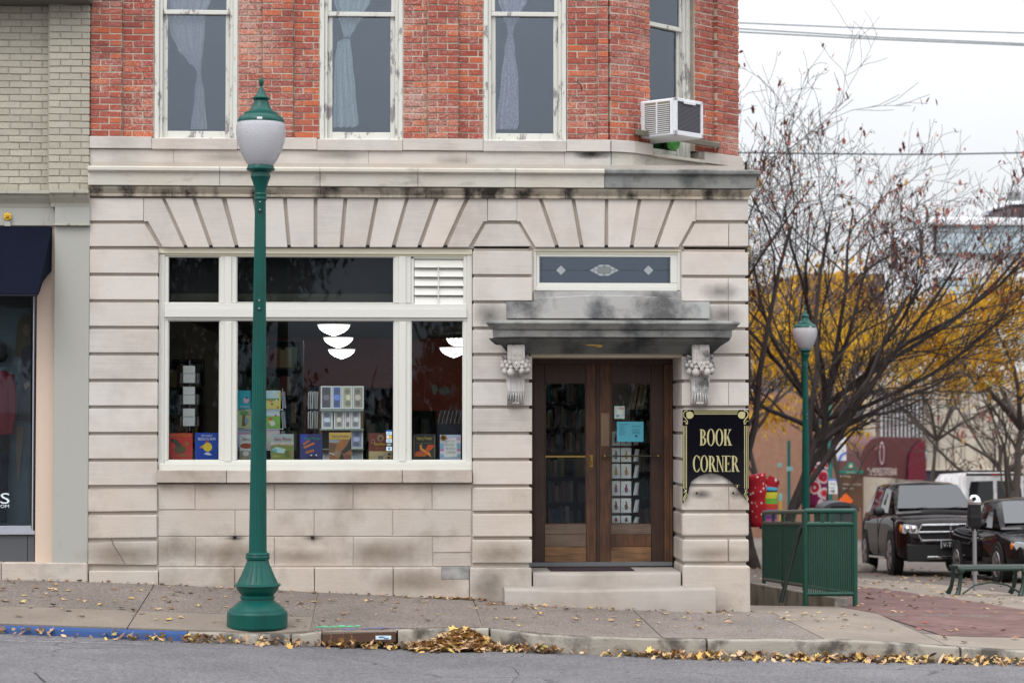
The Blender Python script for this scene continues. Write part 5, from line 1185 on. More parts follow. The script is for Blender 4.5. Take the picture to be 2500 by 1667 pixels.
# picture-book rack behind the lamp post
wire = simple('chromed_wire', (.45, .45, .48), .3, .9)
RK = empty('picture_book_rack', 'dark wire rack of picture books standing behind the lamp post', 'rack', P(636, 1124, .45))
for px in (580, 690): MB().tube([P(px, 1124, .47), P(px, 948, .47)], .006, 6).obj('upright', wire, RK)
for py in (1000, 1047, 1098): MB().tube([P(578, py, .40), P(692, py, .40)], .004, 5).obj('shelf_wire', wire, RK)
PBK = [(580, 953, 612, 998, (.02, .36, .46), [(ell(601, 977, 7, 7), (.70, .45, .55)), (ell(602, 971, 2.5, 2.5), (.1, .05, .05))], [('BALLERINA', (586, 990, 610, 995), (.5, .7, .75))], 'turquoise picture book with a small pink dancer in the rack'),
       (650, 953, 685, 998, (.62, .55, .14), [(box_(650.5, 953.5, 681, 972), (.42, .62, .72)), (ell(673, 963, 3, 4), (.75, .62, .08)), (box_(650.5, 972, 681, 978), (.18, .30, .10)), (ell(662, 979, 3, 3), (.6, .15, .12)), (ell(675, 978, 3, 3), (.7, .68, .65)), (ell(664, 986, 3, 2), (.1, .1, .1)), (ell(678, 994, 3, 2), (.6, .1, .05))], [], 'yellow picture book with a sunny meadow in the rack'),
       (580, 1001, 614, 1045, (.42, .52, .28), [(ell(596, 1009, 10, 6), (.12, .34, .10)), ([(592, 1012), (598, 1012), (600, 1040), (590, 1040)], (.16, .11, .06)), (ell(608, 1012, 4, 3), (.55, .2, .25)), (ell(602, 1027, 5, 8), (.25, .35, .45))], [], 'picture book with a green tree on its cover in the rack'),
       (650, 1001, 684, 1045, (.20, .42, .08), [(box_(650.5, 1001.5, 682.5, 1015), (.55, .68, .75)), (ell(673, 1014, 2.8, 2.8), (.6, .06, .04)), (ell(661, 1022, 5, 4), (.5, .12, .06)), (ell(665, 1033, 7, 7), (.62, .64, .60)), (ell(657, 1029, 3, 4), (.7, .5, .1))], [], 'green picture book with a white animal in the rack'),
       (580, 1049, 612, 1092, (.42, .48, .62), [(box_(580.5, 1056, 611, 1061), (.62, .3, .45))], [], 'pale lavender picture book lowest in the rack'), (650, 1049, 683, 1096, (.66, .55, .58), [(ell(655, 1072, 4, 7), (.55, .62, .45))], [], 'pale pink picture book lowest in the rack')]
for a in PBK: book(*a[:4], .42, a[4], a[5], a[6], a[7], thick=.015, group='picture books in the rack')
for py in (953, 1001, 1049):
    for k in range(3):
        o = MB().add([P(686 + k * 3, py + 4, .44), P(690 + k * 3, py + 2, .62), P(693 + k * 3, py + 43, .60), P(690 + k * 3, py + 44, .42)], [(0, 1, 2, 3), (3, 2, 1, 0)])
        o = MB().loft([[P(686 + k * 3 + d, py + 4, .44), P(689 + k * 3 + d, py + 2, .62), P(692 + k * 3 + d, py + 43, .60), P(690 + k * 3 + d, py + 44, .42)] for d in (0, 1)]).obj('thin_picture_book', colr((.5, .52, .6)))
        tag(o, 'thin picture book seen edge-on at the side of the rack', 'book', 'edge-on books in the rack')
# greeting-card stand
CSD = empty('card_stand', 'tan wooden card stand with tilted rows of art cards inside the window', 'stand', P(835, 1124, .55))
tan = woodmat('tan_ply', (.30, .17, .07), (.42, .25, .11), 2)
for px in (783, 884): MB().box(P(px - 3, 1040, .6).x, P(px + 3, 1040, .6).x, .58, .62, P(835, 1124, .6).z, P(835, 943, .6).z).obj('side_post', tan, CSD)
MB().box(P(783, 1040, .64).x, P(884, 1040, .64).x, .63, .645, P(835, 1124, .6).z, P(835, 945, .6).z).obj('back_board', simple('dark_board', (.05, .04, .035), .8), CSD)
for py in (1000, 1047, 1095): MB().box(P(781, py, .5).x, P(888, py, .5).x, .47, .58, P(835, py + 2.5, .5).z, P(835, py, .5).z).obj('ledge', simple('green_edge', (.45, .55, .47), .5), CSD)
CARDS = [(783, 942, 810, 998, (.10, .09, .12), 'white-edged art card of a dark purple tree on the stand'), (811, 942, 834, 998, (.10, .17, .48), 'art card of blue round flowers on the stand'), (835, 942, 860, 998, (.52, .50, .33), 'art card of a dark branch over pale green on the stand'), (861, 942, 888, 998, (.40, .35, .28), 'art card of a bird on tan ground on the stand'),
         (785, 1003, 812, 1046, (.38, .43, .55), 'art card of grey-blue hills on the stand'), (815, 1002, 840, 1046, (.52, .47, .42), 'pale mottled art card on the stand'), (841, 1002, 856, 1046, (.50, .42, .42), 'narrow pinkish art card on the stand'), (857, 1001, 880, 1046, (.48, .48, .50), 'art card of a grey flower sketch on the stand'),
         (856, 1050, 886, 1094, (.30, .33, .52), 'art card of a snowy blue wood low on the stand'), (858, 1098, 886, 1123, (.45, .48, .52), 'pale grey art card lowest on the stand'), (788, 1098, 803, 1123, (.45, .52, .52), 'pale teal art card peeping beside the brown book')]
for x0, y0, x1, y1, c, lb in CARDS:
    o = empty('art_card', lb, 'card', P((x0 + x1) / 2, y1, .5), 'art cards on the card stand')
    t = .05; b0, b1 = P(x0, y1, .5), P(x1, y0, .5)
    def cp(px, py, e=0): q = P(px, py, .5); f_ = (py - y0) / (y1 - y0); return (q.x, .5 + t * (1 - f_) - e, q.z)
    MB().loft([[cp(x0, y0, e), cp(x1, y0, e), cp(x1, y1, e), cp(x0, y1, e)] for e in (0, .004)]).obj('card_border', simple('card_white', (.88, .89, .87), .6), o)
    i_ = 3; MB().loft([[cp(x0 + i_, y0 + i_, e), cp(x1 - i_, y0 + i_, e), cp(x1 - i_, y1 - i_, e), cp(x0 + i_, y1 - i_, e)] for e in (.0045, .0055)]).obj('card_picture', colr(c), o)
    mx_, my_ = (x0 + x1) / 2, (y0 + y1) / 2; rx, ry = (x1 - x0) * .22, (y1 - y0) * .12
    for k in range(3):
        cy_ = y0 + (y1 - y0) * (.24 + .26 * k); c2_ = [min(.9, v * (1.8 if k % 2 else .45) + .03) for v in c]
        if y1 - y0 > 30: MB().loft([[cp(a, b, e) for a, b in ell(mx_ + random.uniform(-3, 3), cy_, rx, ry, 9)] for e in (.0058, .0064)]).obj('card_motif', colr(c2_), o)
for row, (py0, py1) in enumerate(((957, 998), (1005, 1046))):
    for k in range(5):
        px = 752 + k * 5.5; o = MB().loft([[P(px + d, py0 - k % 2 * 2, .50), P(px + 4 + d, py0 - 2, .66), P(px + 2 + d, py1, .64), P(px - (k % 3) + d, py1, .5)] for d in (0, .9)]).obj('greeting_card', simple('card_white', (.88, .89, .87), .6))
        tag(o, 'white card seen edge-on in the side pockets of the card stand', 'card', 'edge-on cards at the side of the card stand')
# spinner racks of postcards
def spinner(px, rows, y, label, wpx, gap, lab):
    o = empty('postcard_spinner', label, 'rack', P(px, rows[-1][1] + 8, y)); c = P(px, 1000, y)
    MB().tube([P(px, rows[0][0] - 14, y), P(px, rows[-1][1] + 12, y)], .008, 8).obj('spindle', wire, o)
    for a, b in rows:
        mb = MB(); hw = wpx / 2 / 225; z0, z1 = P(px, b, y).z, P(px, a + (b - a) * .45, y).z
        for dx, dy in ((0, -1), (1, 0), (-1, 0), (0, 1)):
            cx, cy = c.x + dx * hw * 1.25, y + dy * hw * 1.25
            e = Vector((dy, dx, 0)).normalized() * hw
            p0, p1 = Vector((cx, cy, 0)) - e, Vector((cx, cy, 0)) + e
            mb.tube([(p0.x, p0.y, z1), (p0.x, p0.y, z0), (p1.x, p1.y, z0), (p1.x, p1.y, z1), (p0.x, p0.y, z1)], .0028, 4)
        mb.obj('wire_pocket', wire, o)
        crd = MB(); z2 = P(px, a, y).z; crd.box(c.x - hw * .86, c.x + hw * .86, y - hw * 1.2, y - hw * 1.2 + .01, z0 + .004, z2)
        k = crd.obj('postcard', simple('card_white', (.88, .89, .87), .6)); tag(k, lab, 'card', lab)
    return o
spinner(463, [(893, 935), (944, 987), (997, 1040)], .62, 'chrome wire postcard spinner at the narrow left pane', 33, 4, 'pale postcard facing the glass in the narrow pane spinner')
# card rack behind the glass door
YC = 1.0
DK = empty('door_card_rack', 'tall wire rack of animal cards behind the right glass door', 'rack', P(1520, 1300, YC))
MB().tube([P(1522, 980, YC + .1), P(1522, 1300, YC + .1)], .01, 8).obj('spindle', wire, DK)
rowsd = [(1053, 1087), (1093, 1127), (1132, 1167), (1174, 1209), (1216, 1251), (1258, 1277)]
cols_ = [(.35, .06, .05), (.16, .08, .05), (.10, .16, .08), (.55, .35, .08), (.5, .38, .1), (.50, .28, .10), (.30, .12, .25), (.30, .03, .16), (.16, .08, .05), (.2, .1, .06)]
names_ = ['red beetle', 'brown beetle', 'green plant', 'yellow flowers', 'gold grasses', 'orange giraffe', 'purple plant', 'dark pink flower', 'small bird', 'small brown bird', 'grey insect', 'dark leaf']
for i, (a, b) in enumerate(rowsd):
    for j, (x0, x1) in enumerate(((1493, 1514), (1516, 1541))):
        o = empty('animal_card', 'white card of a %s in the rack behind the glass door' % names_[i * 2 + j], 'card', P((x0 + x1) / 2, b, YC), 'cards in the rack behind the door')
        q0, q1 = P(x0, b, YC), P(x1, a, YC); MB().box(q0.x, q1.x, YC, YC + .008, q0.z, q1.z).obj('card_face', simple('card_white', (.88, .89, .87), .6), o)
        mx_, my_ = (x0 + x1) / 2, (a + b) / 2; c_ = cols_[(i * 2 + j) % 10]; h_ = (b - a) * .3
        MB().prism(xz([(mx_ - 2, my_ + h_), (mx_ - 4, my_), (mx_ - 1, my_ - h_ * .4), (mx_ - 2, my_ - h_), (mx_ + 2, my_ - h_ * .9), (mx_ + 3, my_ - 2), (mx_ + 5, my_ + h_ * .5), (mx_ + 2, my_ + h_)], YC - .001), YC - .002, YC - .0005).obj('card_motif', colr(c_), o)
    MB().tube([P(1492, b, YC - .02), P(1543, b, YC - .02)], .003, 4).obj('pocket_wire', wire, DK); MB().tube([P(1492, (a + b) / 2 + 6, YC - .02), P(1543, (a + b) / 2 + 6, YC - .02)], .002, 4).obj('pocket_wire', wire, DK)
    for k in range(2):
        o = MB().loft([[P(1546 + k * 4 + d, b - 1, YC), P(1551 + k * 4 + d, a + 3, YC + .1), P(1555 + k * 4 + d, a + 3, YC + .12), P(1552 + k * 4 + d, b - 1, YC + .05)] for d in (0, 2)]).obj('edge_card', simple('card_white', (.88, .89, .87), .6)); tag(o, 'white card standing edge-on at the side of the door rack', 'card', 'edge-on cards of the door rack')
bp_ = book(1506, 1029, 1571, 1078, YD - .03 + .045, (.10, .48, .62), [], [], 'light blue notice taped inside the right glass door', name='blue_notice', cat='notice', thick=.002)
for k, (x0, y, x1) in enumerate(((1512, 1035, 1532), (1512, 1040, 1524), (1512, 1045, 1526), (1512, 1050, 1524), (1512, 1055, 1527), (1512, 1060, 1525), (1543, 1040, 1564), (1543, 1048, 1560), (1543, 1053, 1562), (1543, 1057, 1564))): MB().prism(xz(box_(x0, y, x1, y + 1.2), YD + .0135), YD + .0125, YD + .0145).obj('printed_line', colr((.02, .12, .22)), bp_)
MB().prism(xz([(1553, 1068), (1549.5, 1063), (1551, 1061), (1553, 1062.5), (1555, 1061), (1556.5, 1063)], YD + .0135), YD + .0125, YD + .0145).obj('heart', colr((.02, .03, .08)), bp_)
book(1500, 991, 1525, 1022, YD + .016, (.55, .68, .62), [(box_(1506, 1000, 1519, 1011), (.75, .85, .72)), (box_(1512, 994, 1523, 999), (.6, .35, .35)), (ell(1508, 1015, 4, 3), (.2, .35, .6))], [], 'pale green sticker notice above the blue notice on the glass door', name='sticker_notice', cat='notice', thick=.002)
# dim bookcases with rows of books
shelfw = simple('dark_shelf_wood', (.045, .025, .014), .6)
BC = [(.04, .10, .12), (.30, .26, .16), (.16, .03, .03), (.03, .07, .16), (.36, .33, .28), (.05, .12, .05), (.28, .20, .05), (.10, .10, .12), (.25, .10, .05)]
BCM = [colr(c) for c in BC]; SHN = ['lowest', 'second', 'third', 'fourth', 'fifth', 'sixth', 'seventh']; BN_ = ['teal', 'tan', 'dark red', 'navy', 'grey', 'green', 'ochre', 'slate', 'rust brown']
def bookcase(x0, x1, y, z0, shelves, hsh, label, nper, blab, seed):
    zvis = YB0 - .1 if 'door' not in label else -9      # what the window bench hides holds nothing
    random.seed(seed)
    o = empty('bookcase', label, 'bookcase', ((x0 + x1) / 2, y + .15, z0)); z1 = z0 + shelves * hsh
    MB().box(x0, x1, y + .28, y + .3, z0, z1 + .02).obj('back_panel', shelfw, o)
    for x in (x0, x1 - .025): MB().box(x, x + .025, y, y + .28, z0, z1 + .02).obj('side_panel', shelfw, o)
    for k in range(shelves + 1): MB().box(x0 + .025, x1 - .025, y, y + .28, z0 + k * hsh, z0 + k * hsh + .022).obj('shelf', shelfw, o)
    for k in range(shelves):
        x = x0 + .05
        while x < x1 - .09:
            wd = random.uniform(.028, .058) * (1.0 if nper else 1.6); hh = random.uniform(.6, .85) * hsh
            bi = random.randrange(len(BCM))
            if random.random() < .85 and z0 + (k + 1) * hsh > zvis:
                b_ = MB().box(x, x + wd - .003, y + .03, y + .22, z0 + k * hsh + .022, z0 + k * hsh + .022 + hh).obj('shelved_book', BCM[bi]); tag(b_, '%s book on the %s shelf %s' % (BN_[bi], SHN[k], blab[5:]), 'book', blab)
            x += wd
cxw = lambda px, y: P(px, 1000, y).x
bookcase(cxw(385, 3.0), cxw(500, 3.0), 3.0, ZFL, 7, .33, 'dark bookcase behind the narrow left pane', 1, 'book of the dark bookcase behind the postcard spinner', 1)
bookcase(cxw(545, 5.5), cxw(740, 5.5), 5.5, ZFL + .1, 7, .36, 'dark bookcase seen past the picture book rack', 0, 'book of the dark bookcase past the picture book rack', 2)
bookcase(cxw(885, 4.0), cxw(965, 4.0), 4.0, ZFL, 6, .33, 'dark bookcase to the right of the card stand', 1, 'book of the dark bookcase right of the card stand', 3)
bookcase(cxw(1545, 2.2), cxw(1625, 2.2), 2.2, ZFL, 6, .33, 'dark bookcase inside the right glass door', 1, 'book of the bookcase behind the right glass door', 4)
bookcase(cxw(1315, 3.2), cxw(1450, 3.2), 3.2, ZFL, 7, .30, 'bookcase inside the left glass door', 1, 'book of the tall bookcase behind the left glass door', 5)
bookcase(cxw(748, 7.0), cxw(893, 7.0), 7.0, ZFL, 6, .34, 'dark bookcase far back behind the card stand', 1, 'book of the far bookcase behind the card stand', 6)
bookcase(cxw(1000, 5.0), cxw(1066, 5.0), 5.0, ZFL, 5, .34, 'dark bookcase behind the fire bird book pane', 1, 'book of the bookcase behind the narrow right pane', 7)
for k, (px, c) in enumerate(((1536, (.55, .42, .22)), (1545, (.52, .40, .24)), (1556, (.58, .44, .18)), (1566, (.50, .38, .2)))):
    o = MB().loft([[P(px + 8 + d, 936, 1.6), P(px + 8 + d, 936, 1.75), P(px - 4 + d, 999, 1.75), P(px - 4 + d, 999, 1.6)] for d in (0, 8)]).obj('leaning_book', colr(c)); tag(o, 'tan book leaning in the row high behind the right glass door', 'book', 'leaning tan books behind the door')
for k, (px, py, rx, ry) in enumerate(((1061, 950, 7, 13), (1086, 954, 15, 11))):
    o = MB().prism(xz(ell(px, py, rx, ry, 18), 1.6), 1.6, 1.615).obj('hanging_plaque', colr((.16, .15, .11))); tag(o, ['small upright oval plaque hanging in the narrow right pane', 'wide oval plaque hanging in the narrow right pane'][k], 'plaque')
o = empty('card_tray', 'clear plastic tray of cards on a dark counter behind the narrow right pane', 'tray', P(1100, 1033, .7))
MB().box(cxw(1066, .8), cxw(1131, .8), .6, .9, P(1100, 1123, .8).z, P(1100, 1034, .8).z).obj('counter', simple('navy_counter', (.012, .013, .025), .6), o)
for k in range(6): MB().loft([[P(1068 + k * 10 + d, 1033, .6), P(1076 + k * 10 + d, 1001, .66), P(1081 + k * 10 + d, 1001, .7), P(1073 + k * 10 + d, 1033, .64)] for d in (0, 1.2)]).obj('clear_divider', simple('smoky_acrylic', (.13, .17, .18), .15), o)
random.seed(21)

# ------------------------------------------------------------------ street lamps
green = peel('green_lamp_paint', (.001, .074, .060), (.006, .046, .038), 6, .50, .72, .36)
def globemat():
    m = bpy.data.materials.new('frosted_globe'); m.use_nodes = True; t = m.node_tree; t.nodes.clear(); N = t.nodes.new; L = t.links.new
    o = N('ShaderNodeOutputMaterial'); d = N('ShaderNodeBsdfDiffuse'); tr = N('ShaderNodeBsdfTranslucent'); tp = N('ShaderNodeBsdfTransparent'); gl = N('ShaderNodeBsdfGlossy')
    d.inputs[0].default_value = (.90, .90, .95, 1); tr.inputs[0].default_value = (.93, .93, .98, 1); tp.inputs[0].default_value = (.85, .85, .9, 1); gl.inputs['Roughness'].default_value = .22
    tcg = N('ShaderNodeTexCoord'); v = N('ShaderNodeTexVoronoi'); v.inputs['Scale'].default_value = 90; L(tcg.outputs['Object'], v.inputs['Vector'])
    bp = N('ShaderNodeBump'); bp.inputs['Strength'].default_value = .7; bp.inputs['Distance'].default_value = .01; L(v.outputs['Distance'], bp.inputs['Height'])
    for n in (d, gl): L(bp.outputs[0], n.inputs['Normal'])
    a = N('ShaderNodeMixShader'); a.inputs[0].default_value = .35; L(d.outputs[0], a.inputs[1]); L(tr.outputs[0], a.inputs[2])
    b = N('ShaderNodeMixShader'); b.inputs[0].default_value = .22; L(a.outputs[0], b.inputs[1]); L(tp.outputs[0], b.inputs[2])
    f = N('ShaderNodeFresnel'); f.inputs['IOR'].default_value = 1.5; L(bp.outputs[0], f.inputs['Normal'])
    c = N('ShaderNodeMixShader'); L(f.outputs[0], c.inputs[0]); L(b.outputs[0], c.inputs[1]); L(gl.outputs[0], c.inputs[2]); L(c.outputs[0], o.inputs[0])
    MATS['frosted_globe'] = m; return m
globe = globemat(); lampwhite = simple('lamp_reflector', (.8, .8, .8), .4)
Q = 1 / 254.0; YLB = 1532
def hgt(py): return (YLB - py) * Q
PRO = {'base': [(72, 1532), (73.5, 1528), (73.5, 1497), (71, 1491), (67, 1489), (66, 1486), (55, 1477), (46, 1470), (40, 1465), (39, 1462)],
       'base_ring': [(39, 1463), (42, 1461), (42, 1456), (39, 1453)], 'bowl': [(38, 1454), (44, 1448), (50, 1440), (52, 1434), (54, 1431), (57, 1430), (56, 1427), (52, 1425)],
       'bell': [(51, 1426), (46, 1416), (40, 1404), (34, 1390), (29, 1378), (26.5, 1369)], 'neck_ring': [(26, 1369), (29, 1366), (29.5, 1361), (28, 1357), (30, 1355), (29, 1353), (24, 1350)],
       'shaft': [(22.5, 1351), (21.7, 1344), (19.0, 1080), (15.6, 740), (13.4, 500), (13.2, 494)], 'shaft_collar': [(13, 496), (15.5, 494), (15.5, 490), (13.5, 487), (14.5, 483), (15, 480), (13.5, 477)],
       'capital': [(13.5, 478), (15, 466), (19, 451), (23, 441), (24.5, 438), (24, 434), (22.5, 430), (23, 426)], 'fitter': [(23, 427), (34, 421), (35.5, 419), (33, 416), (32, 412), (30, 409)],
       'globe': [(29, 411), (34, 405), (41, 394), (48, 380), (54, 364), (58.5, 348), (60.5, 334), (60.5, 320), (58.5, 308), (56, 304)],
       'hood': [(57, 306), (57.5, 303), (56.5, 299), (53, 293), (47, 288), (41, 285), (40.5, 281), (34, 279), (27, 273), (22, 265), (18.5, 256), (17, 250), (22, 247.5), (22.5, 245), (18, 242.5), (12, 236), (8.5, 228), (5.5, 221), (4.5, 218), (2.5, 216)],
       'finial': [(2.2, 217), (4.5, 213), (6.2, 207), (6, 201), (3.6, 196), (.5, 192)]}
def street_lamp(loc, label, tilt=0, detail=True):
    o = empty('street_lamp', label, 'street lamp', (0, 0, 0), 'green globe street lamps')
    for nm, pr in PRO.items():
        fl = .07 if nm == 'shaft' else .03 if nm == 'bell' else .12 if nm == 'finial' else 0
        prof = [(r * Q, hgt(y)) for r, y in pr]
        mb = MB().lathe(prof, 0, 0, 64 if fl else 40, flute=fl, nf=16 if nm != 'finial' else 8, cap=(nm != 'globe'))
        mb.obj(nm, globe if nm == 'globe' else green, o, smooth=True, angle=20 if nm in ('base', 'base_ring', 'neck_ring', 'fitter', 'shaft_collar') else 32)
    MB().lathe([(25 * Q, hgt(411)), (30 * Q, hgt(384)), (30 * Q, hgt(382)), (24 * Q, hgt(381))], 0, 0, 32).obj('refractor', lampwhite, o, smooth=True)
    MB().lathe([(6 * Q, hgt(380)), (10 * Q, hgt(360)), (10 * Q, hgt(330)), (4 * Q, hgt(310))], 0, 0, 16).obj('bulb', lampwhite, o, smooth=True)
    if detail:
        for py in (510, 750):
            r_ = (13.6 if py < 600 else 15.6) * Q; z = hgt(py)
            pl_ = MB().box(-.024, .024, -r_ - .008, -r_ + .02, z - .055, z + .055).obj('bracket_plate', green, o, bevel=.003)
            for s_ in (-1, 1): MB().ball((0, -r_ - .009, z + s_ * .038), .008).obj('bolt', wire, pl_)
        lbl = MB().box(-.025, .025, -57.5 * Q - .0, -56 * Q, hgt(303), hgt(298)); lbl.obj('maker_label', simple('white_label', (.8, .8, .8), .5), o)
        bulge = MB()
        for k in range(-3, 4): a = k * .33 - math.pi / 2; bulge.tube([(math.cos(a) * 46 * Q, math.sin(a) * 46 * Q, hgt(1420)), (math.cos(a) * 33.5 * Q, math.sin(a) * 33.5 * Q, hgt(1392)), (math.cos(a) * 28 * Q, math.sin(a) * 28 * Q, hgt(1378))], .006, 5)
        bulge.obj('bell_ribs', green, o, smooth=True)
    o.location = loc; o.rotation_euler[1] = tilt; OFF[o.name] = Vector(loc); return o
pl0 = P(628, 1518, -2.1)
l1 = street_lamp((pl0.x, -2.1, G(pl0.x, -2.1) - .01), 'green street lamp with frosted globe on the kerb before the bookshop window', R(.22))


# ------------------------------------------------------------------ neighbouring shop with painted brick
NB = empty('painted_brick_building', 'shop front of painted grey-green brick with a navy awning beside the limestone building', 'building', (X(60), .2, wallz(X(60))))
pb_st = [(0, (.385, .36, .295)), (.5, (.445, .418, .345)), (1, (.505, .475, .395))]
m_pb = brickmat('painted_brick', pb_st, .25, (.58, .56, .46), .5)
paintm = simple('painted_mortar', (.33, .32, .26), .9, var=.15, scale=12)
grn = peel('grey_green_paint', (.40, .395, .36), (.33, .31, .27), 7, .62, .70, .6); grn2 = peel('grey_green_mould', (.41, .395, .33), (.22, .20, .16), 9, .58, .70, .6)
YN = .12; xn = lambda px, y=YN: X(px, y, 500)
nbw = MB(); nbw.box(X(-600), xn(119), YN + .01, .6, Z(470, YN, 100), Z(-30, YN, 100)); nbw.box(xn(118.5), X(218, YN, 500), YN - .09, .6, Z(470, YN, 100), Z(12, YN, 100))
nbo = nbw.obj('brick_backing', paintm, NB)
def named_part(nm, mb, mat, **k): return mb.obj(nm, mat, NB, **k)
FN0 = frame((0, YN), 0); FN1 = frame((0, YN - .1), 0)
ubp = unit_brick('painted_brick', .05); ubp.materials.append(m_pb)
lay([(FN0, X(-110, YN, 300), xn(118), 0), (FN1, X(118.5, YN - .1, 300), X(219, YN - .1, 300), 0)], Z(466, YN, 100), Z(6, YN, 100), .0725, .226, .115, m_pb, nbo, 300, ubp, joint=.009, jog=.002)
run([(YN + .1, Z(10, 0, 100)), (-.25, Z(10, 0, 100)), (-.25, Z(-40, 0, 100)), (YN + .1, Z(-40, 0, 100))], X(-600), X(220), simple('eaves_shadow_tone', (.10, .095, .08), .7), 'shadow_band_ledge', NB)  # ledge coloured dark to paint the cornice shadow along the top bricks
nz_ = lambda py: Z(py, 0, 100)
def mould(x0, x1, dy, mr_, top=466):
    run([(YN + .1, nz_(466)), (dy - .10, nz_(466)), (dy - .10, nz_(474)), (dy - .07, nz_(477)), (dy - .05, nz_(484)), (dy - .01, nz_(494)), (dy, nz_(497)), (dy + .01, nz_(506)), (YN + .1, nz_(507))], x0, x1, grn2, 'shop_cornice', NB, mitre_r=False, bevel=.003)
mould(X(-600), X(134), .05, 0); mould(X(122), X(217), -.04, 0)
named_part('fascia', MB().box(X(-600), X(133), .06, .3, nz_(550), nz_(506)), grn, bevel=.004); named_part('pilaster_cap', MB().box(X(132), X(217.3), -.03, .3, nz_(548), nz_(503)), grn, bevel=.004)
named_part('pilaster_ledge', MB().box(X(129), X(217), -.05, .3, nz_(551.5), nz_(547)), grn2, bevel=.003)
named_part('pilaster', MB().box(X(130), X(216.5), 0.0, .4, Z(1374, 0, 170), nz_(552)), grn, bevel=.006)
named_part('peach_jamb', MB().box(X(84), X(129), .10, .5, Z(1374, .1, 100), Z(548, .1, 100)), peel('peach_paint', (.66, .52, .42), (.5, .42, .34), 5, .68, .75), bevel=.004)
named_part('base_stone', MB().prism(xz([(-300, 1372), (2, 1373), (2, 1425), (-300, 1420)], -.03), -.03, .4), lime_low, bevel=.008); named_part('base_stone', MB().prism(xz([(3.5, 1373), (213, 1373.5), (213, 1428), (3.5, 1428)], -.03), -.03, .4), lime_low, bevel=.01)
alu = simple('aluminium', (.55, .57, .63), .35, .7); stall = simple('dark_stall_panel', (.075, .08, .09), .6)
SF = part('x'); bpy.data.objects.remove(SF)
YG_ = .14
def nb(x0, y0, x1, y1, y, d, nm, mat, bevel=.003):
    a, b = P(x0, y1, y), P(x1, y0, y); return MB().box(a.x, b.x, y, y + d, P((x0 + x1) / 2, y1, y).z, P((x0 + x1) / 2, y0, y).z).obj(nm, mat, NB, bevel=bevel)
nb(77, 600, 85, 1305, .11, .08, 'window_frame', alu); nb(-400, 1296, 85, 1305, .10, .1, 'window_frame', alu); nb(-400, 1306, 67, 1374, .13, .1, 'stall_riser', stall); nb(67.6, 1306, 84, 1374, .128, .1, 'stall_riser', stall)
nb(-400, 1283.5, 76, 1290, .115, .02, 'window_rail', alu); nb(-400, 1290, 77, 1296, .11, .03, 'window_rail', alu)
a, b = P(-400, 1296, .15), P(77, 620, .15); MB().box(a.x, b.x, .15, .154, a.z, b.z).obj('pane', glassmat('boutique_glass', .03, (.85, .88, .9)), NB)
# boutique interior: poster panel, clothed dummies
MB().box(a.x, b.x + .1, 1.6, 1.65, a.z - .2, b.z + .2).obj('interior_back', simple('boutique_dark', (.03, .03, .035), .8), NB); MB().box(a.x, b.x + .1, .2, 1.6, a.z - .25, a.z - .2).obj('interior_floor', stall, NB)
MB().box(b.x + .02, b.x + .06, .3, 1.6, a.z - .2, b.z + .2).obj('interior_side', simple('boutique_dark', (.03, .03, .035), .8), NB)
pst = empty('window_poster', 'large dim photographic poster with a long-haired figure in the boutique window', 'poster', P(40, 1284, .5))
MB().prism(xz(box_(-60, 752, 75, 1282), .45), .45, .46).obj('poster_sheet', colr((.10, .14, .15)), pst)
MB().prism(xz([(42, 790), (52, 772), (64, 768), (75, 772), (75, 960), (60, 900), (48, 880), (36, 868)], .44), .4385, .4395).obj('poster_hair', colr((.09, .065, .025)), pst)
MB().prism(xz(ell(65, 806, 9, 15), .438), .4365, .4375).obj('poster_face', colr((.20, .12, .08)), pst)
MB().prism(xz([(52, 850), (75, 840), (75, 1030), (40, 1025), (48, 940)], .437), .4345, .4355).obj('poster_dress', colr((.035, .03, .04)), pst)
MB().prism(xz([(38, 1040), (60, 1040), (52, 1120), (48, 1170), (42, 1170), (40, 1110)], .436), .4325, .4335).obj('poster_leg', colr((.20, .15, .11)), pst)
MB().prism(xz([(58, 938), (70, 930), (73, 940), (62, 952)], .436), .4325, .4335).obj('poster_hand', colr((.30, .22, .18)), pst)
dm = empty('dressed_dummy', 'shop dummy in a red jacket standing in the boutique window', 'mannequin', P(2, 1283, .32))
red_j = simple('red_jacket', (.20, .008, .014), .8, var=.3, scale=12)
rings = []
for py, hw, dp in ((905, 12, .05), (915, 24, .08), (940, 28, .10), (985, 27, .10), (1020, 30, .11), (1060, 31, .11)):
    c = P(2, py, .32); rings.append([(c.x + hw / 228 * math.cos(t), .32 + dp * math.sin(t), c.z) for t in rng(0, 2 * math.pi * 11 / 12, 11)])
MB().loft(rings).obj('jacket', red_j, dm, smooth=True); MB().tube([P(22, 915, .31), P(30, 960, .29), P(31, 1010, .27), P(25, 1058, .25)], [.05, .048, .04, .03], 8).obj('jacket_sleeve', red_j, dm, smooth=True)
MB().tube([P(2, 1060, .32), P(2, 1275, .32)], [.09, .06], 10).obj('skirt', simple('black_cloth', (.01, .01, .012), .9), dm, smooth=True); MB().ball(P(2, 860, .32), .10, (.8, .9, 1.1), 12, 8).obj('head', simple('dummy_head', (.03, .025, .025), .5), dm, smooth=True, angle=180)
vin = simple('vinyl_letter', (.72, .80, .82), .5)
o = pxletters('S', 1, 1203, 23.5, 1229, .147, vin, None, name='window_letter'); tag(o, 'bold white letter S stuck low on the boutique window', 'lettering')
o = pxletters('OM', 1, 1231, 22, 1239, .147, vin, None, name='window_lettering'); tag(o, 'small white letters OM under the bold S on the boutique window', 'lettering')
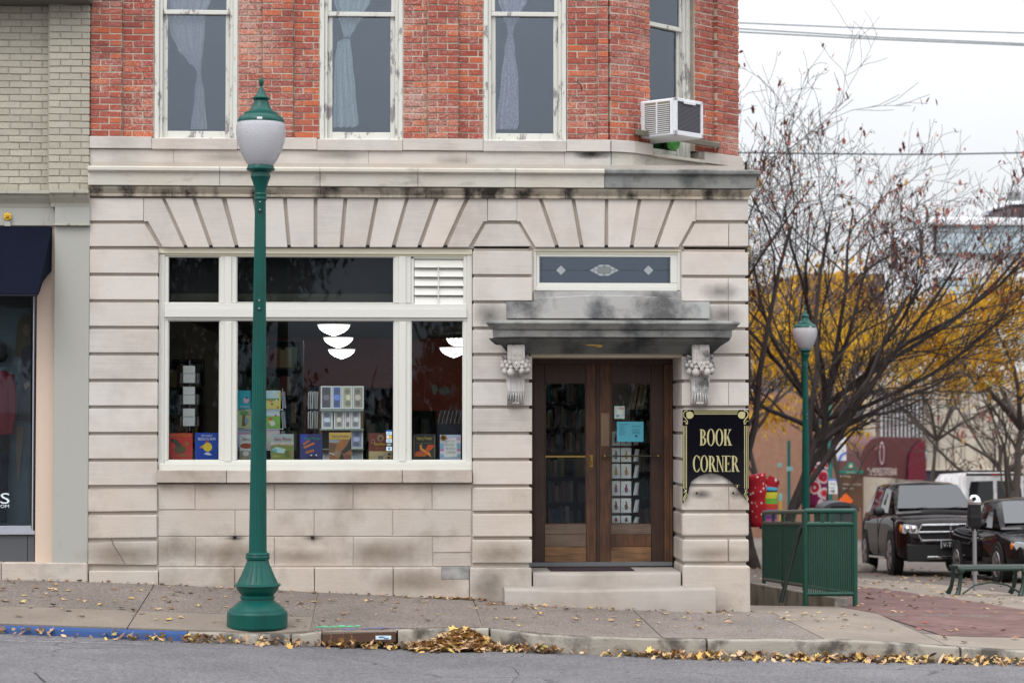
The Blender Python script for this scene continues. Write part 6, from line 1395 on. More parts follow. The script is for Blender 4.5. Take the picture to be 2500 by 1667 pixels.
# awning
aw = empty('shop_awning', 'navy fabric awning over the boutique window', 'awning', P(60, 720, -.4)); navy = simple('navy_canvas', (.004, .006, .016), .9, spec=.12, var=.3, scale=25, bump=.2, bscale=200)
sec = [(.06, Z(553, .06, 60)), (-.55, Z(655, -.55, 60)), (-.75, Z(713, -.75, 60)), (-.75, Z(721, -.75, 60))]
x0, x1 = X(-600), X(127, .06, 560)
mb = MB(); L_ = [(x0, y, z) for y, z in sec]; R_ = [(x1 - .02 + (0 if i == 0 else -.0), y, z) for i, (y, z) in enumerate(sec)]
ptsf = [P(-600, 553, .06), P(127, 553, .06), P(126, 664, -.2), P(93, 722, -.34), P(-600, 720, -.34)]
mb.add([P(-600, 553, .05), P(127.5, 553, .05), P(126, 664, -.25), P(126, 590, -.1), P(91, 723, -.45), P(-600, 721, -.45), P(92.5, 716, -.45), P(-600, 714, -.45)], [(0, 1, 6, 7), (7, 6, 4, 5)])
mb.obj('canopy_sheet', navy, aw)
mb = MB(); mb.add([P(127.5, 553, .05), P(92.5, 716, -.45), P(91, 723, -.45), P(96, 715, -.38), P(104, 690, -.25), P(116, 673, -.08), P(126, 662, .05)], [(0, 6, 5, 4, 3, 2, 1)]); mb.obj('side_valance', navy, aw)
MB().tube([P(-600, 719, -.44), P(91, 721, -.44)], .012, 6).obj('front_bar', simple('black_bar', (.02, .02, .02), .5), aw)
fl = empty('flower_ornament', 'yellow flower shaped ornament on the fascia above the navy awning', 'ornament', P(18, 529, .05)); yl = simple('yellow_enamel', (.70, .42, .02), .4)
mb = MB(); c = P(18.5, 529, .035)
for k in range(6): a = k * math.pi / 3 + .5; mb.ball((c.x + .026 * math.cos(a), c.y, c.z + .026 * math.sin(a)), .02, (1, .6, 1), 10, 6)
mb.obj('petals', yl, fl, smooth=True, angle=180); MB().ball((c.x, c.y - .016, c.z), .019, (1, .7, 1), 10, 6).obj('cup', simple('amber_enamel', (.45, .22, .02), .3), fl, smooth=True, angle=180); MB().box(c.x - .03, c.x + .03, .03, .07, c.z - .10, c.z - .05).obj('mount', grn, fl)
# ------------------------------------------------------------------ stairwell and railing beside the corner
conc = stone('stairwell_concrete', (.33, .30, .26), (.10, .09, .08), .7, 2.5, .5, .48, .62)
SWL = bpy.data.objects.new('stairwell', None); COL.objects.link(SWL); OFF['stairwell'] = Vector(); kind(SWL)
hx0_, hx1_, hy0, hy1 = HOLE
mb = MB(); mb.loft([[(x, y, G(x, y) + .10) for x, y in ((hx1_, hy0 + .02), (hx1_ + .16, hy0 + .02), (hx1_ + .16, hy1), (hx1_, hy1))], [(x, y, -3.2) for x, y in ((hx1_, hy0 + .02), (hx1_ + .16, hy0 + .02), (hx1_ + .16, hy1), (hx1_, hy1))]]); mb.obj('side_kerb_wall', conc, SWL, bevel=.01)
MB().box(hx0_, hx1_, hy1, hy1 + .2, -3.2, G(4.5, hy1) + .1).obj('end_wall', conc, SWL); MB().box(hx0_ - .06, hx0_, hy0 + .01, hy1, -3.2, -.2).obj('inner_wall', conc, SWL)
for k in range(12):
    y0 = hy0 + .01 + k * .29; z0 = G(4.5, hy0) - .19 * (k + 1); MB().box(hx0_, hx1_, y0, y0 + .29, z0 - .25, z0).obj('stair_tread', conc, SWL, bevel=.008)
RL = empty('stair_railing', 'green painted steel railing round the basement stairwell at the building corner', 'railing', (5.25, 1.95, G(5.25, 1.95)))
gr2 = simple('green_rail_paint', (.005, .066, .044), .45, var=.2, scale=10, bump=.1)
grd = simple('weathered_rail_paint', (.09, .105, .085), .6, var=.2, scale=10)
yf = 1.95; fx0, fx1 = P(1966, 1350, yf).x, P(2087, 1350, yf).x
zt_, zm_, zl_ = P(2020, 1247, yf).z, P(2020, 1279, yf).z, P(2020, 1449, yf).z; zf_ = G(5, yf)
for x in (fx0, fx1): MB().tube([(x, yf, zf_ - .02), (x, yf, zt_)], .030, 10).obj('post', gr2, RL, smooth=True)
for z, r_ in ((zt_, .030), (zm_, .026), (zl_, .026)): MB().tube([(fx0, yf, z), (fx1, yf, z)], r_, 10).obj('rail', gr2, RL, smooth=True)
bl = MB(); n = 22
for i in range(1, n): x = fx0 + (fx1 - fx0) * i / n; bl.box(x - .0065, x + .0065, yf - .012, yf + .012, zl_, zm_)
kind(bl.obj('baluster', gr2, RL), 'stuff')
for x in (fx0 + .2, fx0 + .32): MB().box(x - .022, x + .022, yf - .012, yf + .012, zm_, zt_).obj('spacer', gr2, RL)
ye = 8.1; dz = -.05 * (ye - yf)
for z, r_ in ((zt_, .030), (zm_, .026), (zl_, .026)): MB().tube([(fx1, yf, z), (fx1, ye, z + dz)], r_, 10).obj('rail', grd, RL, smooth=True)
bl = MB(); n = 120
for i in range(1, n):
    y = yf + (ye - yf) * i / n; q = dz * i / n; bl.box(fx1 - .012, fx1 + .012, y - .0065, y + .0065, zl_ + q, zm_ + q)
kind(bl.obj('baluster', gr2, RL), 'stuff')
for i in range(1, 9):
    y = yf + (ye - yf) * i / 8; q = dz * i / 8
    MB().box(fx1 - .02, fx1 + .02, y - .02, y + .02, zm_ + q, zt_ + q).obj('spacer', gr2, RL)
    if i % 2 == 0: MB().tube([(fx1, y, G(fx1, y) - .05), (fx1, y, zt_ + q)], .028, 8).obj('post', gr2, RL, smooth=True)
hr = MB(); hr.tube([P(1969, 1285, yf + .1), P(1955, 1290, yf + .12), P(1948, 1310, yf + .12), P(1906, 1470, yf + .05)], .028, 10); hr.obj('handrail', simple('dark_handrail', (.012, .022, .018), .5), RL, smooth=True)

# ------------------------------------------------------------------ street furniture at the right
bp0 = PG(2342, 1452); bz_ = G(bp0.x + .6, bp0.y)
BN = empty('metal_bench', 'backless dark green strap-metal bench beside the parking meter', 'bench', (bp0.x, bp0.y, bz_)); bgr = simple('dark_green_bench', (.012, .035, .025), .4)
x0, x1, y0, y1 = bp0.x - .02, bp0.x + 1.9, bp0.y - .05, bp0.y + .40; zs_ = P(2400, 1380, bp0.y).z
seat = MB(); nst = 54
for i in range(nst):
    x = x0 + (x1 - x0) * i / (nst - 1); seat.loft([[(x + d, y0, zs_ - .075), (x + d, y0 + .005, zs_ - .01), (x + d, y0 + .05, zs_), (x + d, y1 - .05, zs_ - .005), (x + d, y1 - .01, zs_ - .01), (x + d, y1, zs_ - .045)] for d in (0, .022)], closed=False)
kind(seat.obj('seat_strap', bgr, BN), 'stuff')
for y in (y0, y1): MB().tube([(x0 - .01, y, zs_ - .045), (x1, y, zs_ - .045)], .026, 8).obj('seat_rail', bgr, BN, smooth=True)
for x in (x0 + .03, x0 + .92, x1 - .05):
    for y, s_ in ((y0 + .03, -1), (y1 - .03, 1)): MB().tube([(x, y, zs_ - .05), (x, y + s_ * .005, bz_ + .22), (x - .02, y + s_ * .02, bz_ + .1), (x - .06, y + s_ * .05, bz_)], [.032, .028, .03, .04], 8).obj('leg', bgr, BN, smooth=True)
for x in (x0 + .03, x0 + .92):
    MB().tube([(x + .03, y0 + .03, bz_ + .03), (x + .2, y0 + .03, bz_ + .15), (x + .43, y0 + .03, bz_ + .19), (x + .66, y0 + .03, bz_ + .15), (x + .86, y0 + .03, bz_ + .03)], .014, 6).obj('arched_brace', bgr, BN, smooth=True)
    MB().ball((x + .0, y0 - .03, zs_ - .06), .05, (1, .4, 1), 12, 6).obj('rosette', bgr, BN, smooth=True, angle=180)
mp_ = PG(2380, 1441)
PM = empty('parking_meter', 'parking meter with a silver domed head on a galvanised post behind the bench', 'parking meter', mp_)
zq = lambda py: P(2380, py, mp_.y).z; sc_ = (D + mp_.y) / F
MB().tube([mp_, (mp_.x, mp_.y, zq(1290))], 5 * sc_, 12).obj('post', simple('galvanised', (.33, .34, .35), .45, .6), PM, smooth=True)
rg = []
for py, hw in ((1296, 6), (1290, 8), (1284, 15), (1262, 16.5), (1258, 16), (1235, 15), (1231, 15.5)): rg.append([(mp_.x + hw * sc_ * a, mp_.y + hw * sc_ * .62 * b, zq(py)) for a, b in ((-1, -.8), (-.8, -1), (.8, -1), (1, -.8), (1, .8), (.8, 1), (-.8, 1), (-1, .8))])
MB().loft(rg).obj('housing', simple('black_meter', (.006, .006, .008), .35), PM, bevel=.004)
rg = []
for py, hw in ((1231, 16), (1225, 17.5), (1216, 15), (1210, 10), (1207.5, 5)): rg.append([(mp_.x + hw * sc_ * math.cos(t) , mp_.y + hw * sc_ * .7 * math.sin(t), zq(py)) for t in rng(0, 2 * math.pi * 9 / 10, 9)])
MB().loft(rg).obj('dome', simple('polished_steel', (.75, .75, .77), .18, .9), PM); MB().box(mp_.x - 8 * sc_, mp_.x - 1 * sc_, mp_.y - .125, mp_.y - .05, zq(1220), zq(1212)).obj('display', black, PM)
bx0 = P(2043, 1300, 13.0); bzg = G(bx0.x, 13)
TB = empty('litter_bin', 'dark domed litter bin standing behind the stairwell railing', 'bin', (bx0.x, 13, bzg)); bm_ = simple('charcoal_bin', (.045, .045, .055), .5)
hw = .29; MB().box(bx0.x - hw, bx0.x + hw, 12.7, 13.3, bzg, P(2043, 1245, 13).z).obj('body', bm_, TB, bevel=.03, seg=2)
rg = [[(bx0.x + (hw + .03) * math.cos(t), y, P(2043, 1246, 13).z + .16 * math.sin(t)) for t in rng(0, math.pi, 12)] for y in (12.68, 13.32)]; MB().loft(rg).obj('hood', bm_, TB, smooth=True, angle=40)
MB().box(bx0.x - .16, bx0.x + .16, 12.65, 12.7, P(2043, 1243, 13).z, P(2043, 1232, 13).z).obj('opening', black, TB)
rk_ = MB(); c = PG(2106, 1396); rk_.ball((c.x, c.y, c.z + .06), .28, (1, .8, .45), 12, 7); tag(rk_.obj('concrete_stop', conc, None, smooth=True, angle=180), 'rounded grey concrete wheel stop by the dark SUV', 'wheel stop')

# ------------------------------------------------------------------ cars
def paintmat(name, col):
    m, t, b, N, L = nodemat(name); b.inputs['Base Color'].default_value = (*col, 1); b.inputs['Roughness'].default_value = .6; b.inputs['Specular IOR Level'].default_value = 0; b.inputs['Coat Weight'].default_value = .55; b.inputs['Coat Roughness'].default_value = .02
    n1 = N('ShaderNodeTexNoise'); n1.inputs['Scale'].default_value = 3; g = N('ShaderNodeTexCoord'); L(g.outputs['Object'], n1.inputs['Vector'])
    r = ramp(N, [(.4, col), (.7, [c * 1.5 + .01 for c in col])]); L(n1.outputs['Fac'], r.inputs[0]); L(r.outputs[0], b.inputs['Base Color']); return m
carglass = glassmat('car_glass', .16, (.25, .27, .28)); rubber = simple('tyre_rubber', (.012, .012, .012), .8); alloy = simple('alloy_rim', (.42, .42, .44), .3, .85); chrome = simple('car_chrome', (.80, .80, .82), .12, 1); lens = simple('headlamp_lens', (.55, .57, .60), .1, .3); amber = simple('amber_lens', (.65, .18, .02), .2); trim = simple('black_trim', (.008, .008, .009), .5)
seatm = simple('car_interior', (.02, .02, .022), .9)
def car(name, label, spec, paint):
    o = empty(name, label, 'car'); p = spec
    rings = []
    for y, wb, zb_, zt in p['body']:
        zm = zb_ + (zt - zb_) * .55
        rings.append([(-wb * .93, y, zb_), (-wb, y, zb_ + .12), (-wb, y, zm), (-wb * .965, y, zt - .06), (-wb * .86, y, zt), (0, y, zt + .025), (wb * .86, y, zt), (wb * .965, y, zt - .06), (wb, y, zm), (wb, y, zb_ + .12), (wb * .93, y, zb_)])
    MB().loft(rings).obj('body', paint, o, smooth=True, angle=180).modifiers.new('round', 'SUBSURF').render_levels = 2
    gh = p['cabin']; rings = []
    for y, wb, wt, z0, z1 in gh: rings.append([(-wb, y, z0), (-wt, y, z1 - .05), (-wt * .82, y, z1), (0, y, z1 + .045), (wt * .82, y, z1), (wt, y, z1 - .05), (wb, y, z0)])
    MB().loft(rings).obj('cabin', paint, o, smooth=True, angle=180)
    def quad(pts, nm, mat, par=o):
        a, b, c, d = [Vector(q) for q in pts]; nrm = (b - a).cross(d - a).normalized(); mb = MB()
        mb.add([a + nrm * .004, b + nrm * .004, c + nrm * .004, d + nrm * .004, a - nrm * .01, b - nrm * .01, c - nrm * .01, d - nrm * .01], [(0, 1, 2, 3), (7, 6, 5, 4), (0, 4, 5, 1), (1, 5, 6, 2), (2, 6, 7, 3), (3, 7, 4, 0)]); return mb.obj(nm, mat, par)
    dk = simple('dark_car_window', (.015, .018, .02), .06); ws = simple('sky_lit_windscreen', (.02, .026, .032), .06, spec=.75, bump=.25, bscale=2.5)
    (ya, wa, _, za, _), (yb2, wb2, wt2, _, zb2) = gh[0], gh[1]
    f0, f1 = .10, .90
    def wsp(f, s_): return (s_ * (wa + (wt2 * .93 - wa) * f) * .90, ya + (yb2 - ya) * f - .085, za + .06 + (zb2 - za) * f)
    quad([wsp(f0, -1), wsp(f0, 1), wsp(f1, 1), wsp(f1, -1)], 'windscreen', ws)
    for x_ in (-.35, .3): MB().tube([Vector(wsp(.10, 1)) * 1 + Vector((x_ - wsp(.10, 1)[0], -.012, .0)), Vector((x_ + .38, wsp(.2, 1)[1] - .012, wsp(.2, 1)[2] - .02))], .009, 4).obj('wiper', trim, o)
    for s_ in (-1, 1):
        for (t0, t1) in p['side_windows']:
            def sp(y, f):
                for q, r_ in zip(gh, gh[1:]):
                    if q[0] <= y <= r_[0]: break
                t = (y - q[0]) / (r_[0] - q[0]); L_ = [a + (b - a) * t for a, b in zip(q, r_)]
                return Vector((s_ * (L_[1] + (L_[2] - L_[1]) * f), y, L_[3] + (L_[4] - .05 - L_[3]) * f))
            ends = [sp(t0, .12), sp(t1, .12), sp(t1 - .06, .93), sp(max(t0 + .02, t0 + (.45 if t0 < gh[1][0] else .03)), .93)]
            if s_ > 0: ends = ends[::-1]
            ends = [e + Vector((s_ * .006, 0, 0)) for e in ends]
            quad([tuple(e) for e in (ends if s_ < 0 else ends)][::-1] if s_ < 0 else [tuple(e) for e in ends][::-1], 'side_window', dk)
        mrr = MB(); mrr.ball((s_ * (p['w'] + .10), p['mirror'], p['belt'] + .06), .12, (1, .55, .75), 12, 7); mrr.obj('mirror', paint if not p.get('dark_mirror') else trim, o, smooth=True, angle=180)
        MB().loft([[(s_ * (p['w'] + .004), y, z) for y, z in ((p['dy'], .35), (p['dy'] + .008, .35), (p['dy'] + .008, p['belt']), (p['dy'], p['belt']))], [(s_ * (p['w'] - .01), y, z) for y, z in ((p['dy'], .35), (p['dy'] + .008, .35), (p['dy'] + .008, p['belt']), (p['dy'], p['belt']))]]).obj('door_gap', black, o)
        MB().box(s_ * (p['w'] - .005), s_ * (p['w'] + .012), p['wheels'][0] + .55, p['wheels'][1] - .5, .30, .345).obj('sill_trim', chrome if p.get('chrome_sill') else trim, o, bevel=.004)
        for yw in p['wheels']:
            R_ = p['R']; xw = s_ * (p['w'] - .098)
            MB().prism([(0 + (R_ + .06) * math.cos(t), R_ + (R_ + .06) * math.sin(t)) for t in rng(0, 2 * math.pi * 23 / 24, 23)], 0, .02, lambda a, b, c: (s_ * (p['w'] + .003) - s_ * b, yw + a, c)).obj('wheel_arch', black, o)
            W_ = holder('wheel', o); 
            prof = [(R_ * .66, -.11), (R_ * .9, -.115), (R_, -.09), (R_, .09), (R_ * .9, .115), (R_ * .66, .11)]
            mb = MB().lathe(prof, 0, 0, 28, cap=False); mb.v = [(xw + z, yw + x, R_ + y) for x, y, z in mb.v]; mb.obj('tyre', rubber, W_, smooth=True)
            xo = xw + s_ * .10; mb = MB(); mb.lathe([(R_ * .70, 0), (R_ * .66, .02), (R_ * .60, .0)], 0, 0, 24, cap=False)
            for k in range(5):
                a = k * 2 * math.pi / 5; ca, sa = math.cos(a), math.sin(a); pts = [(.04 * R_ / .38, -.035), (R_ * .64, -.05), (R_ * .64, .05), (.04, .035)]
                mb.prism([(u * ca - v * sa, u * sa + v * ca) for u, v in pts], 0, .02, lambda x, y, z: (x, z, y))
            mb.v = [(xo + s_ * z, yw + x, R_ + y) for x, y, z in mb.v]; mb.obj('rim', alloy, W_)
            mb = MB().lathe([(R_ * .66, -.02), (.001, -.02)], 0, 0, 20, cap=False); mb.v = [(xo + s_ * z, yw + x, R_ + y) for x, y, z in mb.v]; mb.obj('brake_shadow', black, W_)
    return o
def bx(o, x0, x1, y0, y1, z0, z1, nm, mat, bevel=.006): return MB().box(x0, x1, y0, y1, z0, z1).obj(nm, mat, o, bevel=bevel)
suv_p = paintmat('dark_plum_paint', (.008, .004, .005))
suv = car('parked_suv', 'dark plum SUV with chrome crosshair grille parked facing the plaza', dict(w=.955, belt=1.10, mirror=1.55, dy=2.35, R=.385, wheels=(.95, 3.98), dark_mirror=True, chrome_sill=True,
    body=[(.0, .70, .36, .72), (.03, .80, .30, .90), (.12, .87, .26, 1.0), (.35, .925, .24, 1.055), (.9, .955, .24, 1.10), (1.4, .955, .24, 1.14), (2.4, .955, .24, 1.13), (4.3, .955, .26, 1.14), (4.85, .92, .34, 1.12), (5.02, .82, .42, 1.02)],
    cabin=[(1.28, .84, .80, 1.10, 1.15), (2.10, .86, .66, 1.10, 1.63), (2.6, .87, .68, 1.10, 1.69), (4.1, .87, .66, 1.10, 1.69), (4.75, .84, .60, 1.10, 1.55), (4.95, .8, .66, 1.05, 1.16)], side_windows=[(1.72, 2.72), (2.82, 3.75), (3.85, 4.6)]), suv_p)
bx(suv, -.53, .53, -.03, .06, .62, .655, 'grille_bar', chrome); bx(suv, -.50, .50, -.025, .06, .905, .93, 'grille_bar', chrome); bx(suv, -.56, .56, -.04, .05, .77, .80, 'grille_bar', chrome)
for s_ in (-1, 1): MB().tube([(s_ * .50, -.02, .92), (s_ * .57, -.01, .80), (s_ * .56, -.01, .72), (s_ * .50, -.02, .635)], .017, 6).obj('grille_surround', chrome, suv); bx(suv, s_ * .02 - (.02 if s_ < 0 else 0), s_ * .06 if s_ > 0 else -.04, -.045, .05, .64, .91, 'grille_post', chrome)
bx(suv, -.53, .53, -.012, .03, .64, .92, 'grille_mesh', black, 0)
for s_ in (-1, 1):
    H_ = MB(); H_.prism([(s_ * .58, .76), (s_ * .60, .90), (s_ * .83, .93), (s_ * .89, .86), (s_ * .85, .765)], .02, .2); H_.v = [(x, y - .06 + (abs(x) - .58) * .45, z) for x, y, z in H_.v]; h_ = H_.obj('headlamp', lens, suv, bevel=.008)
    for xx in (.66, .77): MB().ball((s_ * xx, -.04 + (xx - .58) * .45, .845), .055, (1, .5, 1), 12, 7).obj('lamp_bowl', chrome, h_, smooth=True, angle=180)
    MB().ball((s_ * .885, .10, .85), .05, (.5, 1, 1.6), 8, 6).obj('indicator', amber, h_, smooth=True)
    MB().ball((s_ * .66, .02, .43), .05, (1, .4, 1), 12, 6).obj('fog_lamp', lens, suv, smooth=True, angle=180)
bx(suv, -.42, .42, -.035, .02, .315, .36, 'chrome_valance', chrome); bx(suv, -.80, .80, -.0, .05, .27, .58, 'bumper_recess', trim, .02)
pl_ = bx(suv, -.155, .155, -.055, -.04, .50, .655, 'licence_plate', simple('plate_black', (.01, .012, .015), .4)); letters('V-T', (-.12, -.058, .525), (.04, -.058, .525), .075, simple('plate_white', (.75, .78, .8), .5), pl_, name='plate_text')
bx(suv, -.155, .155, -.057, -.05, .645, .655, 'plate_edge', simple('plate_white', (.75, .78, .8), .5), 0); bx(suv, -.157, -.148, -.057, -.05, .50, .655, 'plate_edge', simple('plate_white', (.75, .78, .8), .5), 0)
def put(o, px, y, rz): x = P(px, 1300, y).x; o.location = (x, y, G(x, y)); o.rotation_euler = (-.05, -.012, rz)
put(suv, 2318, 17.6, -.06); suv.scale = (1, 1, 1.07)
car2 = car('parked_sedan', 'black sedan with amber side lamp parked behind the parking meter', dict(w=.89, belt=.95, mirror=1.5, dy=2.3, R=.33, wheels=(.88, 3.55),
    body=[(.0, .62, .34, .55), (.04, .74, .28, .68), (.2, .83, .22, .74), (.6, .88, .2, .83), (1.2, .89, .2, .93), (2.2, .89, .2, .95), (3.6, .89, .22, .97), (4.2, .85, .3, .97), (4.45, .74, .4, .9)],
    cabin=[(1.12, .76, .74, .92, .97), (2.0, .79, .58, .92, 1.40), (2.5, .79, .60, .92, 1.45), (3.2, .79, .57, .92, 1.42), (4.1, .72, .60, .92, 1.0)], side_windows=[(1.55, 2.45), (2.52, 3.4)]), paintmat('black_paint', (.008, .007, .008)))
for s_ in (-1, 1):
    H_ = MB(); H_.prism([(s_ * .50, .56), (s_ * .52, .67), (s_ * .74, .72), (s_ * .80, .66), (s_ * .76, .57)], .0, .2); H_.v = [(x, y - .04 + (abs(x) - .5) * .6, z) for x, y, z in H_.v]; h_ = H_.obj('headlamp', lens, car2, bevel=.008); MB().ball((s_ * .80, .26, .64), .05, (.5, 1.2, 1.3), 8, 6).obj('indicator', amber, h_, smooth=True)
bx(car2, -.4, .4, -.03, .05, .48, .6, 'grille', trim); bx(car2, -.4, .4, -.035, .05, .6, .62, 'grille_bar', chrome)
put(car2, 2597, 13.2, .0)
# white van seen from behind
vy = 42.0; vx = P(2432, 1200, vy).x; vz = G(vx, vy)
VN = empty('white_van', 'white cargo van seen from behind beyond the parked cars', 'van', (0, 0, 0)); vw = paintmat('van_white', (.62, .62, .64))
rg = []
for y, w_, zt in ((0, .92, 2.16), (.15, .95, 2.22), (2.8, .97, 2.22), (3.4, .94, 2.05), (4.2, .90, 1.3), (4.9, .85, 1.1)): rg.append([(-w_, y, .35), (-w_ * 1.02, y, zt * .5), (-w_ * .95, y, zt - .14), (-w_ * .84, y, zt), (w_ * .84, y, zt), (w_ * .95, y, zt - .14), (w_ * 1.02, y, zt * .5), (w_, y, .35)])
MB().loft(rg).obj('body', vw, VN, smooth=True, angle=40)
dkw = simple('dark_car_window', (.015, .018, .02), .06)
for s_ in (-1, 1):
    w_ = MB(); w_.prism([(s_ * .06, 1.28), (s_ * .84, 1.28), (s_ * .82, 1.75), (s_ * .76, 1.98), (s_ * .06, 2.0)], -.025, .0); w_.obj('rear_window', dkw, VN)
    MB().box(s_ * .02, s_ * .90, -.012, .02, .45, 2.12).obj('rear_door', vw, VN, bevel=.01); MB().box(s_ * .86, s_ * .96, -.02, .03, .95, 1.25).obj('tail_lamp', simple('red_lens', (.35, .01, .01), .25), VN)
    for y in (.9, 3.9):
        mb = MB().lathe([(.2, -.1), (.33, -.1), (.33, .1), (.2, .1)], 0, 0, 20); mb.v = [(s_ * .85 + z, y + x, .33 + yy) for x, yy, z in mb.v]; mb.obj('wheel', rubber, VN, smooth=True)
MB().box(-.9, .9, -.02, .02, 2.13, 2.2).obj('roof_trim', simple('dark_trim', (.03, .02, .025), .4), VN, bevel=.01); MB().box(-.12, .12, -.04, 0, 2.14, 2.18).obj('high_brake_lamp', simple('red_lens', (.35, .01, .01), .25), VN); MB().box(-.95, .95, -.1, .05, .4, .55).obj('rear_bumper', trim, VN, bevel=.02)
VN.location = (vx, vy, vz); VN.rotation_euler = (-.05, 0, .06); VN.scale = (1, 1, 1.16)

# ------------------------------------------------------------------ more lamps and far signs
def at(px, y): x = P(px, 1200, y).x; return (x, y, G(x, y))
lm2 = at(1967, 19.6)
def copy_thing(src, loc, label, scale=1):
    r = src.copy(); COL.objects.link(r); r.location = loc; r['label'] = label; r.rotation_euler = (0, 0, .3); r.scale = (scale,) * 3
    for ch in src.children:
        c = ch.copy(); COL.objects.link(c); c.parent = r
        for g in ch.children: d = g.copy(); COL.objects.link(d); d.parent = c
    return r
copy_thing(l1, lm2, 'green street lamp with frosted globe standing between the bare tree and the stairwell railing')
copy_thing(l1, at(2257, 90), 'far green street lamp beside the maroon bank canopy')
gpole = simple('teal_pole_paint', (.01, .14, .12), .5)
def pole(px, y, top_py, r_, label, name='sign_post'):
    b = Vector(at(px, y)); o = empty(name, label, 'post', b); MB().tube([b, (b.x, y, P(px, top_py, y).z)], r_, 10).obj('post', gpole, o, smooth=True); return o, b
def plate(o, px0, py0, px1, py1, y, mat, nm, d=.03): return MB().prism(xz(box_(px0, py0, px1, py1), y), y, y + d).obj(nm, mat, o, bevel=.004)
YP = 80.0; o, b = pole(2027, YP, 900, .12, 'tall green pole with a white banner and a one way sign')
ow = empty('one_way_sign', 'white one way road sign on the green pole by the brown direction board', 'sign', P(2032, 1205, YP)); wsg = simple('sign_white', (.75, .77, .8), .5); bk = simple('sign_black', (.02, .02, .025), .5)
plate(ow, 2021, 1174, 2044, 1205, YP - .3, wsg, 'plate'); pxletters('ONE', 2024, 1177, 2041, 1184, YP - .32, bk, ow); pxletters('WAY', 2024, 1187, 2041, 1194, YP - .32, bk, ow)
MB().prism(xz([(2025, 1197), (2034, 1197), (2034, 1194.5), (2040, 1198.5), (2034, 1202.5), (2034, 1200), (2025, 1200)], YP - .32), YP - .325, YP - .315).obj('arrow', bk, ow); plate(ow, 2021, 1169, 2044, 1173.5, YP - .3, simple('sign_blue', (.15, .25, .6), .5), 'blue_tab')
bn = empty('street_banner', 'white street banner with a blue arc hanging from the green pole', 'banner', P(2050, 1125, YP)); plate(bn, 2032, 1050, 2066, 1124, YP - .1, simple('banner_cloth', (.62, .62, .66), .8, var=.3, scale=2), 'cloth')
MB().prism(xz([(2046, 1124), (2050, 1112), (2058, 1105), (2065.5, 1102), (2065.5, 1107), (2056, 1112), (2052, 1124)], YP - .12), YP - .13, YP - .105).obj('blue_arc', simple('banner_blue', (.03, .12, .5), .7), bn); MB().tube([P(2027, 1051, YP), P(2068, 1051, YP)], .03, 6).obj('banner_arm', gpole, bn)
YV = 58.0; wf = empty('direction_board', 'brown direction board with a green header beside the one way sign', 'sign', at(2077, YV)); brn = simple('sign_brown', (.13, .065, .035), .6); sgn = simple('sign_green', (.01, .25, .18), .5); cr_ = simple('sign_cream', (.72, .70, .62), .6)
for px in (2049, 2105): bb = at(px, YV); MB().tube([bb, (bb[0], YV, P(px, 1130, YV).z)], .04, 8).obj('post', brn, wf)
plate(wf, 2046, 1156, 2108, 1240, YV - .05, brn, 'panel'); hd_ = plate(wf, 2046, 1148, 2108, 1155.5, YV - .07, sgn, 'header'); cr2 = plate(wf, 2069, 1128, 2085, 1144, YV - .07, sgn, 'crest')
MB().prism(xz([(2073, 1141), (2073, 1136), (2077, 1131), (2081, 1136), (2081, 1141)], YV - .09), YV - .095, YV - .08).obj('dome_symbol', cr_, wf)
for s_ in (-1, 1): MB().prism(xz([(2077 + s_ * 10, 1144), (2077 + s_ * 10, 1136), (2077 + s_ * 20, 1144)], YV - .06), YV - .07, YV - .04).obj('header_wing', sgn, wf)
pxletters('Downtown', 2066, 1150, 2088, 1154, YV - .09, cr_, wf); pxletters('Parking', 2059, 1159, 2076, 1166, YV - .07, cr_, wf); pxletters('Waldron Art Center', 2058, 1179, 2104, 1184, YV - .07, cr_, wf); pxletters('Buskirk', 2058, 1189, 2084, 1194, YV - .07, cr_, wf)
for py in (1162, 1181, 1191): MB().prism(xz([(2048, py - 1), (2052, py - 1), (2052, py - 3), (2056, py), (2052, py + 3), (2052, py + 1), (2048, py + 1)], YV - .07), YV - .075, YV - .055).obj('arrow', cr_, wf)
os_ = empty('orange_work_sign', 'orange diamond road work sign above the litter bin', 'sign', at(2065, 50)); plate_ = MB().prism(xz([(2065, 1203), (2083, 1222), (2065, 1241), (2047, 1222)], 50), 50, 50.02).obj('diamond', simple('sign_orange', (.85, .14, .01), .5), os_); bb = at(2065, 50); MB().tube([bb, (bb[0], 50.04, P(2065, 1235, 50).z)], .02, 6).obj('stake', gpole, os_)
o, b = pole(1926, 60, 1075, .07, 'thin green pole with small teal plates beyond the yarn wrapped trunk'); plate(o, 1899, 1130, 1909, 1140, 59.9, simple('teal_plate', (.25, .55, .55), .5), 'plate'); plate(o, 1921, 1139, 1936, 1150, 59.9, simple('teal_plate', (.25, .55, .55), .5), 'plate')
bo = at(1906, 45); o = empty('wrapped_bollard', 'bollard wrapped in yellow and teal knitting beyond the railing', 'bollard', bo); MB().tube([bo, (bo[0], 45, P(1906, 1222, 45).z)], .05, 10).obj('yellow_sleeve', simple('ochre_knit', (.45, .28, .04), .9), o, smooth=True); MB().tube([(bo[0], 45, P(1906, 1222, 45).z), (bo[0], 45, P(1906, 1205, 45).z)], .055, 10).obj('teal_sleeve', simple('teal_knit', (.15, .45, .38), .9), o, smooth=True)

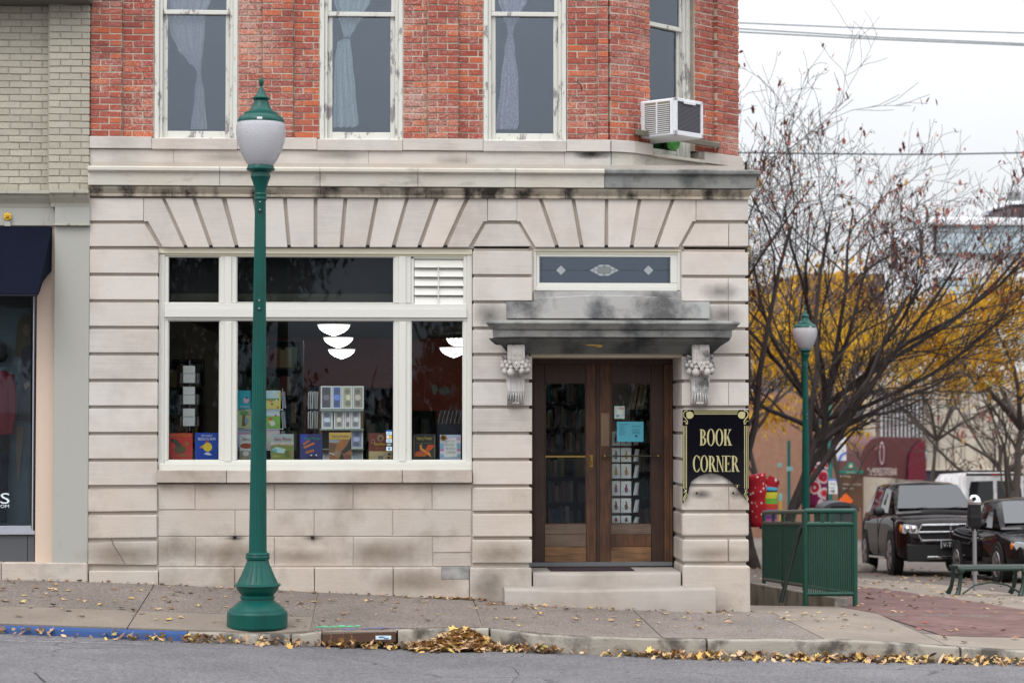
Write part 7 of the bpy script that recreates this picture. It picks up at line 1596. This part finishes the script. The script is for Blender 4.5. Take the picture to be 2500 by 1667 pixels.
# ------------------------------------------------------------------ far buildings
def fbld(name, label, px0, py0, px1, y, mat, depth=20, base=1300):
    o = empty(name, label, 'building', at((px0 + px1) / 2, y)); a, b = P(px0, py0, y), P(px1, py0, y); zg = G(a.x, y) - .5
    MB().box(a.x, b.x, y, y + depth, zg, a.z).obj('wall', mat, o, bevel=.02); return o
bankst = stone('bank_limestone', (.52, .47, .40), (.35, .3, .25), .4, .5, .2); pkbr = simple('pink_brown_brick', (.30, .16, .11), .9, var=.3, scale=3)
bk1 = fbld('bank_building', 'limestone bank building with a maroon barrel canopy and a striped window bay', 2185, 905, 2720, 92, bankst)
def bb_(o, px0, py0, px1, py1, y, d, nm, mat, bevel=.01): return MB().prism(xz(box_(px0, py0, px1, py1), y), y, y + d).obj(nm, mat, o, bevel=bevel)
bb_(bk1, 2258, 1147, 2490, 1200, 91.7, .4, 'dark_base', simple('bank_slate', (.035, .04, .07), .4)); bb_(bk1, 2258, 1144, 2490, 1148, 91.5, .5, 'base_drip', bankst)
for px in range(2262, 2490, 31): bb_(bk1, px, 908, px + .8, 1143, 91.95, .06, 'panel_joint', simple('joint_shadow', (.28, .25, .22), .9), 0)
bay = bb_(bk1, 2150, 955, 2256, 1068, 90.5, 1.2, 'window_bay', simple('bay_brown', (.13, .085, .075), .6))
for k in range(11): bb_(bk1, 2152 + k * 9.6, 956, 2155 + k * 9.6, 1067, 90.3, .25, 'bay_fin', simple('pale_fin', (.50, .52, .55), .5), 0)
mar = simple('maroon_canvas', (.085, .020, .022), .7, var=.2, scale=2)
CNP = empty('barrel_canopy', 'maroon barrel-vaulted canopy lettered for the bank', 'canopy', P(2180, 1165, 88))
rg = []
for y, sx in ((86.0, 0), (91.6, 8)):
    cxp, hwp = 2155 + sx, 58; rg.append([P(cxp - hwp, 1165, y)] + [P(cxp - hwp * math.cos(t), 1105 - 46 * math.sin(t), y) for t in rng(0, math.pi, 14)] + [P(cxp + hwp, 1165, y)])
rr = []
for px, f_ in ((2102, 0), (2118, .55), (2140, .9), (2160, 1), (2225, 1), (2246, .85), (2262, .4)): pass
front = [(2101, 1165), (2101, 1125), (2104, 1104), (2112, 1085), (2126, 1070), (2150, 1063), (2235, 1070)]
mb = MB(); pts = [(2101, 1163), (2101, 1125), (2104, 1106), (2112, 1088), (2126, 1073), (2145, 1066), (2256, 1069), (2240, 1078), (2226, 1092), (2217, 1108), (2213, 1130), (2212, 1168)]
mb.prism(xz(pts, 86.5), 86.5, 91.8); mb.obj('vault', mar, CNP, smooth=True, angle=30)
MB().prism(xz([(2213.5, 1171), (2214, 1130), (2218, 1109), (2227, 1093), (2240, 1080), (2254, 1074), (2257, 1171)], 86.6), 86.2, 91.8).obj('vault_end', simple('crimson_canvas', (.11, .002, .014), .7), CNP)
pxletters('THE PEOPLES STATE BANK', 2118, 1142, 2190, 1160, 86.4, simple('canopy_letter', (.62, .56, .50), .7), CNP); MB().prism(xz(ell(2153, 1106, 6, 28, 18), 86.4), 86.35, 86.45).obj('oval_mark', simple('canopy_mark', (.55, .42, .42), .7), CNP); MB().prism(xz(ell(2153, 1106, 3.6, 22, 18), 86.3), 86.25, 86.34).obj('oval_mark_inner', mar, CNP)
bs = fbld('pink_brick_building', 'pinkish brown brick building behind the one way sign', 1700, 960, 2190, 100, pkbr); 
for px in (1995, 2040, 2090, 2140): bb_(bs, px, 1090, px + 24, 1150, 99.8, .3, 'window', simple('far_window', (.05, .06, .08), .2)); bb_(bs, px, 1000, px + 24, 1055, 99.8, .3, 'window', simple('far_window', (.05, .06, .08), .2))
wh = simple('white_panel', (.84, .85, .88), .6, var=.06, scale=1); blu = simple('blue_glazing', (.50, .60, .66), .5)
wb_ = fbld('white_office_building', 'white banded office building with blue strip windows beyond the trees', 2275, 531, 2900, 140, wh)
for (a, b, c, d) in ((2289, 552, 2900, 618), (2289, 680, 2900, 740), (2289, 800, 2900, 860)):
    bb_(wb_, a - 8, b - 2, c, d, 139.7, .5, 'window_reveal', simple('dark_reveal', (.10, .07, .08), .7))
    for k in range(6):
        x0_ = a + k * 44.5; bb_(wb_, x0_, b, x0_ + 43, b + 15, 139.4, .2, 'pane', blu, 0); bb_(wb_, x0_, b + 17, x0_ + 43, d, 139.4, .2, 'pane', blu, 0)
bb_(wb_, 2270, 536, 2900, 549, 139.0, 2, 'roof_edge', wh)
w2 = fbld('white_stair_wing', 'white office wing with narrow dark window slots left of the strip windows', 2168, 600, 2276, 143, wh)
for a, b, c, d in ((2178, 600, 2192, 655), (2246, 562, 2259, 627)): bb_(w2, a, b, c, d, 142.7, .5, 'window_slot', simple('dark_reveal', (.10, .07, .08), .7))
bb_(wb_, 2468, 505, 2900, 530, 143, 8, 'penthouse', simple('brown_penthouse', (.09, .06, .065), .7)); bb_(wb_, 2464, 490, 2900, 497, 142.5, 9, 'penthouse_roof', wh); MB().lathe([(.5, P(2478, 490, 138).z), (.5, P(2478, 470, 138).z), (.3, P(2478, 465, 138).z)], P(2478, 480, 138).x, 138, 16).obj('roof_vent', simple('galvanised', (.33, .34, .35), .45, .6), wb_, smooth=True)
fbld('dark_brick_block', 'dark brown brick block half hidden by bare branches', 1950, 668, 2160, 132, simple('umber_brick', (.13, .09, .085), .9, var=.3, scale=2))

rb_ = empty('added_brick_building', 'unseen red brick building added behind the bookshop to darken car reflections', 'building', (-2, 20, -1))
MB().box(-9, 3.75, 12.2, 40, -2.5, 8.5).obj('wall', red_far, rb_)  # out of view, added so the car sides mirror a wall, not bright sky
for k in range(6): MB().box(3.70, 3.80, 14 + k * 4.2, 15.6 + k * 4.2, 1.0, 3.2).obj('window', simple('far_window', (.05, .06, .08), .2), rb_); MB().box(3.70, 3.80, 14 + k * 4.2, 15.6 + k * 4.2, 4.8, 7.0).obj('window', simple('far_window', (.05, .06, .08), .2), rb_)
# ------------------------------------------------------------------ overhead wires
wm = simple('wire_sheath', (.10, .13, .15), .6)
for k, (pts, r_, lb) in enumerate((([(1500, 45), (1790, 56), (2150, 71), (2560, 83)], .020, 'upper thin cable across the sky'), ([(1500, 55), (1790, 70), (2150, 92), (2560, 110)], .020, 'middle cable of the close pair across the sky'), ([(1500, 63), (1790, 78), (2150, 97), (2560, 114)], .022, 'lower cable of the close pair across the sky'), ([(1500, 371), (1790, 373), (2150, 377), (2300, 377), (2560, 372)], .024, 'dark cable crossing the bare treetops'))):
    y = 45 if k < 3 else 38; seq = []
    for i in range(25):
        t = i / 24 * (len(pts) - 1); j = min(int(t), len(pts) - 2); f_ = t - j; seq.append(P(pts[j][0] + (pts[j + 1][0] - pts[j][0]) * f_, pts[j][1] + (pts[j + 1][1] - pts[j][1]) * f_, y))
    tag(MB().tube(seq, r_, 5).obj('overhead_cable', wm, None, smooth=True), lb, 'cable')
# ------------------------------------------------------------------ trees
bark = simple('dark_wet_bark', (.034, .025, .023), .9, var=.4, scale=14, bump=.6, bscale=30); greyb = simple('grey_bark', (.075, .060, .052), .9, var=.3, scale=12, bump=.5, bscale=30)
m_red = leafmat('russet_leaf', [(0, (.12, .028, .024)), (.5, (.25, .055, .04)), (.85, (.31, .095, .045)), (1, (.45, .26, .03))])
m_yel = leafmat('golden_leaf', [(0, (.36, .18, .012)), (.4, (.60, .32, .012)), (.75, (.72, .42, .015)), (.9, (.52, .40, .03)), (1, (.32, .13, .03))], .45)
m_dkg = leafmat('dark_evergreen_leaf', [(0, (.012, .022, .010)), (1, (.035, .05, .022))])
def grow(rnd, start, d, length, rad, level, maxl, cfg, mbs, tips):
    n = max(3, 6 - level); pts = [Vector(start)]; d = Vector(d).normalized(); sl = length / n; rads = [rad]
    for i in range(n):
        jit = cfg['jit'] * (1 + .5 * level); d = (d + Vector((rnd.uniform(-jit, jit), rnd.uniform(-jit, jit), rnd.uniform(-jit, jit) + cfg['up'])) ).normalized()
        pts.append(pts[-1] + d * sl); rads.append(max(cfg['rmin'], rad * (1 - .62 * (i + 1) / n)))
    mbs[0 if level < 2 else 1].tube(pts, rads, 7 if level == 0 else 5 if level == 1 else 4 if level == 2 else 3, cap=False)
    if level == 0: cfg['_stems'].append(pts)
    if level >= maxl:
        tips.append((pts[-1], d)); tips.append((pts[len(pts) // 2], d)); return
    k = cfg['kids'][min(level, len(cfg['kids']) - 1)]
    for j in range(k):
        fr0 = cfg.get('from0', cfg['from']) if level == 0 else cfg['from']; f_ = fr0 + (1 - fr0) * (j + rnd.random()) / k; s = f_ * n; i = min(int(s), n - 1); p = pts[i].lerp(pts[i + 1], s - i); dd = (pts[i + 1] - pts[i]).normalized()
        a = rnd.uniform(0, 6.283); side = dd.orthogonal().normalized(); side = Matrix.Rotation(a, 3, dd) @ side
        if cfg.get('bias'): side = (side + Vector(cfg['bias']) * rnd.random()).normalized()
        nd = dd * math.cos(cfg['ang']) + side * math.sin(cfg['ang']) * rnd.uniform(.6, 1.2)
        if p.z < cfg.get('zmin', -99): continue
        if nd.z < cfg.get('dmin', -9): nd.z = cfg['dmin'] + rnd.random() * .3
        r_ = max(cfg['rmin'], rads[i] * rnd.uniform(.34, .54)); grow(rnd, p, nd, length * rnd.uniform(.42, .72) * (1.1 - .35 * f_), r_, level + 1, maxl, cfg, mbs, tips)
    if level > 0: tips.append((pts[-1], d))
def tree(name, label, base, limbs, cfg, mat, leafm, nleaf, lsize, seed, group, maxl=4, zsel=None, clump=0, hang=True):
    rnd = random.Random(seed); mbs = [MB(), MB()]; tips = []
    o = empty(name, label, 'tree', base, group)
    lsc = cfg.get('scale', 1); cfg = dict(cfg, _stems=[])
    for lb in limbs:
        st, d, ln, r_ = lb[:4]; lv_ = lb[4] if len(lb) > 4 else 0
        p0 = Vector(base) + Vector(st)
        if lv_ > 0:            # spring from the stem itself
            best = None
            for pts in cfg['_stems']:
                for a, b in zip(pts, pts[1:]):
                    for k in range(6):
                        q = a.lerp(b, k / 6); e = abs(q.z - p0.z) + .6 * abs(q.x - p0.x)
                        if best is None or e < best[0]: best = (e, q)
            p0 = best[1]
        grow(rnd, p0, d, ln * lsc, r_, lv_, maxl, cfg, mbs, tips)
    mbs[0].obj('trunk', mat, o, smooth=True, angle=180); kind(mbs[1].obj('branches', mat, o), 'stuff')
    lf = Leaves(); st_ = random.getstate(); random.seed(seed)
    tp = [t for t in tips if (zsel is None or zsel(t[0]))]
    for _ in range(nleaf):
        p, d = rnd.choice(tp); q = p + Vector((rnd.gauss(0, 1), rnd.gauss(0, 1), rnd.gauss(0, 1))) * (clump or .06)
        lf.leaf((q.x, q.y, q.z - (lsize * .5 if hang else 0)), lsize * rnd.uniform(.6, 1.2), 2.2)
    random.setstate(st_)
    if nleaf:
        c = lf.obj('crown', leafm); c.parent = o; c.location = -Vector(base); kind(c, 'stuff')
    return o, tips
BG = 'bare trees with a few russet leaves along the side street'; YGp = 'golden leaved trees down the side street'
vase = dict(jit=.12, up=.035, kids=[6, 7, 7, 5], ang=.66, rmin=.0055, **{'from': .25})
tA = Vector(at(2000, 26)); 
la_ = [((0, 0, -.1), (.02, 0, 1), 5.0, .17), ((0, 0, 2.2), (.55, -.1, .85), 6.2, .078, 1), ((0, 0, 2.6), (-.40, .2, 1), 6.0, .078, 1), ((0, 0, 3.0), (.85, -.2, .75), 6.5, .070, 1), ((0, 0, 3.3), (-.7, -.3, .8), 5.5, .066, 1), ((0, 0, 3.6), (.25, .3, 1), 6.5, .070, 1), ((0, 0, 4.0), (-.2, -.3, 1.0), 6.0, .066, 1), ((0, 0, 4.4), (.6, .3, .9), 5.5, .062, 1), ((0, 0, 3.3), (1.0, -.2, .38), 6.4, .062, 1), ((0, 0, 3.8), (1, .2, .55), 7.4, .066, 1), ((0, 0, 4.2), (.9, -.1, .8), 7.6, .066, 1), ((0, 0, 2.3), (.9, -.3, .55), 2.3, .055, 4), ((0, 0, 3.0), (-.9, .1, .5), 4.5, .07, 1)]
tree('bare_tree', 'dark bare tree with russet leaves and a red and white knitted sleeve', tA, la_, dict(vase, scale=.78, from0=.62, zmin=P(2000, 1060, 26).z, dmin=.02), bark, m_red, 1500, .085, 5, BG, zsel=lambda p: p.z > 4.5)
tB = Vector(at(1868, 23))
lb_ = [((-.25, 0, -.1), (-.25, 0, 1), 4.2, .19), ((.12, 0, -.1), (.35, .1, 1), 3.8, .16), ((.3, 0, 1.1), (.75, 0, 1), 4.2, .085, 1), ((-.3, 0, 1.6), (-.15, .2, 1), 7.0, .093, 1), ((-.4, 0, 2), (.3, -.2, 1), 6.5, .085, 1), ((.4, 0, 1.8), (.45, .2, .9), 6, .078, 1), ((-.5, 0, 2.3), (-.6, 0, .9), 6, .078, 1), ((.5, 0, 2.2), (.1, .3, 1), 7, .078, 1), ((0, 0, 3), (0, -.3, 1), 6.8, .078, 1), ((.3, 0, 2.6), (.8, .2, .5), 4.5, .07, 1)]
tree('bare_tree', 'dark forked bare tree in polka dot and rainbow knitting behind the corner', tB, lb_, dict(vase, scale=.82, from0=.55, zmin=P(1868, 1090, 23).z, dmin=0.0), bark, m_red, 500, .085, 9, BG, zsel=lambda p: p.z > 5)
leafy = dict(jit=.13, up=.03, kids=[4, 4, 3], ang=.75, rmin=.02, **{'from': .25})
def ytree(px, y, h, r_, seed, label, n=2600, ls=.26, low=.22, wide=1.0, bk_=greyb, pyr=(600, 950)):
    z0, z1 = P(px, pyr[1], y).z, P(px, pyr[0], y).z
    b = Vector(at(px, y)); lim = [((0, 0, -.2), (rndd(seed), 0, 1), h * .55, r_)]
    for k in range(7): a = k * .9 + seed; lim.append(((0, 0, h * (low + .05 * k)), (math.cos(a) * .8 * wide, math.sin(a) * .8, .75), h * .48, r_ * .5, 1))
    return tree('golden_tree', label, b, lim, leafy, bk_, m_yel, n, ls, seed, YGp, maxl=3, clump=.30, zsel=lambda p: z0 < p.z + 1.1 * math.sin(1.7 * p.x + .9 * p.y + seed) + .6 * math.sin(4.1 * p.x) < z1)
def rndd(s): return random.Random(s).uniform(-.12, .12)
ytree(1890, 52, 10.5, .14, 31, 'golden tree glimpsed through the branches above the knitted trunks', 5200, .13, .36, pyr=(570, 1010))
ytree(2075, 58, 9.6, .14, 32, 'golden tree behind the second street lamp and the bare tree', 5200, .13, .42, 1.2, pyr=(690, 1000))
ytree(2270, 64, 8.6, .14, 33, 'golden tree in front of the bank building window bay', 2600, .13, .56, 1.2, pyr=(720, 950))
ytree(2462, 40, 7.6, .19, 34, 'grey trunked golden tree beside the white van', 9000, .11, .5, 1.25, pyr=(670, 885))
ytree(2560, 66, 9, .16, 35, 'tall golden tree before the white office building', 7000, .13, .45, pyr=(640, 890))
tree('bare_tree', 'small bare tree with drooping boughs before the bank limestone', Vector(at(2440, 48)), [((0, 0, 0), (.05, 0, 1), 3.6, .13), ((0, 0, 2), (-.9, 0, .5), 4.4, .07, 1), ((0, 0, 2.4), (.6, 0, .8), 4, .07, 1), ((0, 0, 2.8), (-.6, .2, .8), 4.2, .06, 1), ((0, 0, 3), (-1, -.2, .25), 4.4, .06, 1)], vase, greyb, m_red, 160, .12, 17, BG, maxl=3)

# knitted sleeves round the trunks
def knit(name, kind_):
    m, t, b, N, L = nodemat(name); b.inputs['Roughness'].default_value = .95; g = N('ShaderNodeTexCoord')
    if kind_ == 'dots':
        v = N('ShaderNodeTexVoronoi'); v.inputs['Scale'].default_value = 9; L(g.outputs['Object'], v.inputs['Vector']); r = ramp(N, [(.16, (.8, .75, .72)), (.2, (.36, .006, .016))]); L(v.outputs['Distance'], r.inputs[0])
    elif kind_ == 'squares':
        v = N('ShaderNodeTexVoronoi'); v.inputs['Scale'].default_value = 3.2; v.feature = 'F1'; L(g.outputs['Object'], v.inputs['Vector']); r = ramp(N, [(.0, (.45, .01, .03)), (.12, (.75, .68, .68)), (.2, (.28, .01, .06)), (.36, (.55, .02, .03)), (.47, (.75, .68, .70)), (.55, (.2, .01, .08))]); L(v.outputs['Distance'], r.inputs[0])
    else:
        s = N('ShaderNodeSeparateXYZ'); L(g.outputs['Object'], s.inputs[0]); mr = N('ShaderNodeMapRange'); mr.inputs['From Min'].default_value = 0; mr.inputs['From Max'].default_value = .95; L(s.outputs[2], mr.inputs['Value'])
        r = ramp(N, [(0, (.02, .32, .42)), (.09, (.60, .25, .03)), (.14, (.45, .08, .25)), (.22, (.16, .05, .22)), (.30, (.22, .10, .28)), (.44, (.50, .04, .02)), (.56, (.12, .36, .04)), (.68, (.60, .55, .04)), (.82, (.02, .02, .03)), (.86, (.05, .32, .50)), (.95, (.16, .05, .2))]); r.color_ramp.interpolation = 'CONSTANT'; L(mr.outputs[0], r.inputs[0])
    L(r.outputs[0], b.inputs['Base Color']); n = N('ShaderNodeTexNoise'); n.inputs['Scale'].default_value = 90; L(g.outputs['Object'], n.inputs['Vector']); bp = N('ShaderNodeBump'); bp.inputs['Strength'].default_value = .6; L(n.outputs['Fac'], bp.inputs['Height']); L(bp.outputs[0], b.inputs['Normal']); return m
def sleeve(pts, rads, mat, label, y):
    b = P(*pts[-1], y); ps = [P(a, c, y) for a, c in pts]; mb = MB(); n = 14; seq = []; rr = []
    for i in range(len(ps) - 1):
        for k in range(4): t = k / 4; seq.append(ps[i].lerp(ps[i + 1], t)); rr.append((rads[i] + (rads[i + 1] - rads[i]) * t) * random.uniform(.95, 1.06))
    seq.append(ps[-1]); rr.append(rads[-1]); mb.tube(seq, rr, n); o = mb.obj('knitted_sleeve', mat, None, smooth=True, angle=120)
    for v in o.data.vertices: v.co -= b
    o.location = b; tag(o, label, 'knitting', 'knitted sleeves on the tree trunks'); return o
sleeve([(1838, 1160), (1846, 1195), (1850, 1230), (1853, 1285)], [.27, .25, .23, .2], knit('polka_knit', 'dots'), 'red polka dot knitted sleeve round a tree trunk', tB.y)
sleeve([(1892, 1168), (1884, 1180), (1878, 1195)], [.14, .15, .16], knit('polka_knit_arm', 'dots'), 'red dotted knitted cuff above the rainbow sleeve', tB.y)
sleeve([(1880, 1188), (1877, 1215), (1876, 1250), (1876, 1290)], [.16, .18, .19, .19], knit('rainbow_knit', 'rainbow'), 'rainbow striped knitted sleeve round a tree trunk', tB.y - .02)
sleeve([(2003, 1128), (2001, 1160), (1998, 1195), (1995, 1240)], [.17, .19, .19, .18], knit('granny_knit', 'squares'), 'red and white patchwork knitted sleeve round a tree trunk', tA.y)

# ------------------------------------------------------------------ across the street, seen only mirrored in the glass
def dark_tree(x, y, h, wd, seed, label, low):
    rnd = random.Random(seed); b = Vector((x, y, 0)); lim = [((0, 0, -.3), (rndd(seed), 0, 1), h * .8, .3)]
    for k in range(8): a = k * .8 + seed; lim.append(((0, 0, h * (low + (1 - low) * k / 10)), (math.cos(a), math.sin(a), .35), wd * .7, .09, 1))
    tree('evergreen_tree', label, b, lim, dict(jit=.12, up=.0, kids=[4, 4, 3], ang=.8, rmin=.02, **{'from': .2}), bark, m_dkg, 8000, .2, seed, 'evergreens across the street', maxl=3, clump=.5)
dark_tree(-6.2, -52, 9.0, 4.6, 51, 'tall evergreen mirrored in the transom glass', .12)
dark_tree(-16, -50, 8, 6, 52, 'broad evergreen across the street from the painted brick shop', .08)
dark_tree(3.5, -56, 4.6, 5.5, 53, 'low spreading evergreen mirrored in the wide shop pane', .05)
dark_tree(11, -50, 3.6, 4.5, 54, 'low evergreen mirrored in the entrance glass', .05)
dark_tree(22, -52, 4.2, 5, 55, 'evergreen across the street from the plaza', .08)
